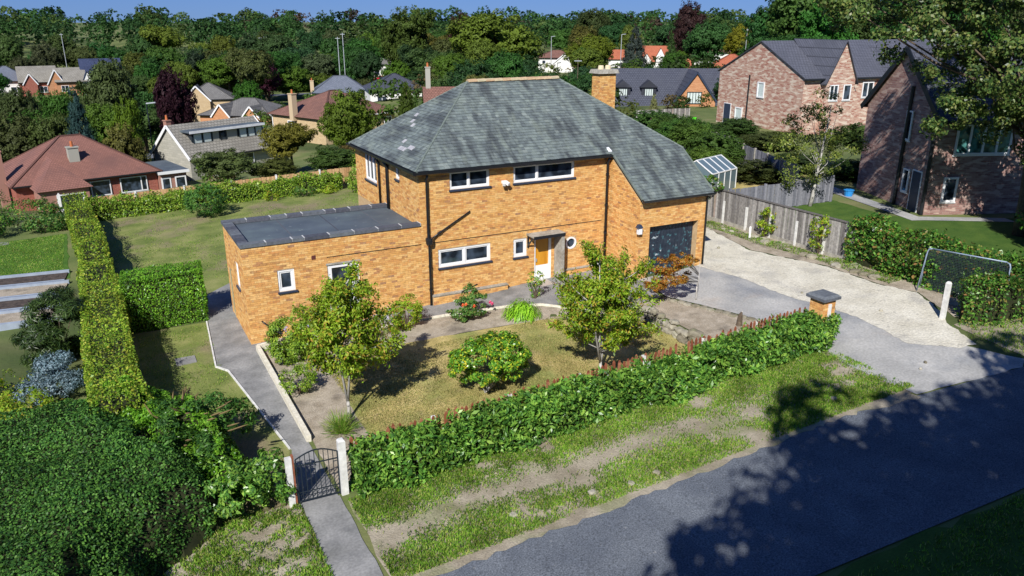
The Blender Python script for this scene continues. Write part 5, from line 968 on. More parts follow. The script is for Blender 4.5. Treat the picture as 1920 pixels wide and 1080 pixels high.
# ---------------------------------------------------------------- neighbouring buildings
def bhouse(name, label, loc, rz, w, d, eave, ridge, wall, roofm, kind='gable', ov=.3, wins=(), gable_wall=None, barge=None, chimneys=(), cross=(), gut=True, cat='house', group=None, doors=()):
    root = thing(name, label, cat, loc, rz, group); ff = {'S': (F((0, 0, 0), (1, 0, 0)), w), 'W': (F((0, d, 0), (0, -1, 0)), d), 'E': (F((w, 0, 0), (0, 1, 0)), d), 'N': (F((w, d, 0), (-1, 0, 0)), w)}
    mb = MB()
    for k, (f_, L) in ff.items():
        wall_face(mb, f_, L, -2.0, eave)
    if kind == 'gable':
        for f_, L in (ff['W'], ff['E']): mb.face([f_.p(0, 0, eave), f_.p(L, 0, eave), f_.p(L / 2, 0, ridge)], [(0, eave), (L, eave), (L / 2, ridge)])
    mb.build('wall', M[wall], root)
    r = MB(); hd = d / 2; k = (ridge - eave) / hd; sl = math.hypot(hd + ov, k * (hd + ov)); ze_ = eave - k * ov; t_ = .1
    def plane(pts, uv): r.face(pts, uv)
    if kind == 'gable':
        x0, x1 = -ov * .5, w + ov * .5
        for y0, s_ in ((-ov, 1), (d + ov, -1)):
            p = [(x0, y0, ze_ + t_), (x1, y0, ze_ + t_), (x1, hd, ridge + t_), (x0, hd, ridge + t_)]
            if s_ < 0: p = [p[1], p[0], p[3], p[2]]
            r.face(p, [(0, 0), (w, 0), (w, sl), (0, sl)])
            q = [(a, b, c - t_) for a, b, c in p]; r.face(q[::-1]); r.face([q[0], q[1], p[1], p[0]])
            for i, j in ((1, 2), (3, 0)): r.face([q[i], q[j], p[j], p[i]])
    else:
        x0, x1, y0, y1 = -ov, w + ov, -ov, d + ov; h2 = min(hd, w / 2 - .05) + ov; a, b = (x0 + h2, hd, ridge), (x1 - h2, hd, ridge); e = eave
        r.face([(x0, y0, e), (x1, y0, e), b, a], [(x0, 0), (x1, 0), (b[0], sl), (a[0], sl)]); r.face([(x1, y1, e), (x0, y1, e), a, b], [(x1, 0), (x0, 0), (a[0], sl), (b[0], sl)])
        r.face([(x0, y1, e), (x0, y0, e), a], [(0, 0), (d, 0), (hd, sl)]); r.face([(x1, y0, e), (x1, y1, e), b], [(0, 0), (d, 0), (hd, sl)]); r.face([(x0, y0, e - .02), (x0, y1, e - .02), (x1, y1, e - .02), (x1, y0, e - .02)])
    rf = r.build('roof', M[roofm], root)
    if kind == 'hip':
        m_ = MB(); m_.bar(a, b, .22, .12)
        for p, q in (((x0, y0, e), a), ((x0, y1, e), a), ((x1, y0, e), b), ((x1, y1, e), b)): m_.bar(p, q, .2, .08)
        m_.build('ridge_tiles', M[roofm], rf)
    if barge:
        for y0 in (0, d):
            for x in (-ov * .5 - .03, w + ov * .5 + .03):
                MB().bar((x, -ov if y0 == 0 else d + ov, ze_ + .03), (x, hd, ridge + .03), .06, .28).build('barge_board', M[barge], rf)
    if gut:
        g_ = MB().box(-ov * .5, w + ov * .5, -ov - .1, -ov, (eave if kind == 'hip' else ze_) - .06, (eave if kind == 'hip' else ze_) + .06); g_.build('gutter', M['black'] if gut is True else M[gut], rf)
    for fk, u0, u1, z0, z1, sp, kw in wins:
        window(root, ff[fk][0], u0, u1, z0, z1, sp, rec=-.07, inner=0, fr=kw.pop('fr', .08), **{'sillmat': 'white', **kw})
    for fk, u0, u1, z0, z1, dm in doors:
        f_ = ff[fk][0]; dd_ = fbox(MB(), f_, u0 - .07, u1 + .07, 0, .04, z0, z1 + .07).build('door', M['white'], root); fbox(MB(), f_, u0, u1, .04, .055, z0, z1).build('panel', M[dm], dd_)
    for (cx, cy, sx, sy, z0, z1, cm, pots) in chimneys:
        c = MB(); c.box(cx - sx / 2, cx + sx / 2, cy - sy / 2, cy + sy / 2, z0, z1).box(cx - sx / 2 - .06, cx + sx / 2 + .06, cy - sy / 2 - .06, cy + sy / 2 + .06, z1, z1 + .1); co = c.build('chimney', M[cm], rf)
        for q in range(pots): MB().tube([(cx + (q - (pots - 1) / 2) * .35, cy, z1 + .1), (cx + (q - (pots - 1) / 2) * .35, cy, z1 + .55)], [.13, .1], 8).build('chimney_pot', M['terracotta'], rf)
    for (x0, x1, pr, e2, ap, wm_, bm_) in cross:           # gable wing facing S
        xm = (x0 + x1) / 2; yb_ = min(hd, (ap - eave) / k); yb2 = max(.05, (e2 - eave) / k + .02) if e2 > eave else .2
        m_ = MB(); f_ = F((x0, -pr, 0), (1, 0, 0)); L = x1 - x0; wall_face(m_, f_, L, -1.5, e2); m_.face([f_.p(0, 0, e2), f_.p(L, 0, e2), f_.p(L / 2, 0, ap)], [(0, e2), (L, e2), (L / 2, ap)])
        for x in (x0, x1): m_.face([(x, -pr, -1.5), (x, yb2, -1.5), (x, yb2, e2), (x, -pr, e2)], [(0, -1.5), (1, -1.5), (1, e2), (0, e2)])
        m_.build('gable_wall', M[wm_], root); r_2 = MB(); o2 = .2; kk = (ap - e2) / (L / 2)
        for s_, xx in ((-1, x0), (1, x1)):
            p = [(xx + s_ * o2, -pr - o2, e2 - kk * o2 + .08), (xm, -pr - o2, ap + .08), (xm, yb_, ap + .08), (xx + s_ * o2, yb2, e2 - kk * o2 + .08)]
            r_2.face(p if s_ > 0 else p[::-1], [(0, 0), (0, L / 2), (yb_ + pr, L / 2), (yb_ + pr, 0)]); q = [(a, b, c - .1) for a, b, c in p]; r_2.face(q[::-1] if s_ > 0 else q); r_2.face([p[0], p[1], q[1], q[0]]); r_2.face([p[0], p[3], q[3], q[0]])
        r2o = r_2.build('gable_roof', M[roofm], root)
        if bm_:
            for s_, xx in ((-1, x0), (1, x1)): MB().bar((xx + s_ * o2, -pr - o2 - .03, e2 - kk * o2 + .02), (xm, -pr - o2 - .03, ap + .02), .05, .22, up=Vector((0, 1, 0)).cross(Vector((1, 0, 0)))).build('barge_board', M[bm_], r2o)
    return root
def gl(x, y, dz=0.0): return (x, y, gz(x, y) + dz)
# red-roofed bungalow
b1 = bhouse('bungalow', 'red brick bungalow with rust-red hipped roof beyond the back fence', (-16.5, 45.9, -4.2), R_(12.6), 10.8, 9.2, 2.5, 5.6, 'red_brick', 't_red', 'hip', .4,
    wins=[('S', 5.0, 6.95, .95, 2.25, (.22,), {}), ('S', 7.7, 9.9, .95, 2.25, (.78,), {})], chimneys=[(4.9, 1.9, .8, .6, 3.0, 4.9, 'grey_stone', 1), (-.5, 2.6, .6, .8, 0, 5.0, 'red_brick', 1)])
m_ = MB(); m_.box(1.2, 4.7, -2.6, 0, -2, 2.3); m_.build('bay_wall', M['red_brick'], b1)
m_ = MB(); e = 2.35; q = [(.9, -2.9, e), (5.0, -2.9, e), (2.95, .1, 4.3), (.9, 3.0, e), (5.0, 3.0, e), (2.95, 3.0, 4.3)]
m_.face([q[0], q[1], q[2]], [(0, 0), (4, 0), (2, 3)]); m_.face([q[3], q[0], q[2], q[5]], [(0, 0), (6, 0), (3, 3), (0, 3)]); m_.face([q[1], q[4], q[5], q[2]], [(0, 0), (6, 0), (6, 3), (3, 3)]); m_.build('bay_roof', M['t_red'], b1)
window(b1, F((1.2, -2.6, 0), (1, 0, 0)), 1.1, 3.1, .7, 1.95, (), rec=-.07, inner=0, fr=.09, sillmat='white')
m_ = MB(); m_.box(10.85, 13.2, -.4, 5.5, -2, 2.3); go = m_.build('flat_wing', M['red_brick'], b1); MB().box(10.7, 13.4, -.65, 5.6, 2.3, 2.45).build('flat_roof', M['felt'], b1); MB().box(10.7, 13.4, -.72, -.66, 2.22, 2.47).build('fascia', M['white'], b1)
fw = F((10.85, -.4, 0), (1, 0, 0)); window(b1, fw, 1.3, 2.25, .75, 1.9, (), rec=-.07, inner=0, fr=.1, sillmat='white'); dd_ = fbox(MB(), fw, .12, .95, 0, .04, -.2, 1.9).build('door', M['white'], b1); fbox(MB(), fw, .25, .82, .04, .055, .2, 1.78).build('pane', M['glass'], dd_)
# dormer bungalow
b2 = bhouse('dormer_bungalow', 'grey stone gabled bungalow with a long flat dormer and white barge boards', (-2.6, 53.4, -4.0), R_(26.6), 9.7, 6.0, 2.5, 5.15, 'grey_stone', 't_buff', 'gable', .35, barge='white', chimneys=[(.3, 3.5, .5, .5, 4.6, 5.6, 'red_brick', 1)], wins=[('S', 1.2, 2.6, .9, 2.1, (.5,), {}), ('S', 5, 7.2, .9, 2.1, (.5,), {})])
m_ = MB(); m_.box(1.2, 9.1, 1.1, 3.0, 3.3, 4.55); dm = m_.build('dormer', M['iron'], b2); MB().box(.8, 9.5, .75, 3.2, 4.55, 4.72).build('dormer_roof', M['felt'], b2); MB().box(.8, 9.5, .7, .76, 4.5, 4.74).build('fascia', M['white_paint'], b2)
fd = F((1.2, 1.1, 0), (1, 0, 0))
for a in (.1, 1.15, 5.3, 6.35, 7.2): window(dm, fd, a, a + .98, 3.45, 4.45, (), rec=-.07, inner=0, fr=.06, frame='iron', pane='blind', sill=False)
for a, b in ((2.3, 3.0), (3.9, 5.1)): fbox(MB(), fd, a, b, .01, .03, 3.4, 4.5).build('cladding', M['grey_stone'], b2)
window(dm, fd, 3.1, 3.8, 3.45, 4.45, (), rec=-.07, inner=0, fr=.06, frame='iron', sill=False)
# grey-roofed bungalows
b3 = bhouse('grey_bungalow', 'long orange brick bungalow with dark grey roof and two small front gables', (5.6, 113.0, -6.6), R_(-39), 12.5, 10, 2.6, 5.0, 'orange_brick', 't_grey', 'hip', .4, cross=[(2.6, 5.6, .6, 2.6, 4.4, 'orange_brick', 'white'), (8.0, 11, .8, 2.5, 4.2, 'orange_brick', 'white')], doors=[('W', 4, 6.3, 0, 2.1, 'red_paint')], wins=[('S', 6.0, 7.6, .8, 2.1, (.5,), {})])
bhouse('beige_house', 'beige gabled house behind the dark grey bungalow roof', (4.4, 125.0, -7.2), R_(-12), 8.5, 8, 4.6, 7.2, 'buff_brick', 't_grey', 'hip', .3, cross=[(.3, 4.6, .8, 4.6, 7.0, 'buff_brick', 'white')])
bhouse('white_house', 'white house with blue-grey hipped roof at the far edge of the valley', gl(-31.5, 197.5), R_(3), 9.8, 9, 3.5, 6.8, 'render', 't_blue', 'hip', .4, wins=[('S', 1.5, 3, .8, 2.2, (.5,), {}), ('S', 5.5, 8, .8, 2.2, (.5,), {})])
bhouse('brick_house', 'far red brick house with buff roof and striped gable beams', gl(-23.9, 194.8), R_(4), 8.0, 9, 3.4, 6.6, 'red_brick', 't_buff', 'gable', .4, cross=[(.8, 3.6, 1, 3.0, 5.2, 'red_brick', 'white'), (5.8, 9.2, 1.4, 2.9, 6.0, 'orange_brick', 'white')], wins=[('S', 4, 5.6, .8, 2.2, (.5,), {})])
bhouse('brick_house', 'far house with plain buff roof beside the dark blue roof', gl(-16.4, 193.6), R_(4), 6.6, 8, 3.2, 6.0, 'orange_brick', 't_buff', 'gable', .4, wins=[('S', 1, 2.6, .8, 2.2, (.5,), {})])
bhouse('blue_roofed_house', 'far white house with steep dark blue roof and pale gables', gl(-10.6, 195), R_(2), 9, 9, 3.4, 8.2, 'render', 't_navy', 'gable', .4, cross=[(-.2, 2.2, 1, 3.2, 5.6, 'render', None), (2.9, 5.2, 1, 3.4, 6.2, 'cream', None)], wins=[('S', 5.8, 7.6, .8, 2.2, (.5,), {})])
bhouse('long_bungalow', 'pale bungalow with broad blue-grey hipped roof and solar aerial mast', (28.5, 128.8, -5.7), R_(-15), 10.5, 8, 3, 6.0, 'render', 't_blue', 'hip', .5, chimneys=[(-.2, 2.2, .7, .7, 1.5, 5.2, 'buff_brick', 1)], wins=[('S', 2, 4, .9, 2.2, (.5,), {})])
b6 = bhouse('brown_roofed_house', 'buff brick house with brown hipped roof behind the round shrub', (13.8, 65.7, -3.2), R_(23.8), 11.2, 10.2, 3, 5.7, 'buff_brick', 't_brown', 'hip', .45, gut='white', chimneys=[(-.2, 5.5, .7, .7, 2.5, 5.6, 'buff_brick', 1)], wins=[('S', 9.3, 10.6, 1.0, 2.5, (.5,), {}), ('W', 3.2, 4.6, 1.0, 2.4, (.5,), {})])
for u, f_ in ((.2, F((0, 10.2, 0), (0, -1, 0))), (4.5, F((0, 10.2, 0), (0, -1, 0)))): MB().tube([f_.p(u, .45, 2.9), f_.p(u, .08, 2.6), f_.p(u, .08, -.3)], .06, 6).build('downpipe', M['white'], b6)
bhouse('slate_bungalow', 'slate-roofed bungalow with skylights behind the brown roof', (27.5, 90.5, -2.3), R_(-12), 8.5, 8, 3, 5.2, 'render', 't_slate', 'hip', .4, wins=[('S', 1, 2.5, 1, 2.2, (.5,), {})])
bhouse('cottage', 'small white cottage with grey roof beyond the parked red car', gl(56.3, 178, -.3), R_(-16), 5.4, 7, 3.4, 5.2, 'render', 't_grey', 'gable', .3, wins=[('S', .8, 2.2, .6, 2.4, (), {}), ('S', 3.2, 4.8, .6, 2.4, (), {})])
bhouse('chimney_bungalow', 'small bungalow with brown roof and tall grey chimney behind the conifer', (23.0, 57.0, .3), R_(-20), 4.0, 5, 1.6, 3.2, 'buff_brick', 't_brown', 'gable', .3, chimneys=[(.5, 2.5, .55, .55, 2, 5.4, 'grey_stone', 1)])
bhouse('white_cottage', 'white rendered house with hipped brown roof and front gable by the lamp post', gl(101.1, 168.4), R_(-30), 10.2, 8, 3.8, 5.7, 'render', 't_brown', 'hip', .4, cross=[(4.2, 10.2, 1.5, 2.6, 5.0, 'render', 'white')], wins=[('S', 1, 2, 2.2, 3.2, (), {}), ('S', 7, 8.2, 2.2, 3.4, (), {})])
b9 = bhouse('dormer_house', 'house with long dark slate roof, dormers and orange brick gable', (47.0, 54.5, -2.0), R_(-30), 15, 9.5, 2.6, 6.9, 'orange_brick', 't_slate', 'gable', .35, cross=[(7.2, 12.0, 1.2, 3.6, 6.9, 'orange_brick', 'sill')])
f9 = F((7.2, -1.2, 0), (1, 0, 0)); window(b9, f9, 1.35, 3.1, 3.2, 4.6, (.2, .4, .6, .8), rec=-.07, inner=0, fr=.07, frame='iron', pane='blind', sill=False)
for a in (.2, 3.4):
    m_ = MB(); m_.box(a, a + 1.8, 1.4, 4, 3.2, 5.0); dmo = m_.build('dormer', M['t_slate'], b9); m_ = MB(); m_.hexa([(a - .2, 1.2, 4.9), (a + 2.0, 1.2, 4.9), (a + 2.0, 4.2, 4.9), (a - .2, 4.2, 4.9), (a + .88, 1.2, 5.75), (a + .92, 1.2, 5.75), (a + .92, 4.2, 5.75), (a + .88, 4.2, 5.75)]); m_.build('dormer_roof', M['t_slate'], b9)
    window(dmo, F((a, 1.4, 0), (1, 0, 0)), .35, 1.45, 3.7, 4.8, (.25, .5, .75), rec=-.07, inner=0, fr=.07, frame='iron', pane='blind', sill=False)
bhouse('red_roofed_house', 'far white gabled cottage with small red roof and skylight', gl(137.3, 187, -.5), R_(-34), 4.8, 7, 3.4, 6.0, 'render', 't_orange', 'gable', .3)
bhouse('red_roofed_house', 'far white house with red roof and two white dormer gables', gl(139.3, 173.3, -1), R_(-37), 8.4, 9, 3.2, 7.4, 'render', 't_orange', 'gable', .3, cross=[(.6, 3.2, .4, 3.6, 5.4, 'render', None), (4.6, 7.4, .3, 4.4, 7.0, 'render', None)])
bhouse('long_white_house', 'long white house with brown-red roof and white chimney far behind the brick gable', gl(145.3, 155.6, -.6), R_(-40), 15.5, 8, 4.0, 6.0, 'render', 't_brown', 'hip', .4, chimneys=[(-.3, 4, .8, .8, 0, 8, 'render', 1)], wins=[('S', 2, 3, 2.2, 3.4, (), {}), ('S', 4.5, 5.5, 2.2, 3.4, (), {})])
bhouse('terracotta_bungalow', 'bungalow with terracotta roof showing over the dark slate house', gl(102.2, 100.4, -1.2), R_(-41), 9, 8, 2.6, 5.2, 'orange_brick', 't_orange', 'hip', .3)
bhouse('terracotta_garage', 'small red-roofed outbuilding between the far trees', gl(103.5, 112.4, -1.8), R_(-39), 3.4, 5, 2.6, 4.6, 'orange_brick', 't_orange', 'gable', .2, cat='outbuilding')
# pink brick house
b12 = bhouse('brick_house', 'large new pink multi-brick house with wide gable end and dark slate roof', (42.6, 21.2, 1.5), R_(-7.4), 26, 12.0, 4.75, 7.5, 'pink_brick', 't_slate2', 'gable', .25, wins=[('W', 6.0, 7.0, 2.7, 4.1, (), {'pane': 'blind', 'fr': .12, 'sill': False}), ('W', 3.0, 4.1, .1, 1.6, (), {'pane': 'blind', 'fr': .12, 'sill': False}), ('S', 6.2, 7.4, 3.0, 4.3, (.5,), {}), ('S', 15, 16.6, 2.9, 4.3, (.33, .66), {})], doors=[('W', 1.2, 2.2, -.4, 1.75, 'sill')], cross=[(1.9, 4.9, .5, 4.6, 7.7, 'pink_brick', None), (8.4, 13.4, 1.2, 4.6, 7.0, 'orange_brick', None)])
fw = F((0, 12, 0), (0, -1, 0)); MB().tube([fw.p(4.75, .06, 4.6), fw.p(4.7, .06, -.5)], .07, 6).build('downpipe', M['black'], b12)
fg = F((1.9, -.5, 0), (1, 0, 0)); window(b12, fg, .35, 1.25, 2.9, 4.2, (.5,), rec=-.07, inner=0, fr=.08, sillmat='white'); window(b12, fg, 1.8, 2.6, 2.9, 4.2, (), rec=-.07, inner=0, fr=.08, sillmat='white')
# dark brick house
b13 = bhouse('brick_house', 'shaded purple-brown brick house behind the tall tree', (25.95, -2.55, 1.5), R_(-22.5), 11, 6.64, 5.0, 8.0, 'dark_brick', 't_slate', 'gable', .35, wins=[('S', 1.0, 3.9, 3.1, 4.6, (.25, .5, .75), {'pane': 'glass_teal', 'fr': .1}), ('S', .75, 1.5, .75, 2.0, (), {'fr': .1}), ('W', 4.0, 4.55, 3.5, 5.0, (), {}), ('W', 4.5, 5.05, .9, 2.1, (), {})], doors=[('W', 5.3, 6.0, 0, 2.1, 'sill')], barge='black')
f_ = F((0, 6.64, 0), (0, -1, 0)); MB().tube([f_.p(4.2, .08, 6.2), f_.p(4.05, .08, .1)], .09, 6).build('downpipe', M['black'], b13); MB().tube([f_.p(6.6, .1, 5.0), f_.p(6.6, .1, .1)], .09, 6).build('downpipe', M['black'], b13)
# vehicles, slide, greenhouse
def car(name, label, x, y, rz, paint, van=False):
    root = thing(name, label, 'van' if van else 'car', gl(x, y), rz); L, Wd = (4.8, 1.9) if van else (4.0, 1.7); sec = [(0, .35, .75), (.15, .3, .95), (1.0, .3, 1.05), (1.55, .3, 2.0), (L - .15, .3, 2.1), (L, .3, 2.0)] if van else [(0, .35, .7), (.15, .3, .85), (1.05, .3, .95), (1.6, .3, 1.4), (2.9, .3, 1.45), (3.6, .3, 1.05), (L, .35, .9)]
    m_ = MB()
    for (a, b, c), (a2, b2, c2) in zip(sec, sec[1:]):
        i1 = .12 if c > 1.1 else 0; i2 = .12 if c2 > 1.1 else 0
        m_.hexa([(a, -Wd / 2, b), (a2, -Wd / 2, b2), (a2, Wd / 2, b2), (a, Wd / 2, b), (a, -Wd / 2 + i1, c), (a2, -Wd / 2 + i2, c2), (a2, Wd / 2 - i2, c2), (a, Wd / 2 - i1, c)])
    m_.build('body', M[paint], root)
    for s_ in (-1, 1): MB().hexa([(1.5, s_ * (Wd / 2 - .02), .95), (2.9, s_ * (Wd / 2 - .02), .95), (2.9, s_ * (Wd / 2 - .05), .95), (1.5, s_ * (Wd / 2 - .05), .95), (1.75, s_ * (Wd / 2 - .08), 1.35), (2.8, s_ * (Wd / 2 - .08), 1.35), (2.8, s_ * (Wd / 2 - .12), 1.35), (1.75, s_ * (Wd / 2 - .12), 1.35)]).build('side_window', M['glass'], root)
    for a in (.8, L - .8):
        for s_ in (-1, 1): MB().tube([(a, s_ * (Wd / 2 - .18), .32), (a, s_ * (Wd / 2 + .02), .32)], .32, 14).build('wheel', M['tyre'], root)
    return root
car('parked_car', 'small red car parked in front of the white cottage', 53.6, 168, R_(-20), 'red_paint'); car('parked_van', 'white van parked beyond the round bright tree', 51.2, 131, R_(60), 'white_paint', True)
sd_ = thing('garden_slide', 'bright green garden slide beside the pink brick house', 'slide', gl(37.8, 28.9), R_(20)); sd_.scale = (.55, .8, .8); m_ = MB()
for k in range(6):
    t0, t1 = k / 6, (k + 1) / 6; z0, z1 = .15 + 1.1 * t0 ** 1.3, .15 + 1.1 * t1 ** 1.3; m_.hexa([(-1.8 + 1.8 * t0, -.25, z0), (-1.8 + 1.8 * t1, -.25, z1), (-1.8 + 1.8 * t1, .25, z1), (-1.8 + 1.8 * t0, .25, z0), (-1.8 + 1.8 * t0, -.25, z0 + .06), (-1.8 + 1.8 * t1, -.25, z1 + .06), (-1.8 + 1.8 * t1, .25, z1 + .06), (-1.8 + 1.8 * t0, .25, z0 + .06)])
m_.build('chute', M['green_plastic'], sd_)
for s_ in (-.25, .25): MB().bar((.5, s_, 0), (0, s_, 1.35), .06).build('leg', M['bark'], sd_)
gh = thing('greenhouse', 'small white-framed glass greenhouse behind the garage roof', 'greenhouse', gl(20.2, 6.6), R_(18)); GW, GD, GE, GR = 2.7, 2.2, 1.3, 1.95
for x in np.linspace(0, GW, 5):
    for y in (0, GD): MB().box(x - .025, x + .025, y - .025, y + .025, 0, GE).build('post', M['white'], gh)
    for y0, y1 in ((0, GD / 2), (GD, GD / 2)): MB().bar((x, y0, GE), (x, y1, GR), .05).build('rafter', M['white'], gh)
for y, z in ((0, GE), (GD, GE), (GD / 2, GR)): MB().bar((-.02, y, z), (GW + .02, y, z), .06).build('beam', M['white'], gh)
for k in range(4):
    a, b = GW * k / 4 + .03, GW * (k + 1) / 4 - .03
    for y0, y1 in ((0, GD / 2), (GD, GD / 2)): MB().face([(a, y0, GE), (b, y0, GE), (b, y1, GR), (a, y1, GR)]).build('pane', M['greenhouse_glass'], gh)
    for y in (0, GD): MB().face([(a, y, .1), (b, y, .1), (b, y, GE), (a, y, GE)]).build('pane', M['greenhouse_glass'], gh)
for x in (0, GW): MB().face([(x, 0, .1), (x, GD, .1), (x, GD, GE), (x, GD / 2, GR), (x, 0, GE)]).build('end_pane', M['greenhouse_glass'], gh)
board_fence('cross_fence', 'dark weathered panel fence behind the birch tree', (18.2, 3.0), (24.6, 1.9), 1.35, 'fence_dark', .15, .01, post=2.1, pmat='fence_dark')
board_fence('garden_fence', 'grey panel fence with concrete posts below the pink brick house', (27.4, 11.8), (24.4, 4.2), 1.5, 'fence_dark', .15, .01, post=1.9, pmat='conc_trim')
board_fence('garden_fence', 'grey panel fence running past the pink brick gable end', (33.2, 30.5), (28.2, 13.2), 1.6, 'fence_dark', .15, .01, post=1.85, pmat='conc_trim')
board_fence('shed_fence', 'pale vertical board fence beside the green slide', (33.0, 31.2), (38.6, 30.6), 1.7, 'fence_grey', .15, .01)
bn = thing('blue_tub', 'bright blue tub against the shaded brick house', 'tub', gl(26.3, 2.3)); MB().tube([(0, 0, 0), (0, 0, .35)], [.2, .26], 12).build('body', M['blue_plastic'], bn); MB().tube([(0, 0, .35), (0, 0, .38)], [.29, .29], 12).build('rim', M['blue_plastic'], bn)

# ---------------------------------------------------------------- poles
for k, (x, y, top, lb) in enumerate(((38.9, 146.1, 7.3, 'tall grey pole behind the blue-grey hipped roof'), (40.5, 147.7, 8.1, 'taller twin of the grey pole behind the blue-grey roof'), (99, 158, 6.6, 'street lamp in front of the white rendered house'), (105.6, 136, 7.4, 'street lamp beside the blue-grey cedar'), (48.7, 65.8, 5.9, 'brown pole between chimney and ridge'), (100.3, 88.6, 9.3, 'pale pole beside the yellow tree above the pink brick gable'), (36.7, 218.5, 6, 'far pale pole against the dark wood'), (38.6, 221, 6.2, 'far pale pole close beside its twin in the wood'), (-13.9, 223, 7.3, 'far pale pole on the wooded slope above the blue roof'), (-5, 64.8, 2.6, 'dark lamp post by the dormer bungalow'))):
    lamp = 'lamp' in lb; z0 = gz(x, y); r_ = thing('street_lamp' if lamp else 'utility_pole', lb, 'lamp post' if lamp else 'pole', (x, y, z0), R_(-30)); h = top - z0; rr = .11 if y > 100 else .07
    MB().tube([(0, 0, -.3), (0, 0, h)], [rr, rr * .7], 7).build('shaft', M['bark'] if 'brown' in lb else (M['steel'] if 'dark' not in lb else M['iron']), r_)
    if lamp: MB().bar((0, 0, h), (1.0, 0, h + .1), .12).build('lamp_head', M['steel'], r_)
    else: MB().bar((-.5, 0, h - .3), (.5, 0, h - .3), .1).build('cross_arm', M['steel'], r_)

# ---------------------------------------------------------------- trees: a few crown shapes, then copies
def proto(kind, seed, n=2600):
    """unit tree: height 1, crown width 1"""
    g = np.random.default_rng(seed); r = random.Random(seed)
    if kind == 'round': lob = [(0, 0, .56, .42, .42, .40)] + [(r.uniform(-.28, .28), r.uniform(-.28, .28), r.uniform(.4, .78), r.uniform(.18, .27), r.uniform(.18, .27), r.uniform(.13, .2)) for _ in range(9)]
    elif kind == 'tall': lob = [(0, 0, .55, .34, .34, .42)] + [(r.uniform(-.3, .3), r.uniform(-.3, .3), r.uniform(.3, .85), r.uniform(.14, .24), r.uniform(.14, .24), r.uniform(.1, .16)) for _ in range(10)]
    elif kind == 'spread': lob = [(r.uniform(-.34, .34), r.uniform(-.34, .34), r.uniform(.45, .85), r.uniform(.18, .26), r.uniform(.18, .26), r.uniform(.1, .16)) for _ in range(13)]
    elif kind == 'bush': lob = [(0, 0, .45, .45, .45, .45)] + [(r.uniform(-.28, .28), r.uniform(-.28, .28), r.uniform(.25, .7), .24, .24, .22) for _ in range(7)]
    elif kind == 'ball': lob = [(0, 0, .5, .48, .48, .48)]
    else: lob = [(0, 0, z, .46 * (1.02 - z) ** .8 + .03, .46 * (1.02 - z) ** .8 + .03, .07) for z in np.linspace(.08, .96, 12)]
    con = kind == 'conifer'
    P, N, cc = clump_cloud(n, lob, {'ball': 420, 'conifer': 800, 'bush': 620, 'round': 560}.get(kind, 420), {'ball': .05, 'conifer': .045, 'bush': .065, 'round': .065}.get(kind, .07), seed, .3, .5)
    P[:, 2] = np.clip(P[:, 2], .01, 1.02)
    sz = .036; ni = 1500; cz0 = np.array([0, 0, .5])
    Pi = P[g.integers(0, n, ni)]; ax_ = np.c_[np.zeros(ni), np.zeros(ni), Pi[:, 2]] if con else np.tile(cz0, (ni, 1)); Pi = ax_ + (Pi - ax_) * g.uniform(.55, .88, (ni, 1)); Ni = norm(Pi - ax_ + g.normal(scale=.12, size=(ni, 3)))
    ll = np.r_[g.uniform(.7, 1.3, n) * sz, g.uniform(.8, 1.2, ni) * .085]; wl_ = np.r_[g.uniform(.6, 1.0, n) * sz * (.7 if not con else .4), g.uniform(.8, 1.2, ni) * (.08 if not con else .05)]
    cm = leaf_mesh('crown_' + kind, np.concatenate([P, Pi]), np.concatenate([N, Ni]), ll, wl_, M['l_far'], droop=.4 if con else .2)
    tm = trunk_mb(.75 if not con else .95, .028, cc, seed, 7).mesh('trunk_' + kind, M['bark']); return cm, tm
PROTO = {k: [proto(k, 100 + 7 * j + 31 * i, 9500) for j in range(2)] for i, k in enumerate(('round', 'tall', 'spread', 'bush', 'ball', 'conifer'))}
def tree(name, label, x, y, h, wd, col, kind, seed=0, group=None, cat='tree', z=None):
    r = random.Random(seed * 13 + int(x * 7)); z0 = gz(x, y) if z is None else z
    root = thing(name, label, cat, (x, y, z0 - .05), r.uniform(0, 6.28), group); root.scale = (wd, wd, h); cm, tm = PROTO[kind][r.randrange(2)]
    o = link('crown', cm, root); o.color = (*col, 1); link('trunk', tm, root); return root
GR_, DG, YG_, OL, CO, LG, BG, YE, SG = (.065, .16, .024), (.035, .095, .025), (.14, .23, .02), (.095, .15, .03), (.045, .016, .024), (.11, .20, .03), (.05, .11, .10), (.24, .24, .02), (.13, .20, .09)
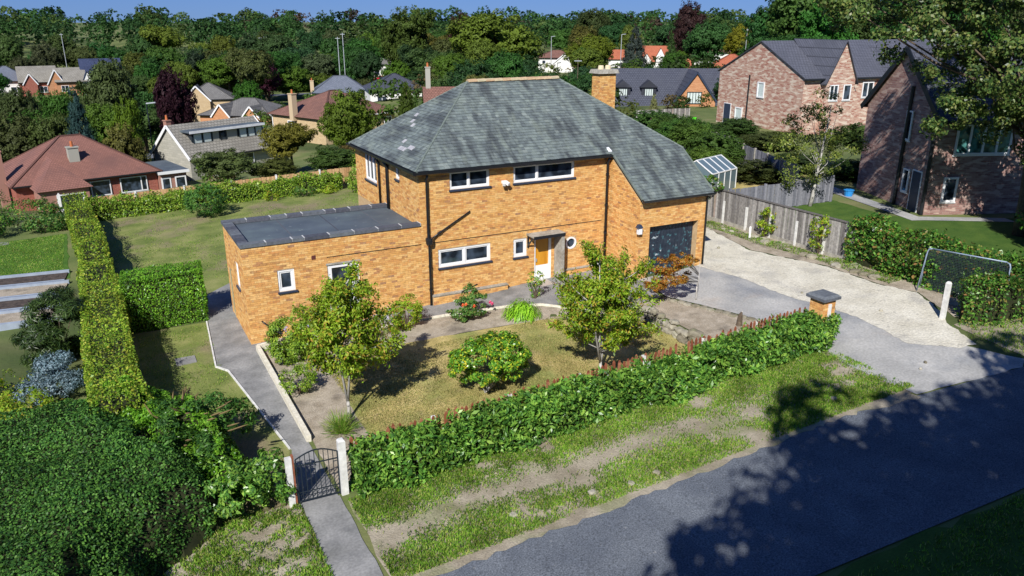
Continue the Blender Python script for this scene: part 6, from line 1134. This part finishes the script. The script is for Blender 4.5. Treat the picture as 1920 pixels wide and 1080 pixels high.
TR = [('copper_beech', 'dark purple copper beech beside the street lamp in the valley', -2.1, 67.6, 6.6, 4.6, CO, 'round'), ('blue_spruce', 'conical blue-green spruce behind the red-roofed bungalow', -11.4, 55, 5.0, 4.0, BG, 'conifer'), ('willow_tree', 'tall grey-green tree behind the blue spruce', -7.7, 73, 7.2, 7, (.10, .14, .045), 'tall'), ('yellow_green_tree', 'upright yellow-green tree before the copper beech', -7.5, 56.9, 4.6, 2.9, YG_, 'tall'), ('olive_bush', 'olive-yellow bush just behind the bungalow ridge', -8.2, 54.5, 2.6, 4.2, (.17, .17, .04), 'bush'),
 ('dark_tree', 'dark spreading tree in front of the white far house', -17.3, 82.8, 4.0, 5.2, (.07, .10, .03), 'round'), ('garden_tree', 'big olive tree beside the bungalow chimney', -16.8, 60, 3.6, 6.4, (.09, .11, .035), 'bush'), ('garden_tree', 'olive tree between the bungalow chimney and the spruce', -13.4, 58, 3.3, 5.2, (.085, .12, .03), 'bush'), ('garden_tree', 'green bushy tree below the far brick house', -14.3, 97.9, 2.8, 5.6, GR_, 'bush'), ('dark_conifer', 'dark conifer at the far left of the valley', -19.8, 77.6, 2.9, 3.4, DG, 'conifer'),
 ('clipped_tree', 'smooth clipped bright green tree behind the grey bungalow', 15, 120.8, 1.0, 5.8, (.06, .17, .02), 'ball'), ('purple_tree', 'purple-leaved tree at the foot of the wood', 22.7, 144.8, 3.2, 7, (.085, .025, .045), 'round'), ('dark_tree', 'tall dark tree with bare pale stems above the beige house', 12.1, 161.7, 5.4, 7.4, (.035, .06, .03), 'tall'), ('dark_tree', 'thin dark tree next to the bare pale stems', 16.4, 156.3, 4.8, 6, (.04, .075, .025), 'tall'),
 ('lime_tree', 'big round green tree behind the house ridge', 63.7, 120.4, 13.2, 19, (.15, .215, .028), 'round'), ('oak_tree', 'tall olive-green tree rising above the skyline', 65.2, 174.3, 15, 15.5, (.085, .13, .025), 'tall'), ('red_tree', 'dark red tree behind the big round green tree', 79.8, 173.7, 14, 8.5, (.07, .035, .025), 'tall'), ('red_tree', 'brownish red tree close to the big round tree', 86, 176.3, 12.2, 6.4, (.085, .045, .025), 'tall'), ('pine_tree', 'flat-topped dark pine left of the big round tree', 58.4, 150.1, 6.0, 9.8, (.045, .09, .03), 'spread'), ('round_tree', 'bright green ball-shaped tree by the white van', 43.8, 123.4, 3.6, 6.8, (.10, .20, .02), 'ball'), ('round_tree', 'smaller darker ball-shaped tree beside the bright one', 46.4, 120.4, 1.8, 4.9, (.045, .10, .03), 'ball'),
 ('laurel_tree', 'large round yellow-green shrub against the brown-roofed house', 12.3, 50.2, 5.2, 5.8, (.14, .21, .025), 'bush'), ('cypress_tree', 'yellow-green conical cypress behind the slate hip', 17.5, 48, 5.0, 3.2, (.09, .14, .02), 'conifer'), ('maple_tree', 'yellow-tipped round tree above the slate ridge', 94, 131.7, 8.1, 12.2, (.15, .20, .02), 'round'), ('cedar_tree', 'blue-grey cedar beside the street lamp', 108.3, 134, 9, 9, (.075, .10, .085), 'conifer'), ('small_conifer', 'small dark golden conifer behind the chimney', 82.4, 115.5, 4.8, 3.3, (.10, .12, .02), 'conifer'),
 ('red_tree', 'very tall dark red tree breaking the skyline', 143.6, 157.1, 16.7, 11.5, (.06, .03, .028), 'tall'), ('oak_tree', 'far rounded oak on the skyline above the chimney', 155.1, 223.2, 15.2, 14.2, (.07, .10, .03), 'round'), ('golden_tree', 'golden yellow tree behind the long white house', 127.2, 118.2, 10.2, 8.5, YE, 'round'), ('green_tree', 'fresh green tree left of the golden yellow tree', 127.8, 131.1, 11.2, 12.5, (.06, .15, .04), 'round'), ('whitebeam_tree', 'silvery green tree behind the pink brick roof', 99.9, 74.7, 12.1, 13, SG, 'round'), ('dark_tree', 'dark green tree right of the silvery tree', 98.2, 61.3, 13.6, 13, (.07, .12, .03), 'round'), ('oak_tree', 'brown-green tree above the golden tree', 124.7, 106.7, 14.3, 13.5, (.10, .12, .03), 'tall'), ('slim_conifer', 'slim green conifer between the red-roofed houses', 121.3, 136.6, 8, 4.9, (.06, .12, .03), 'conifer'),
 ('garden_tree', 'grey-green tree left of the twin poles', 39.7, 166.6, 4, 10, (.10, .14, .06), 'round'), ('garden_tree', 'bright green tree right of the purple tree', 33, 168.2, 4.3, 9.2, (.05, .14, .03), 'tall'), ('garden_tree', 'olive bushy tree beside the tall grey chimney', 29.5, 57.5, 5.4, 4.6, (.15, .16, .04), 'bush'), ('garden_tree', 'dark green tree left of the white cottage', 47.7, 153.9, 4.6, 7.6, (.04, .09, .03), 'round'), ('slim_tree', 'slim green tree beside the flat-topped pine', 66.5, 157.6, 3.9, 5.6, (.09, .14, .03), 'tall'),
 ('apple_tree', 'small grey-green apple tree with clear trunk behind the back fence', -2.5, 30.5, 2.6, 4.3, (.11, .15, .045), 'spread'), ('ash_tree', 'yellowing feathery tree in front of the dormer bungalow', 2.7, 33.6, 3.6, 4.2, (.20, .19, .03), 'spread'), ('garden_bush', 'dense green bush behind the back fence', 5.2, 31, 2.0, 4.4, (.08, .14, .03), 'bush'), ('garden_bush', 'mixed green bush next to the apple tree', .8, 31, 1.6, 3.8, (.11, .13, .03), 'bush'), ('garden_bush', 'russet and green bush below the buff brick wall', 8.6, 34, 2.2, 4.5, (.16, .12, .04), 'bush'), ('garden_bush', 'dense green bush beside the tall corner bush', 8.5, 25.5, 2.4, 4.0, (.09, .17, .03), 'bush'),
 ('fence_tree', 'dark leafy tree behind the garage roof', 30, 25.2, 4.3, 4.8, (.07, .15, .03), 'bush'), ('fence_tree', 'broad bush along the grey panel fence', 28.0, 18.6, 4.3, 4.6, (.075, .17, .03), 'bush'), ('fence_tree', 'green bush between the greenhouse and the panel fence', 25.6, 12.4, 4.4, 4.4, (.085, .16, .03), 'bush'), ('fence_tree', 'olive bush behind the birch', 24.9, 7.9, 3.1, 4.0, (.09, .115, .03), 'bush'), ('fence_tree', 'grey-green bush beside the chimney', 32.7, 30.7, 2.7, 3.4, (.07, .13, .05), 'bush'), ('fence_tree', 'leafy bush against the middle of the grey panel fence', 30.0, 21.6, 4.2, 4.4, (.085, .16, .03), 'bush'), ('fence_tree', 'fresh green bush between the fence and the garage roof', 26.6, 15.6, 4.5, 4.2, (.10, .18, .03), 'bush'), ('fence_tree', 'dark bush where the panel fence meets the pale board fence', 33.2, 27.4, 3.4, 4.2, (.06, .12, .03), 'bush'), ('fence_tree', 'light green bush beside the greenhouse', 22.9, 9.8, 3.7, 3.4, (.12, .20, .03), 'bush'), ('fence_tree', 'low bush in front of the pink brick gable', 36.5, 22.5, 3.4, 4.6, (.07, .13, .03), 'bush'), ('fence_tree', 'olive bush by the foot of the pink brick gable', 35.0, 17.0, 3.0, 5.0, (.10, .13, .035), 'bush'), ('variegated_conifer', 'pale variegated conifer in front of the dark slate roof', 36.3, 33, 4.3, 1.7, (.30, .32, .12), 'conifer'), ('garden_tree', 'green tree between the birch and the pink brick facade', 33.5, 6.6, 4.8, 5.2, (.08, .13, .03), 'spread'), ('garden_bush', 'dark bush below the birch crown', 29.3, 9.5, 2.6, 4.4, (.06, .095, .025), 'bush'), ('garden_bush', 'green bush near the dark brick house corner', 30.6, 5.6, 2.0, 3.6, (.05, .10, .02), 'bush')]
for k, (nm, lb, x, y, top, wd, col, kd) in enumerate(TR): z0 = gz(x, y); tree(nm, lb, x, y, max(1.2, top - z0), wd, col, kd, k)
VT = [(66.5,121.0,5.2,5.3,8,'r'),(59.3,125.3,4.7,3.7,8,'s'),(-7.9,80.9,6.0,5.1,4,'r'),(56.2,183.4,9.8,9.8,8,'b'),(63.5,46.3,6.8,5.1,4,'b'),(73.0,167.1,9.9,7.5,7,'r'),(-3.9,98.7,9.1,6.6,1,'r'),(-3.3,128.5,5.0,5.0,8,'r'),(98.2,77.8,7.3,7.9,0,'t'),(4.7,140.8,4.8,3.5,8,'b'),(27.2,45.0,4.4,5.1,2,'r'),(120.3,100.5,9.6,8.6,8,'r'),(-13.2,80.7,4.9,3.5,7,'r'),(11.0,182.0,8.4,8.0,5,'s'),(82.3,164.0,7.8,6.0,7,'s'),(2.3,166.4,4.9,5.3,6,'s'),(-17.0,85.5,5.6,6.4,6,'b'),(33.6,150.5,4.9,4.4,5,'r'),(-8.2,61.4,6.3,4.8,2,'s'),(150.1,128.5,7.4,7.9,0,'b'),(63.0,159.5,7.3,7.2,5,'r'),(-18.0,127.4,5.1,3.7,0,'b'),(73.7,50.2,6.6,6.6,8,'s'),(106.3,79.7,9.9,7.3,1,'b'),(42.0,170.3,8.7,9.6,2,'t'),(31.9,63.5,7.0,6.1,4,'b'),(24.0,149.1,9.1,6.7,8,'s'),(83.8,152.5,11.3,12.5,1,'b'),(107.8,153.5,5.8,5.0,2,'t'),(-7.9,109.5,5.7,4.3,3,'s'),(37.4,65.1,7.3,5.1,8,'r'),(71.8,151.9,6.9,7.7,0,'r'),(53.0,95.2,7.1,7.5,6,'b'),(138.1,113.4,8.9,8.6,4,'b'),(42.5,56.9,4.2,4.7,1,'t'),(60.3,181.4,6.8,5.1,8,'s'),(17.5,130.9,10.4,8.0,7,'s'),(-21.9,99.3,5.9,6.1,0,'b'),(45.0,92.3,4.7,4.5,0,'r'),(-27.4,154.0,5.1,5.8,1,'s'),(31.8,178.9,8.0,8.6,3,'b'),(38.6,85.6,5.7,4.4,2,'s'),(68.1,134.1,6.0,4.9,1,'r'),(-15.0,118.1,6.4,5.7,2,'t'),(14.2,166.4,6.6,7.4,0,'b'),(22.4,181.0,7.0,6.8,1,'b'),(-2.5,165.8,5.0,4.8,3,'b'),(58.9,140.7,8.9,10.0,3,'s'),(-0.1,146.9,5.8,5.8,3,'t'),(-30.3,184.7,8.2,9.2,8,'r'),(57.4,113.3,9.4,7.4,5,'r'),(142.1,127.4,6.8,7.4,0,'r'),(34.1,169.4,5.2,5.3,3,'r'),(44.8,68.7,4.3,3.6,4,'t'),(-1.6,188.7,8.3,6.2,7,'b'),(122.0,94.4,5.9,4.2,1,'r'),(-1.8,74.7,4.7,3.4,7,'r'),(45.5,102.9,7.1,7.0,7,'b'),(38.0,45.3,4.6,3.7,4,'b'),(-23.2,117.9,7.1,5.0,7,'s'),(52.8,187.6,5.1,3.9,4,'r'),(34.5,53.2,5.1,3.7,4,'b'),(-5.1,74.0,5.1,5.1,3,'s'),(90.9,169.5,11.5,12.3,2,'r'),(20.6,39.5,5.2,4.3,8,'s'),(-1.1,95.3,5.6,4.1,1,'b'),(-14.4,98.7,5.4,4.9,8,'r'),(46.2,159.8,10.1,7.2,1,'b'),(40.4,189.7,8.7,9.5,6,'s'),(28.2,186.5,6.9,7.4,5,'r'),(77.4,58.7,6.3,6.4,1,'s'),(126.5,114.3,5.4,4.9,0,'b'),(57.7,65.1,4.3,3.1,5,'r'),(9.8,162.1,8.0,6.1,5,'r'),(7.6,196.8,9.9,7.9,1,'t'),(-14.8,64.3,6.3,5.4,0,'t'),(-22.2,133.8,4.6,4.5,5,'r'),(37.4,152.4,4.8,4.1,5,'s'),(-17.6,62.3,4.0,3.3,2,'b'),(-19.5,80.9,4.8,3.9,0,'t'),(54.0,122.7,8.3,6.5,3,'b'),(91.5,76.6,4.8,4.1,1,'s'),(30.9,42.3,5.2,3.9,8,'s'),(81.1,175.3,8.7,6.5,7,'r'),(88.5,63.5,5.3,5.7,7,'b'),(16.3,149.7,8.5,8.7,2,'s'),(70.2,177.3,5.2,5.5,1,'r'),(-17.1,105.1,5.4,4.6,6,'b'),(17.7,187.2,10.7,7.9,7,'t'),(-19.6,104.2,5.5,5.0,2,'r'),(54.1,72.0,4.4,4.0,6,'r'),(59.9,64.0,4.1,4.6,4,'t'),(87.5,93.2,4.8,4.5,0,'r'),(52.1,140.0,4.9,4.2,7,'t'),(3.0,186.3,8.7,6.2,8,'t'),(95.7,166.7,6.0,5.4,7,'t'),(75.5,129.8,6.0,4.4,4,'r'),(0.3,120.4,5.0,4.4,5,'s'),(153.1,124.2,7.8,7.6,2,'r'),(5.0,167.8,4.9,4.7,7,'r'),(116.0,128.8,5.2,5.1,6,'b'),(59.6,47.9,4.4,3.9,4,'b'),(128.6,142.1,5.6,5.0,2,'r'),(67.3,181.4,7.6,7.4,7,'s'),(91.9,130.0,7.5,6.4,8,'r'),(50.4,189.0,6.4,5.6,7,'b'),(66.0,113.3,7.2,6.0,4,'t'),(29.8,67.1,5.2,4.8,3,'s'),(7.0,161.2,4.8,4.3,1,'s'),(29.3,148.8,6.8,6.7,2,'t'),(-11.3,62.2,4.2,3.5,0,'s'),(51.8,64.6,4.2,3.1,0,'s'),(22.7,159.1,5.4,4.3,1,'s'),(46.9,188.5,6.1,4.8,3,'r'),(-10.1,92.6,4.4,3.9,2,'t'),(80.7,112.4,6.5,6.3,5,'r'),(64.2,183.1,5.4,4.8,1,'r'),(40.5,133.0,4.8,3.4,7,'t'),(2.3,140.7,5.8,4.4,5,'r'),(45.7,87.3,4.3,3.0,8,'t'),(113.2,99.5,6.3,5.9,8,'b')]
VC = [(.07, .165, .025), (.05, .13, .03), (.11, .20, .025), (.085, .15, .04), (.04, .10, .03), (.14, .20, .03), (.06, .14, .055), (.115, .14, .04), (.055, .16, .03)]
for k, (x, y, h, wd, ci, kd) in enumerate(VT): tree('valley_tree', 'garden tree packed among the houses in the valley', x, y, h * 1.08, wd * 1.22, VC[ci], {'r': 'round', 't': 'tall', 'b': 'bush', 's': 'spread'}[kd], 500 + k, 'garden trees between the valley houses')
# individual trees of the belt below the skyline
def pol(az, D): a = R_(az); return CAM.x + D * math.sin(a), CAM.y + D * math.cos(a)
g = random.Random(5); az = -9; k = 0
while az < 47:
    for D in (g.uniform(226, 244), g.uniform(258, 285)):
        if az < 3 and D < 255: D = g.uniform(247, 257)
        if 28.5 < az < 45 and D < 255: continue
        x, y = pol(az + g.uniform(-.6, .6), D); h = g.uniform(9, 13.5) if D < 250 else g.uniform(9.5, 13.5)
        col = g.choice([GR_, DG, DG, OL, LG, (.06, .11, .03), (.045, .09, .03), (.10, .14, .025)]); col = tuple(c * g.uniform(.95, 1.6) for c in col)
        tree('woodland_tree', 'broadleaf tree in the wooded belt below the skyline', x, y, h, h * g.uniform(.65, .95), col, g.choice(['round', 'tall', 'round', 'spread']), k, 'trees of the wooded belt'); k += 1
    az += 1.75
g = random.Random(9)
for k in range(20):                                   # taller wood behind the pink brick house
    az = 46 + k * 1.35; D = g.uniform(118, 165); x, y = pol(az, D); h = g.uniform(12, 17); col = tuple(c * g.uniform(1.0, 1.5) for c in g.choice([GR_, DG, OL, (.07, .12, .03), (.09, .13, .04)]))
    tree('woodland_tree', 'tall broadleaf tree in the wood behind the pink brick house', x, y, h, h * g.uniform(.7, .95), col, g.choice(['round', 'tall']), k + 200, 'trees behind the pink brick house')
# distant wood as one mass
def woodland():
    g = np.random.default_rng(77); Ps, Ns, Ls, Ts = [], [], [], []
    for i in range(480):
        az = g.uniform(-16, 72); D = g.uniform(290, 440) if az < 46 else g.uniform(170, 330); x, y = pol(az, D); h = g.uniform(10, 14.5); wd = h * g.uniform(.6, .9); z0 = gz(x, y); n = 520
        lob = [(0, 0, h * .6, wd * .45, wd * .45, h * .38)] + [(g.uniform(-.3, .3) * wd, g.uniform(-.3, .3) * wd, h * g.uniform(.5, .85), wd * .22, wd * .22, h * .14) for _ in range(5)]
        P, N, _ = clump_cloud(n, lob, 110, wd * .08, i + 500, .3, .5); c = np.array([(.045, .105, .028), (.035, .085, .026), (.075, .12, .03), (.055, .13, .032), (.07, .05, .035)][g.choice(5, p=[.3, .3, .2, .15, .05])]) * g.uniform(.9, 1.6)
        Ps.append(P + np.array([x, y, z0])); Ns.append(N); Ls.append(np.full(n, wd * .085) * g.uniform(.7, 1.3, n)); Ts.append(np.tile(c, (n, 1)))
    return leaf_mesh('woodland', np.concatenate(Ps), np.concatenate(Ns), np.concatenate(Ls), np.concatenate(Ls) * .8, M['l_wood'], tint=np.concatenate(Ts))
stuff(link('woodland', woodland()), 'distant mass of dark woodland along the skyline', 'woodland')
# valley undergrowth so that gardens read as planted
def undergrowth():
    g = np.random.default_rng(78); Ps, Ns, Ls, Ts = [], [], [], []
    while len(Ps) < 330:
        az = g.uniform(-12, 64); D = g.uniform(66, 235); x, y = pol(az, D)
        if y < 27 or (x > 25 and y < 34): continue
        if any(abs(x - o.location.x - 5) < 9 and abs(y - o.location.y - 3) < 8 for o in HOUSES): continue
        h = g.uniform(.8, 2.6) * (1 + D / 300); wd = h * g.uniform(.9, 1.8); z0 = gz(x, y); n = 420
        P, N, _ = clump_cloud(n, [(0, 0, h * .45, wd * .5, wd * .5, h * .5)], 40, wd * .16, len(Ps) + 900, .3, .5); c = np.array([(.07, .13, .025), (.05, .09, .02), (.12, .15, .035), (.10, .17, .03), (.13, .10, .04)][g.choice(5, p=[.3, .25, .2, .15, .1])]) * g.uniform(.8, 1.2)
        P[:, 2] = np.maximum(P[:, 2], 0); Ps.append(P + np.array([x, y, z0])); Ns.append(N); Ls.append(np.full(n, wd * .10) * g.uniform(.7, 1.3, n)); Ts.append(np.tile(c, (n, 1)))
    return leaf_mesh('undergrowth', np.concatenate(Ps), np.concatenate(Ns), np.concatenate(Ls), np.concatenate(Ls) * .7, M['l_wood'], tint=np.concatenate(Ts))
HOUSES = [o for o in C.objects if o.get('category') == 'house']
stuff(link('undergrowth', undergrowth()), 'low garden shrubs and undergrowth across the valley', 'undergrowth')
# ---------------------------------------------------------------- birch, big tree, shade trees
def bigtree(name, label, x, y, h, lobes, n, L, Wd, mat, seed, r=.3, bark='bark', nclump=200, rc=.6, lean=(0, 0), nlimb=26, droop=.2, split=.3):
    root = thing(name, label, 'tree', gl(x, y, -.05)); P, N, cc = clump_cloud(n, lobes, nclump, rc, seed, .3, .5); g = np.random.default_rng(seed)
    link('crown', leaf_mesh(name, P, N, g.uniform(.7, 1.3, n) * L, g.uniform(.7, 1.2, n) * Wd, mat, droop), root)
    trunk_mb(h * .85, r, cc, seed, nlimb, split, lean, 9).build('trunk', M[bark], root, True); return root
M['l_birch'] = leafmat('birch_leaf', G((.05, .075, .015), (.09, .13, .02), (.14, .18, .03), (.20, .21, .05)), trans=.35, bigscale=1)
M['l_oak'] = leafmat('sycamore_leaf', G((.02, .05, .014), (.045, .09, .02), (.08, .13, .028), (.13, .18, .045), (.17, .17, .05)), trans=.3, bigscale=.8, rough=.38, gain=1.2)
bigtree('birch_tree', 'slender white-stemmed birch in front of the pink brick house', 22.9, 1.9, 6.3, [(0, 0, 2.6, 1.7, 1.6, 1.0), (-1.3, .6, 3.2, 1.1, 1.0, .8), (1.3, -.6, 3.0, 1.2, 1.0, .9), (0, .2, 4.3, 1.3, 1.2, .9), (.3, 0, 5.3, .8, .8, .8), (-.9, .5, 4.6, .8, .7, .6), (-.8, .4, 1.7, 1.2, .9, .5)], 5200, .13, .075, M['l_birch'], 91, r=.1, bark='bark_pale', nclump=120, rc=.38, nlimb=20, droop=.6, lean=(.4, -.2))
bigtree('sycamore_tree', 'big leaning sycamore with spreading boughs at the far right of the view', 26.4, -7.2, 14, [(-1.5, 1.0, 9.5, 3.5, 3.0, 1.6), (-4.8, 2.8, 9.0, 2.4, 2.0, 1.2), (-3.0, 1.2, 10.8, 3.2, 2.6, 1.4), (1.0, -.6, 8.0, 3.2, 2.8, 1.4), (-1.8, .6, 7.0, 2.6, 2.0, .9), (-3.8, 1.8, 7.4, 1.8, 1.6, .5), (.2, -.2, 5.8, 2.6, 2.0, .9), (-1.2, .5, 5.0, 1.6, 1.4, .6), (1.0, -.6, 3.4, 2.0, 1.8, 1.4), (0, 0, 12, 3.5, 3, 1.5), (1.6, -1.0, 1.6, 1.9, 1.6, 1.2), (-3.6, -.4, 7.6, 2.2, 1.8, 1.0), (-6.0, 3.4, 10.2, 2.2, 1.8, 1.2), (-4.5, 1.6, 5.6, 1.5, 1.2, .6), (-7.6, 4.2, 10.6, 2.2, 1.8, 1.1), (-6.4, 3.4, 8.4, 1.6, 1.3, .5), (-5.2, 2.6, 11.2, 2.6, 2.2, 1.2), (-2.6, 1.4, 6.2, 1.8, 1.4, .6), (-3.2, 1.6, 8.6, 2.4, 2.0, .9), (-9.0, 5.0, 11.3, 2.0, 1.6, .9), (-8.2, 4.4, 9.6, 1.4, 1.2, .5), (-4.8, 2.4, 9.8, 2.2, 2.0, .8), (-2.0, 1.0, 8.2, 2.0, 1.6, .6), (-3.4, 1.7, 6.9, 1.6, 1.3, .5), (-1.2, .6, 6.0, 1.5, 1.2, .5)], 62000, .155, .115, M['l_oak'], 92, r=.32, nclump=520, rc=.55, lean=(-.6, .3), nlimb=34, split=.25)
shrub('ivy_thicket', 'dark ivy thicket round the foot of the big sycamore', 26.6, -8.4, [(0, 0, 1.2, 1.6, 1.4, 1.1), (1.4, -.8, 1.4, 1.5, 1.3, 1.2), (-.6, -.9, .7, 1.2, 1.0, .7)], 3800, .15, .1, M['l_ivy'], nclump=90, rc=.4, seed=95)
# tall trees across the road behind the viewpoint: their shade falls on the tarmac
for k, (x, y, h, wd, col, lb) in enumerate(((-10.8, -33.2, 19.5, 10.5, GR_, 'roadside tree directly behind the viewpoint'), (-5.6, -32.1, 18.8, 11, OL, 'tallest roadside tree across the lane'), (-.6, -31.2, 17, 11, DG, 'tall roadside tree shading the bend of the road'), (4.4, -30.6, 15.8, 11, GR_, 'dark roadside tree opposite the drive'), (-3, -35.5, 21, 11, DG, 'tall tree in the second row across the lane'), (9.2, -30, 15, 10, OL, 'roadside tree farther along the lane'), (22.3, -14.6, 13, 6.5, DG, 'dark tree standing between the lane and the shaded brick house'))):
    tree('roadside_tree', lb, x, y, h, wd, col, 'tall' if k % 2 else 'round', 300 + k, 'trees across the road')

# ---------------------------------------------------------------- one label for each tree of the groups, from its look and its neighbours
def seen(o):
    v = cam_inv @ (Vector(o.location) + Vector((0, 0, o.scale.z * .5))); return 1472 * v.x / -v.z, -1472 * v.y / -v.z, -v.z
cam_inv = (Matrix.Translation(cam.location) @ cam.rotation_euler.to_matrix().to_4x4()).inverted()
SHORT = {'bungalow': 'red-roofed bungalow', 'dormer_bungalow': 'dormer bungalow', 'grey_bungalow': 'dark grey bungalow', 'beige_house': 'beige gabled house', 'white_house': 'far white house', 'blue_roofed_house': 'far dark blue roof', 'long_bungalow': 'blue-grey hipped roof', 'brown_roofed_house': 'brown hipped roof', 'slate_bungalow': 'skylight bungalow', 'cottage': 'small white cottage', 'chimney_bungalow': 'tall grey chimney', 'white_cottage': 'white rendered house', 'dormer_house': 'slate house with dormers', 'long_white_house': 'long white house', 'terracotta_bungalow': 'terracotta roof', 'red_roofed_house': 'far red roofs'}
anch = [(SHORT[o.name.split('.')[0]], *seen(o)) for o in C.objects if o.get('category') == 'house' and o.name.split('.')[0] in SHORT]
anch += [('pink brick house', *seen(b12)), ('golden yellow tree', *seen(C.objects['golden_tree'])), ('copper beech', *seen(C.objects['copper_beech'])), ('big round green tree', *seen(C.objects['lime_tree']))]
def words(o):
    c = o.children[0].color; r_, g_, b_ = c[0], c[1], c[2]
    hue = 'yellow-green' if r_ > .72 * g_ and g_ > .17 else 'olive' if r_ > .68 * g_ else 'dark green' if g_ < .11 else 'bright green' if g_ > .19 else 'green'
    me = o.children[0].data.name; shp = 'tall' if 'tall' in me else 'spreading' if 'spread' in me else 'bushy' if 'bush' in me else 'round'
    return shp, hue, 'small' if o.scale.z < 5 else 'big' if o.scale.z > 11 else 'mid-sized'
used = {}
todo = sorted([o for o in C.objects if o.name.split('.')[0] in ('valley_tree', 'woodland_tree')], key=lambda o: o.location.x)
for o in todo:
    u, v, d = seen(o); best = sorted(anch, key=lambda a: abs(a[1] - u) + abs(a[2] - v) * 1.5)
    shp, hue, sz = words(o)
    for a in best:
        rel = 'behind' if d > a[3] + 25 else 'in front of' if d < a[3] - 25 else 'left of' if u < a[1] else 'right of'
        base_ = '%s %s %s tree %s the %s' % (sz, shp, hue, rel, a[0])
        if base_ not in used: break
    used[base_] = 1; o['label'] = base_
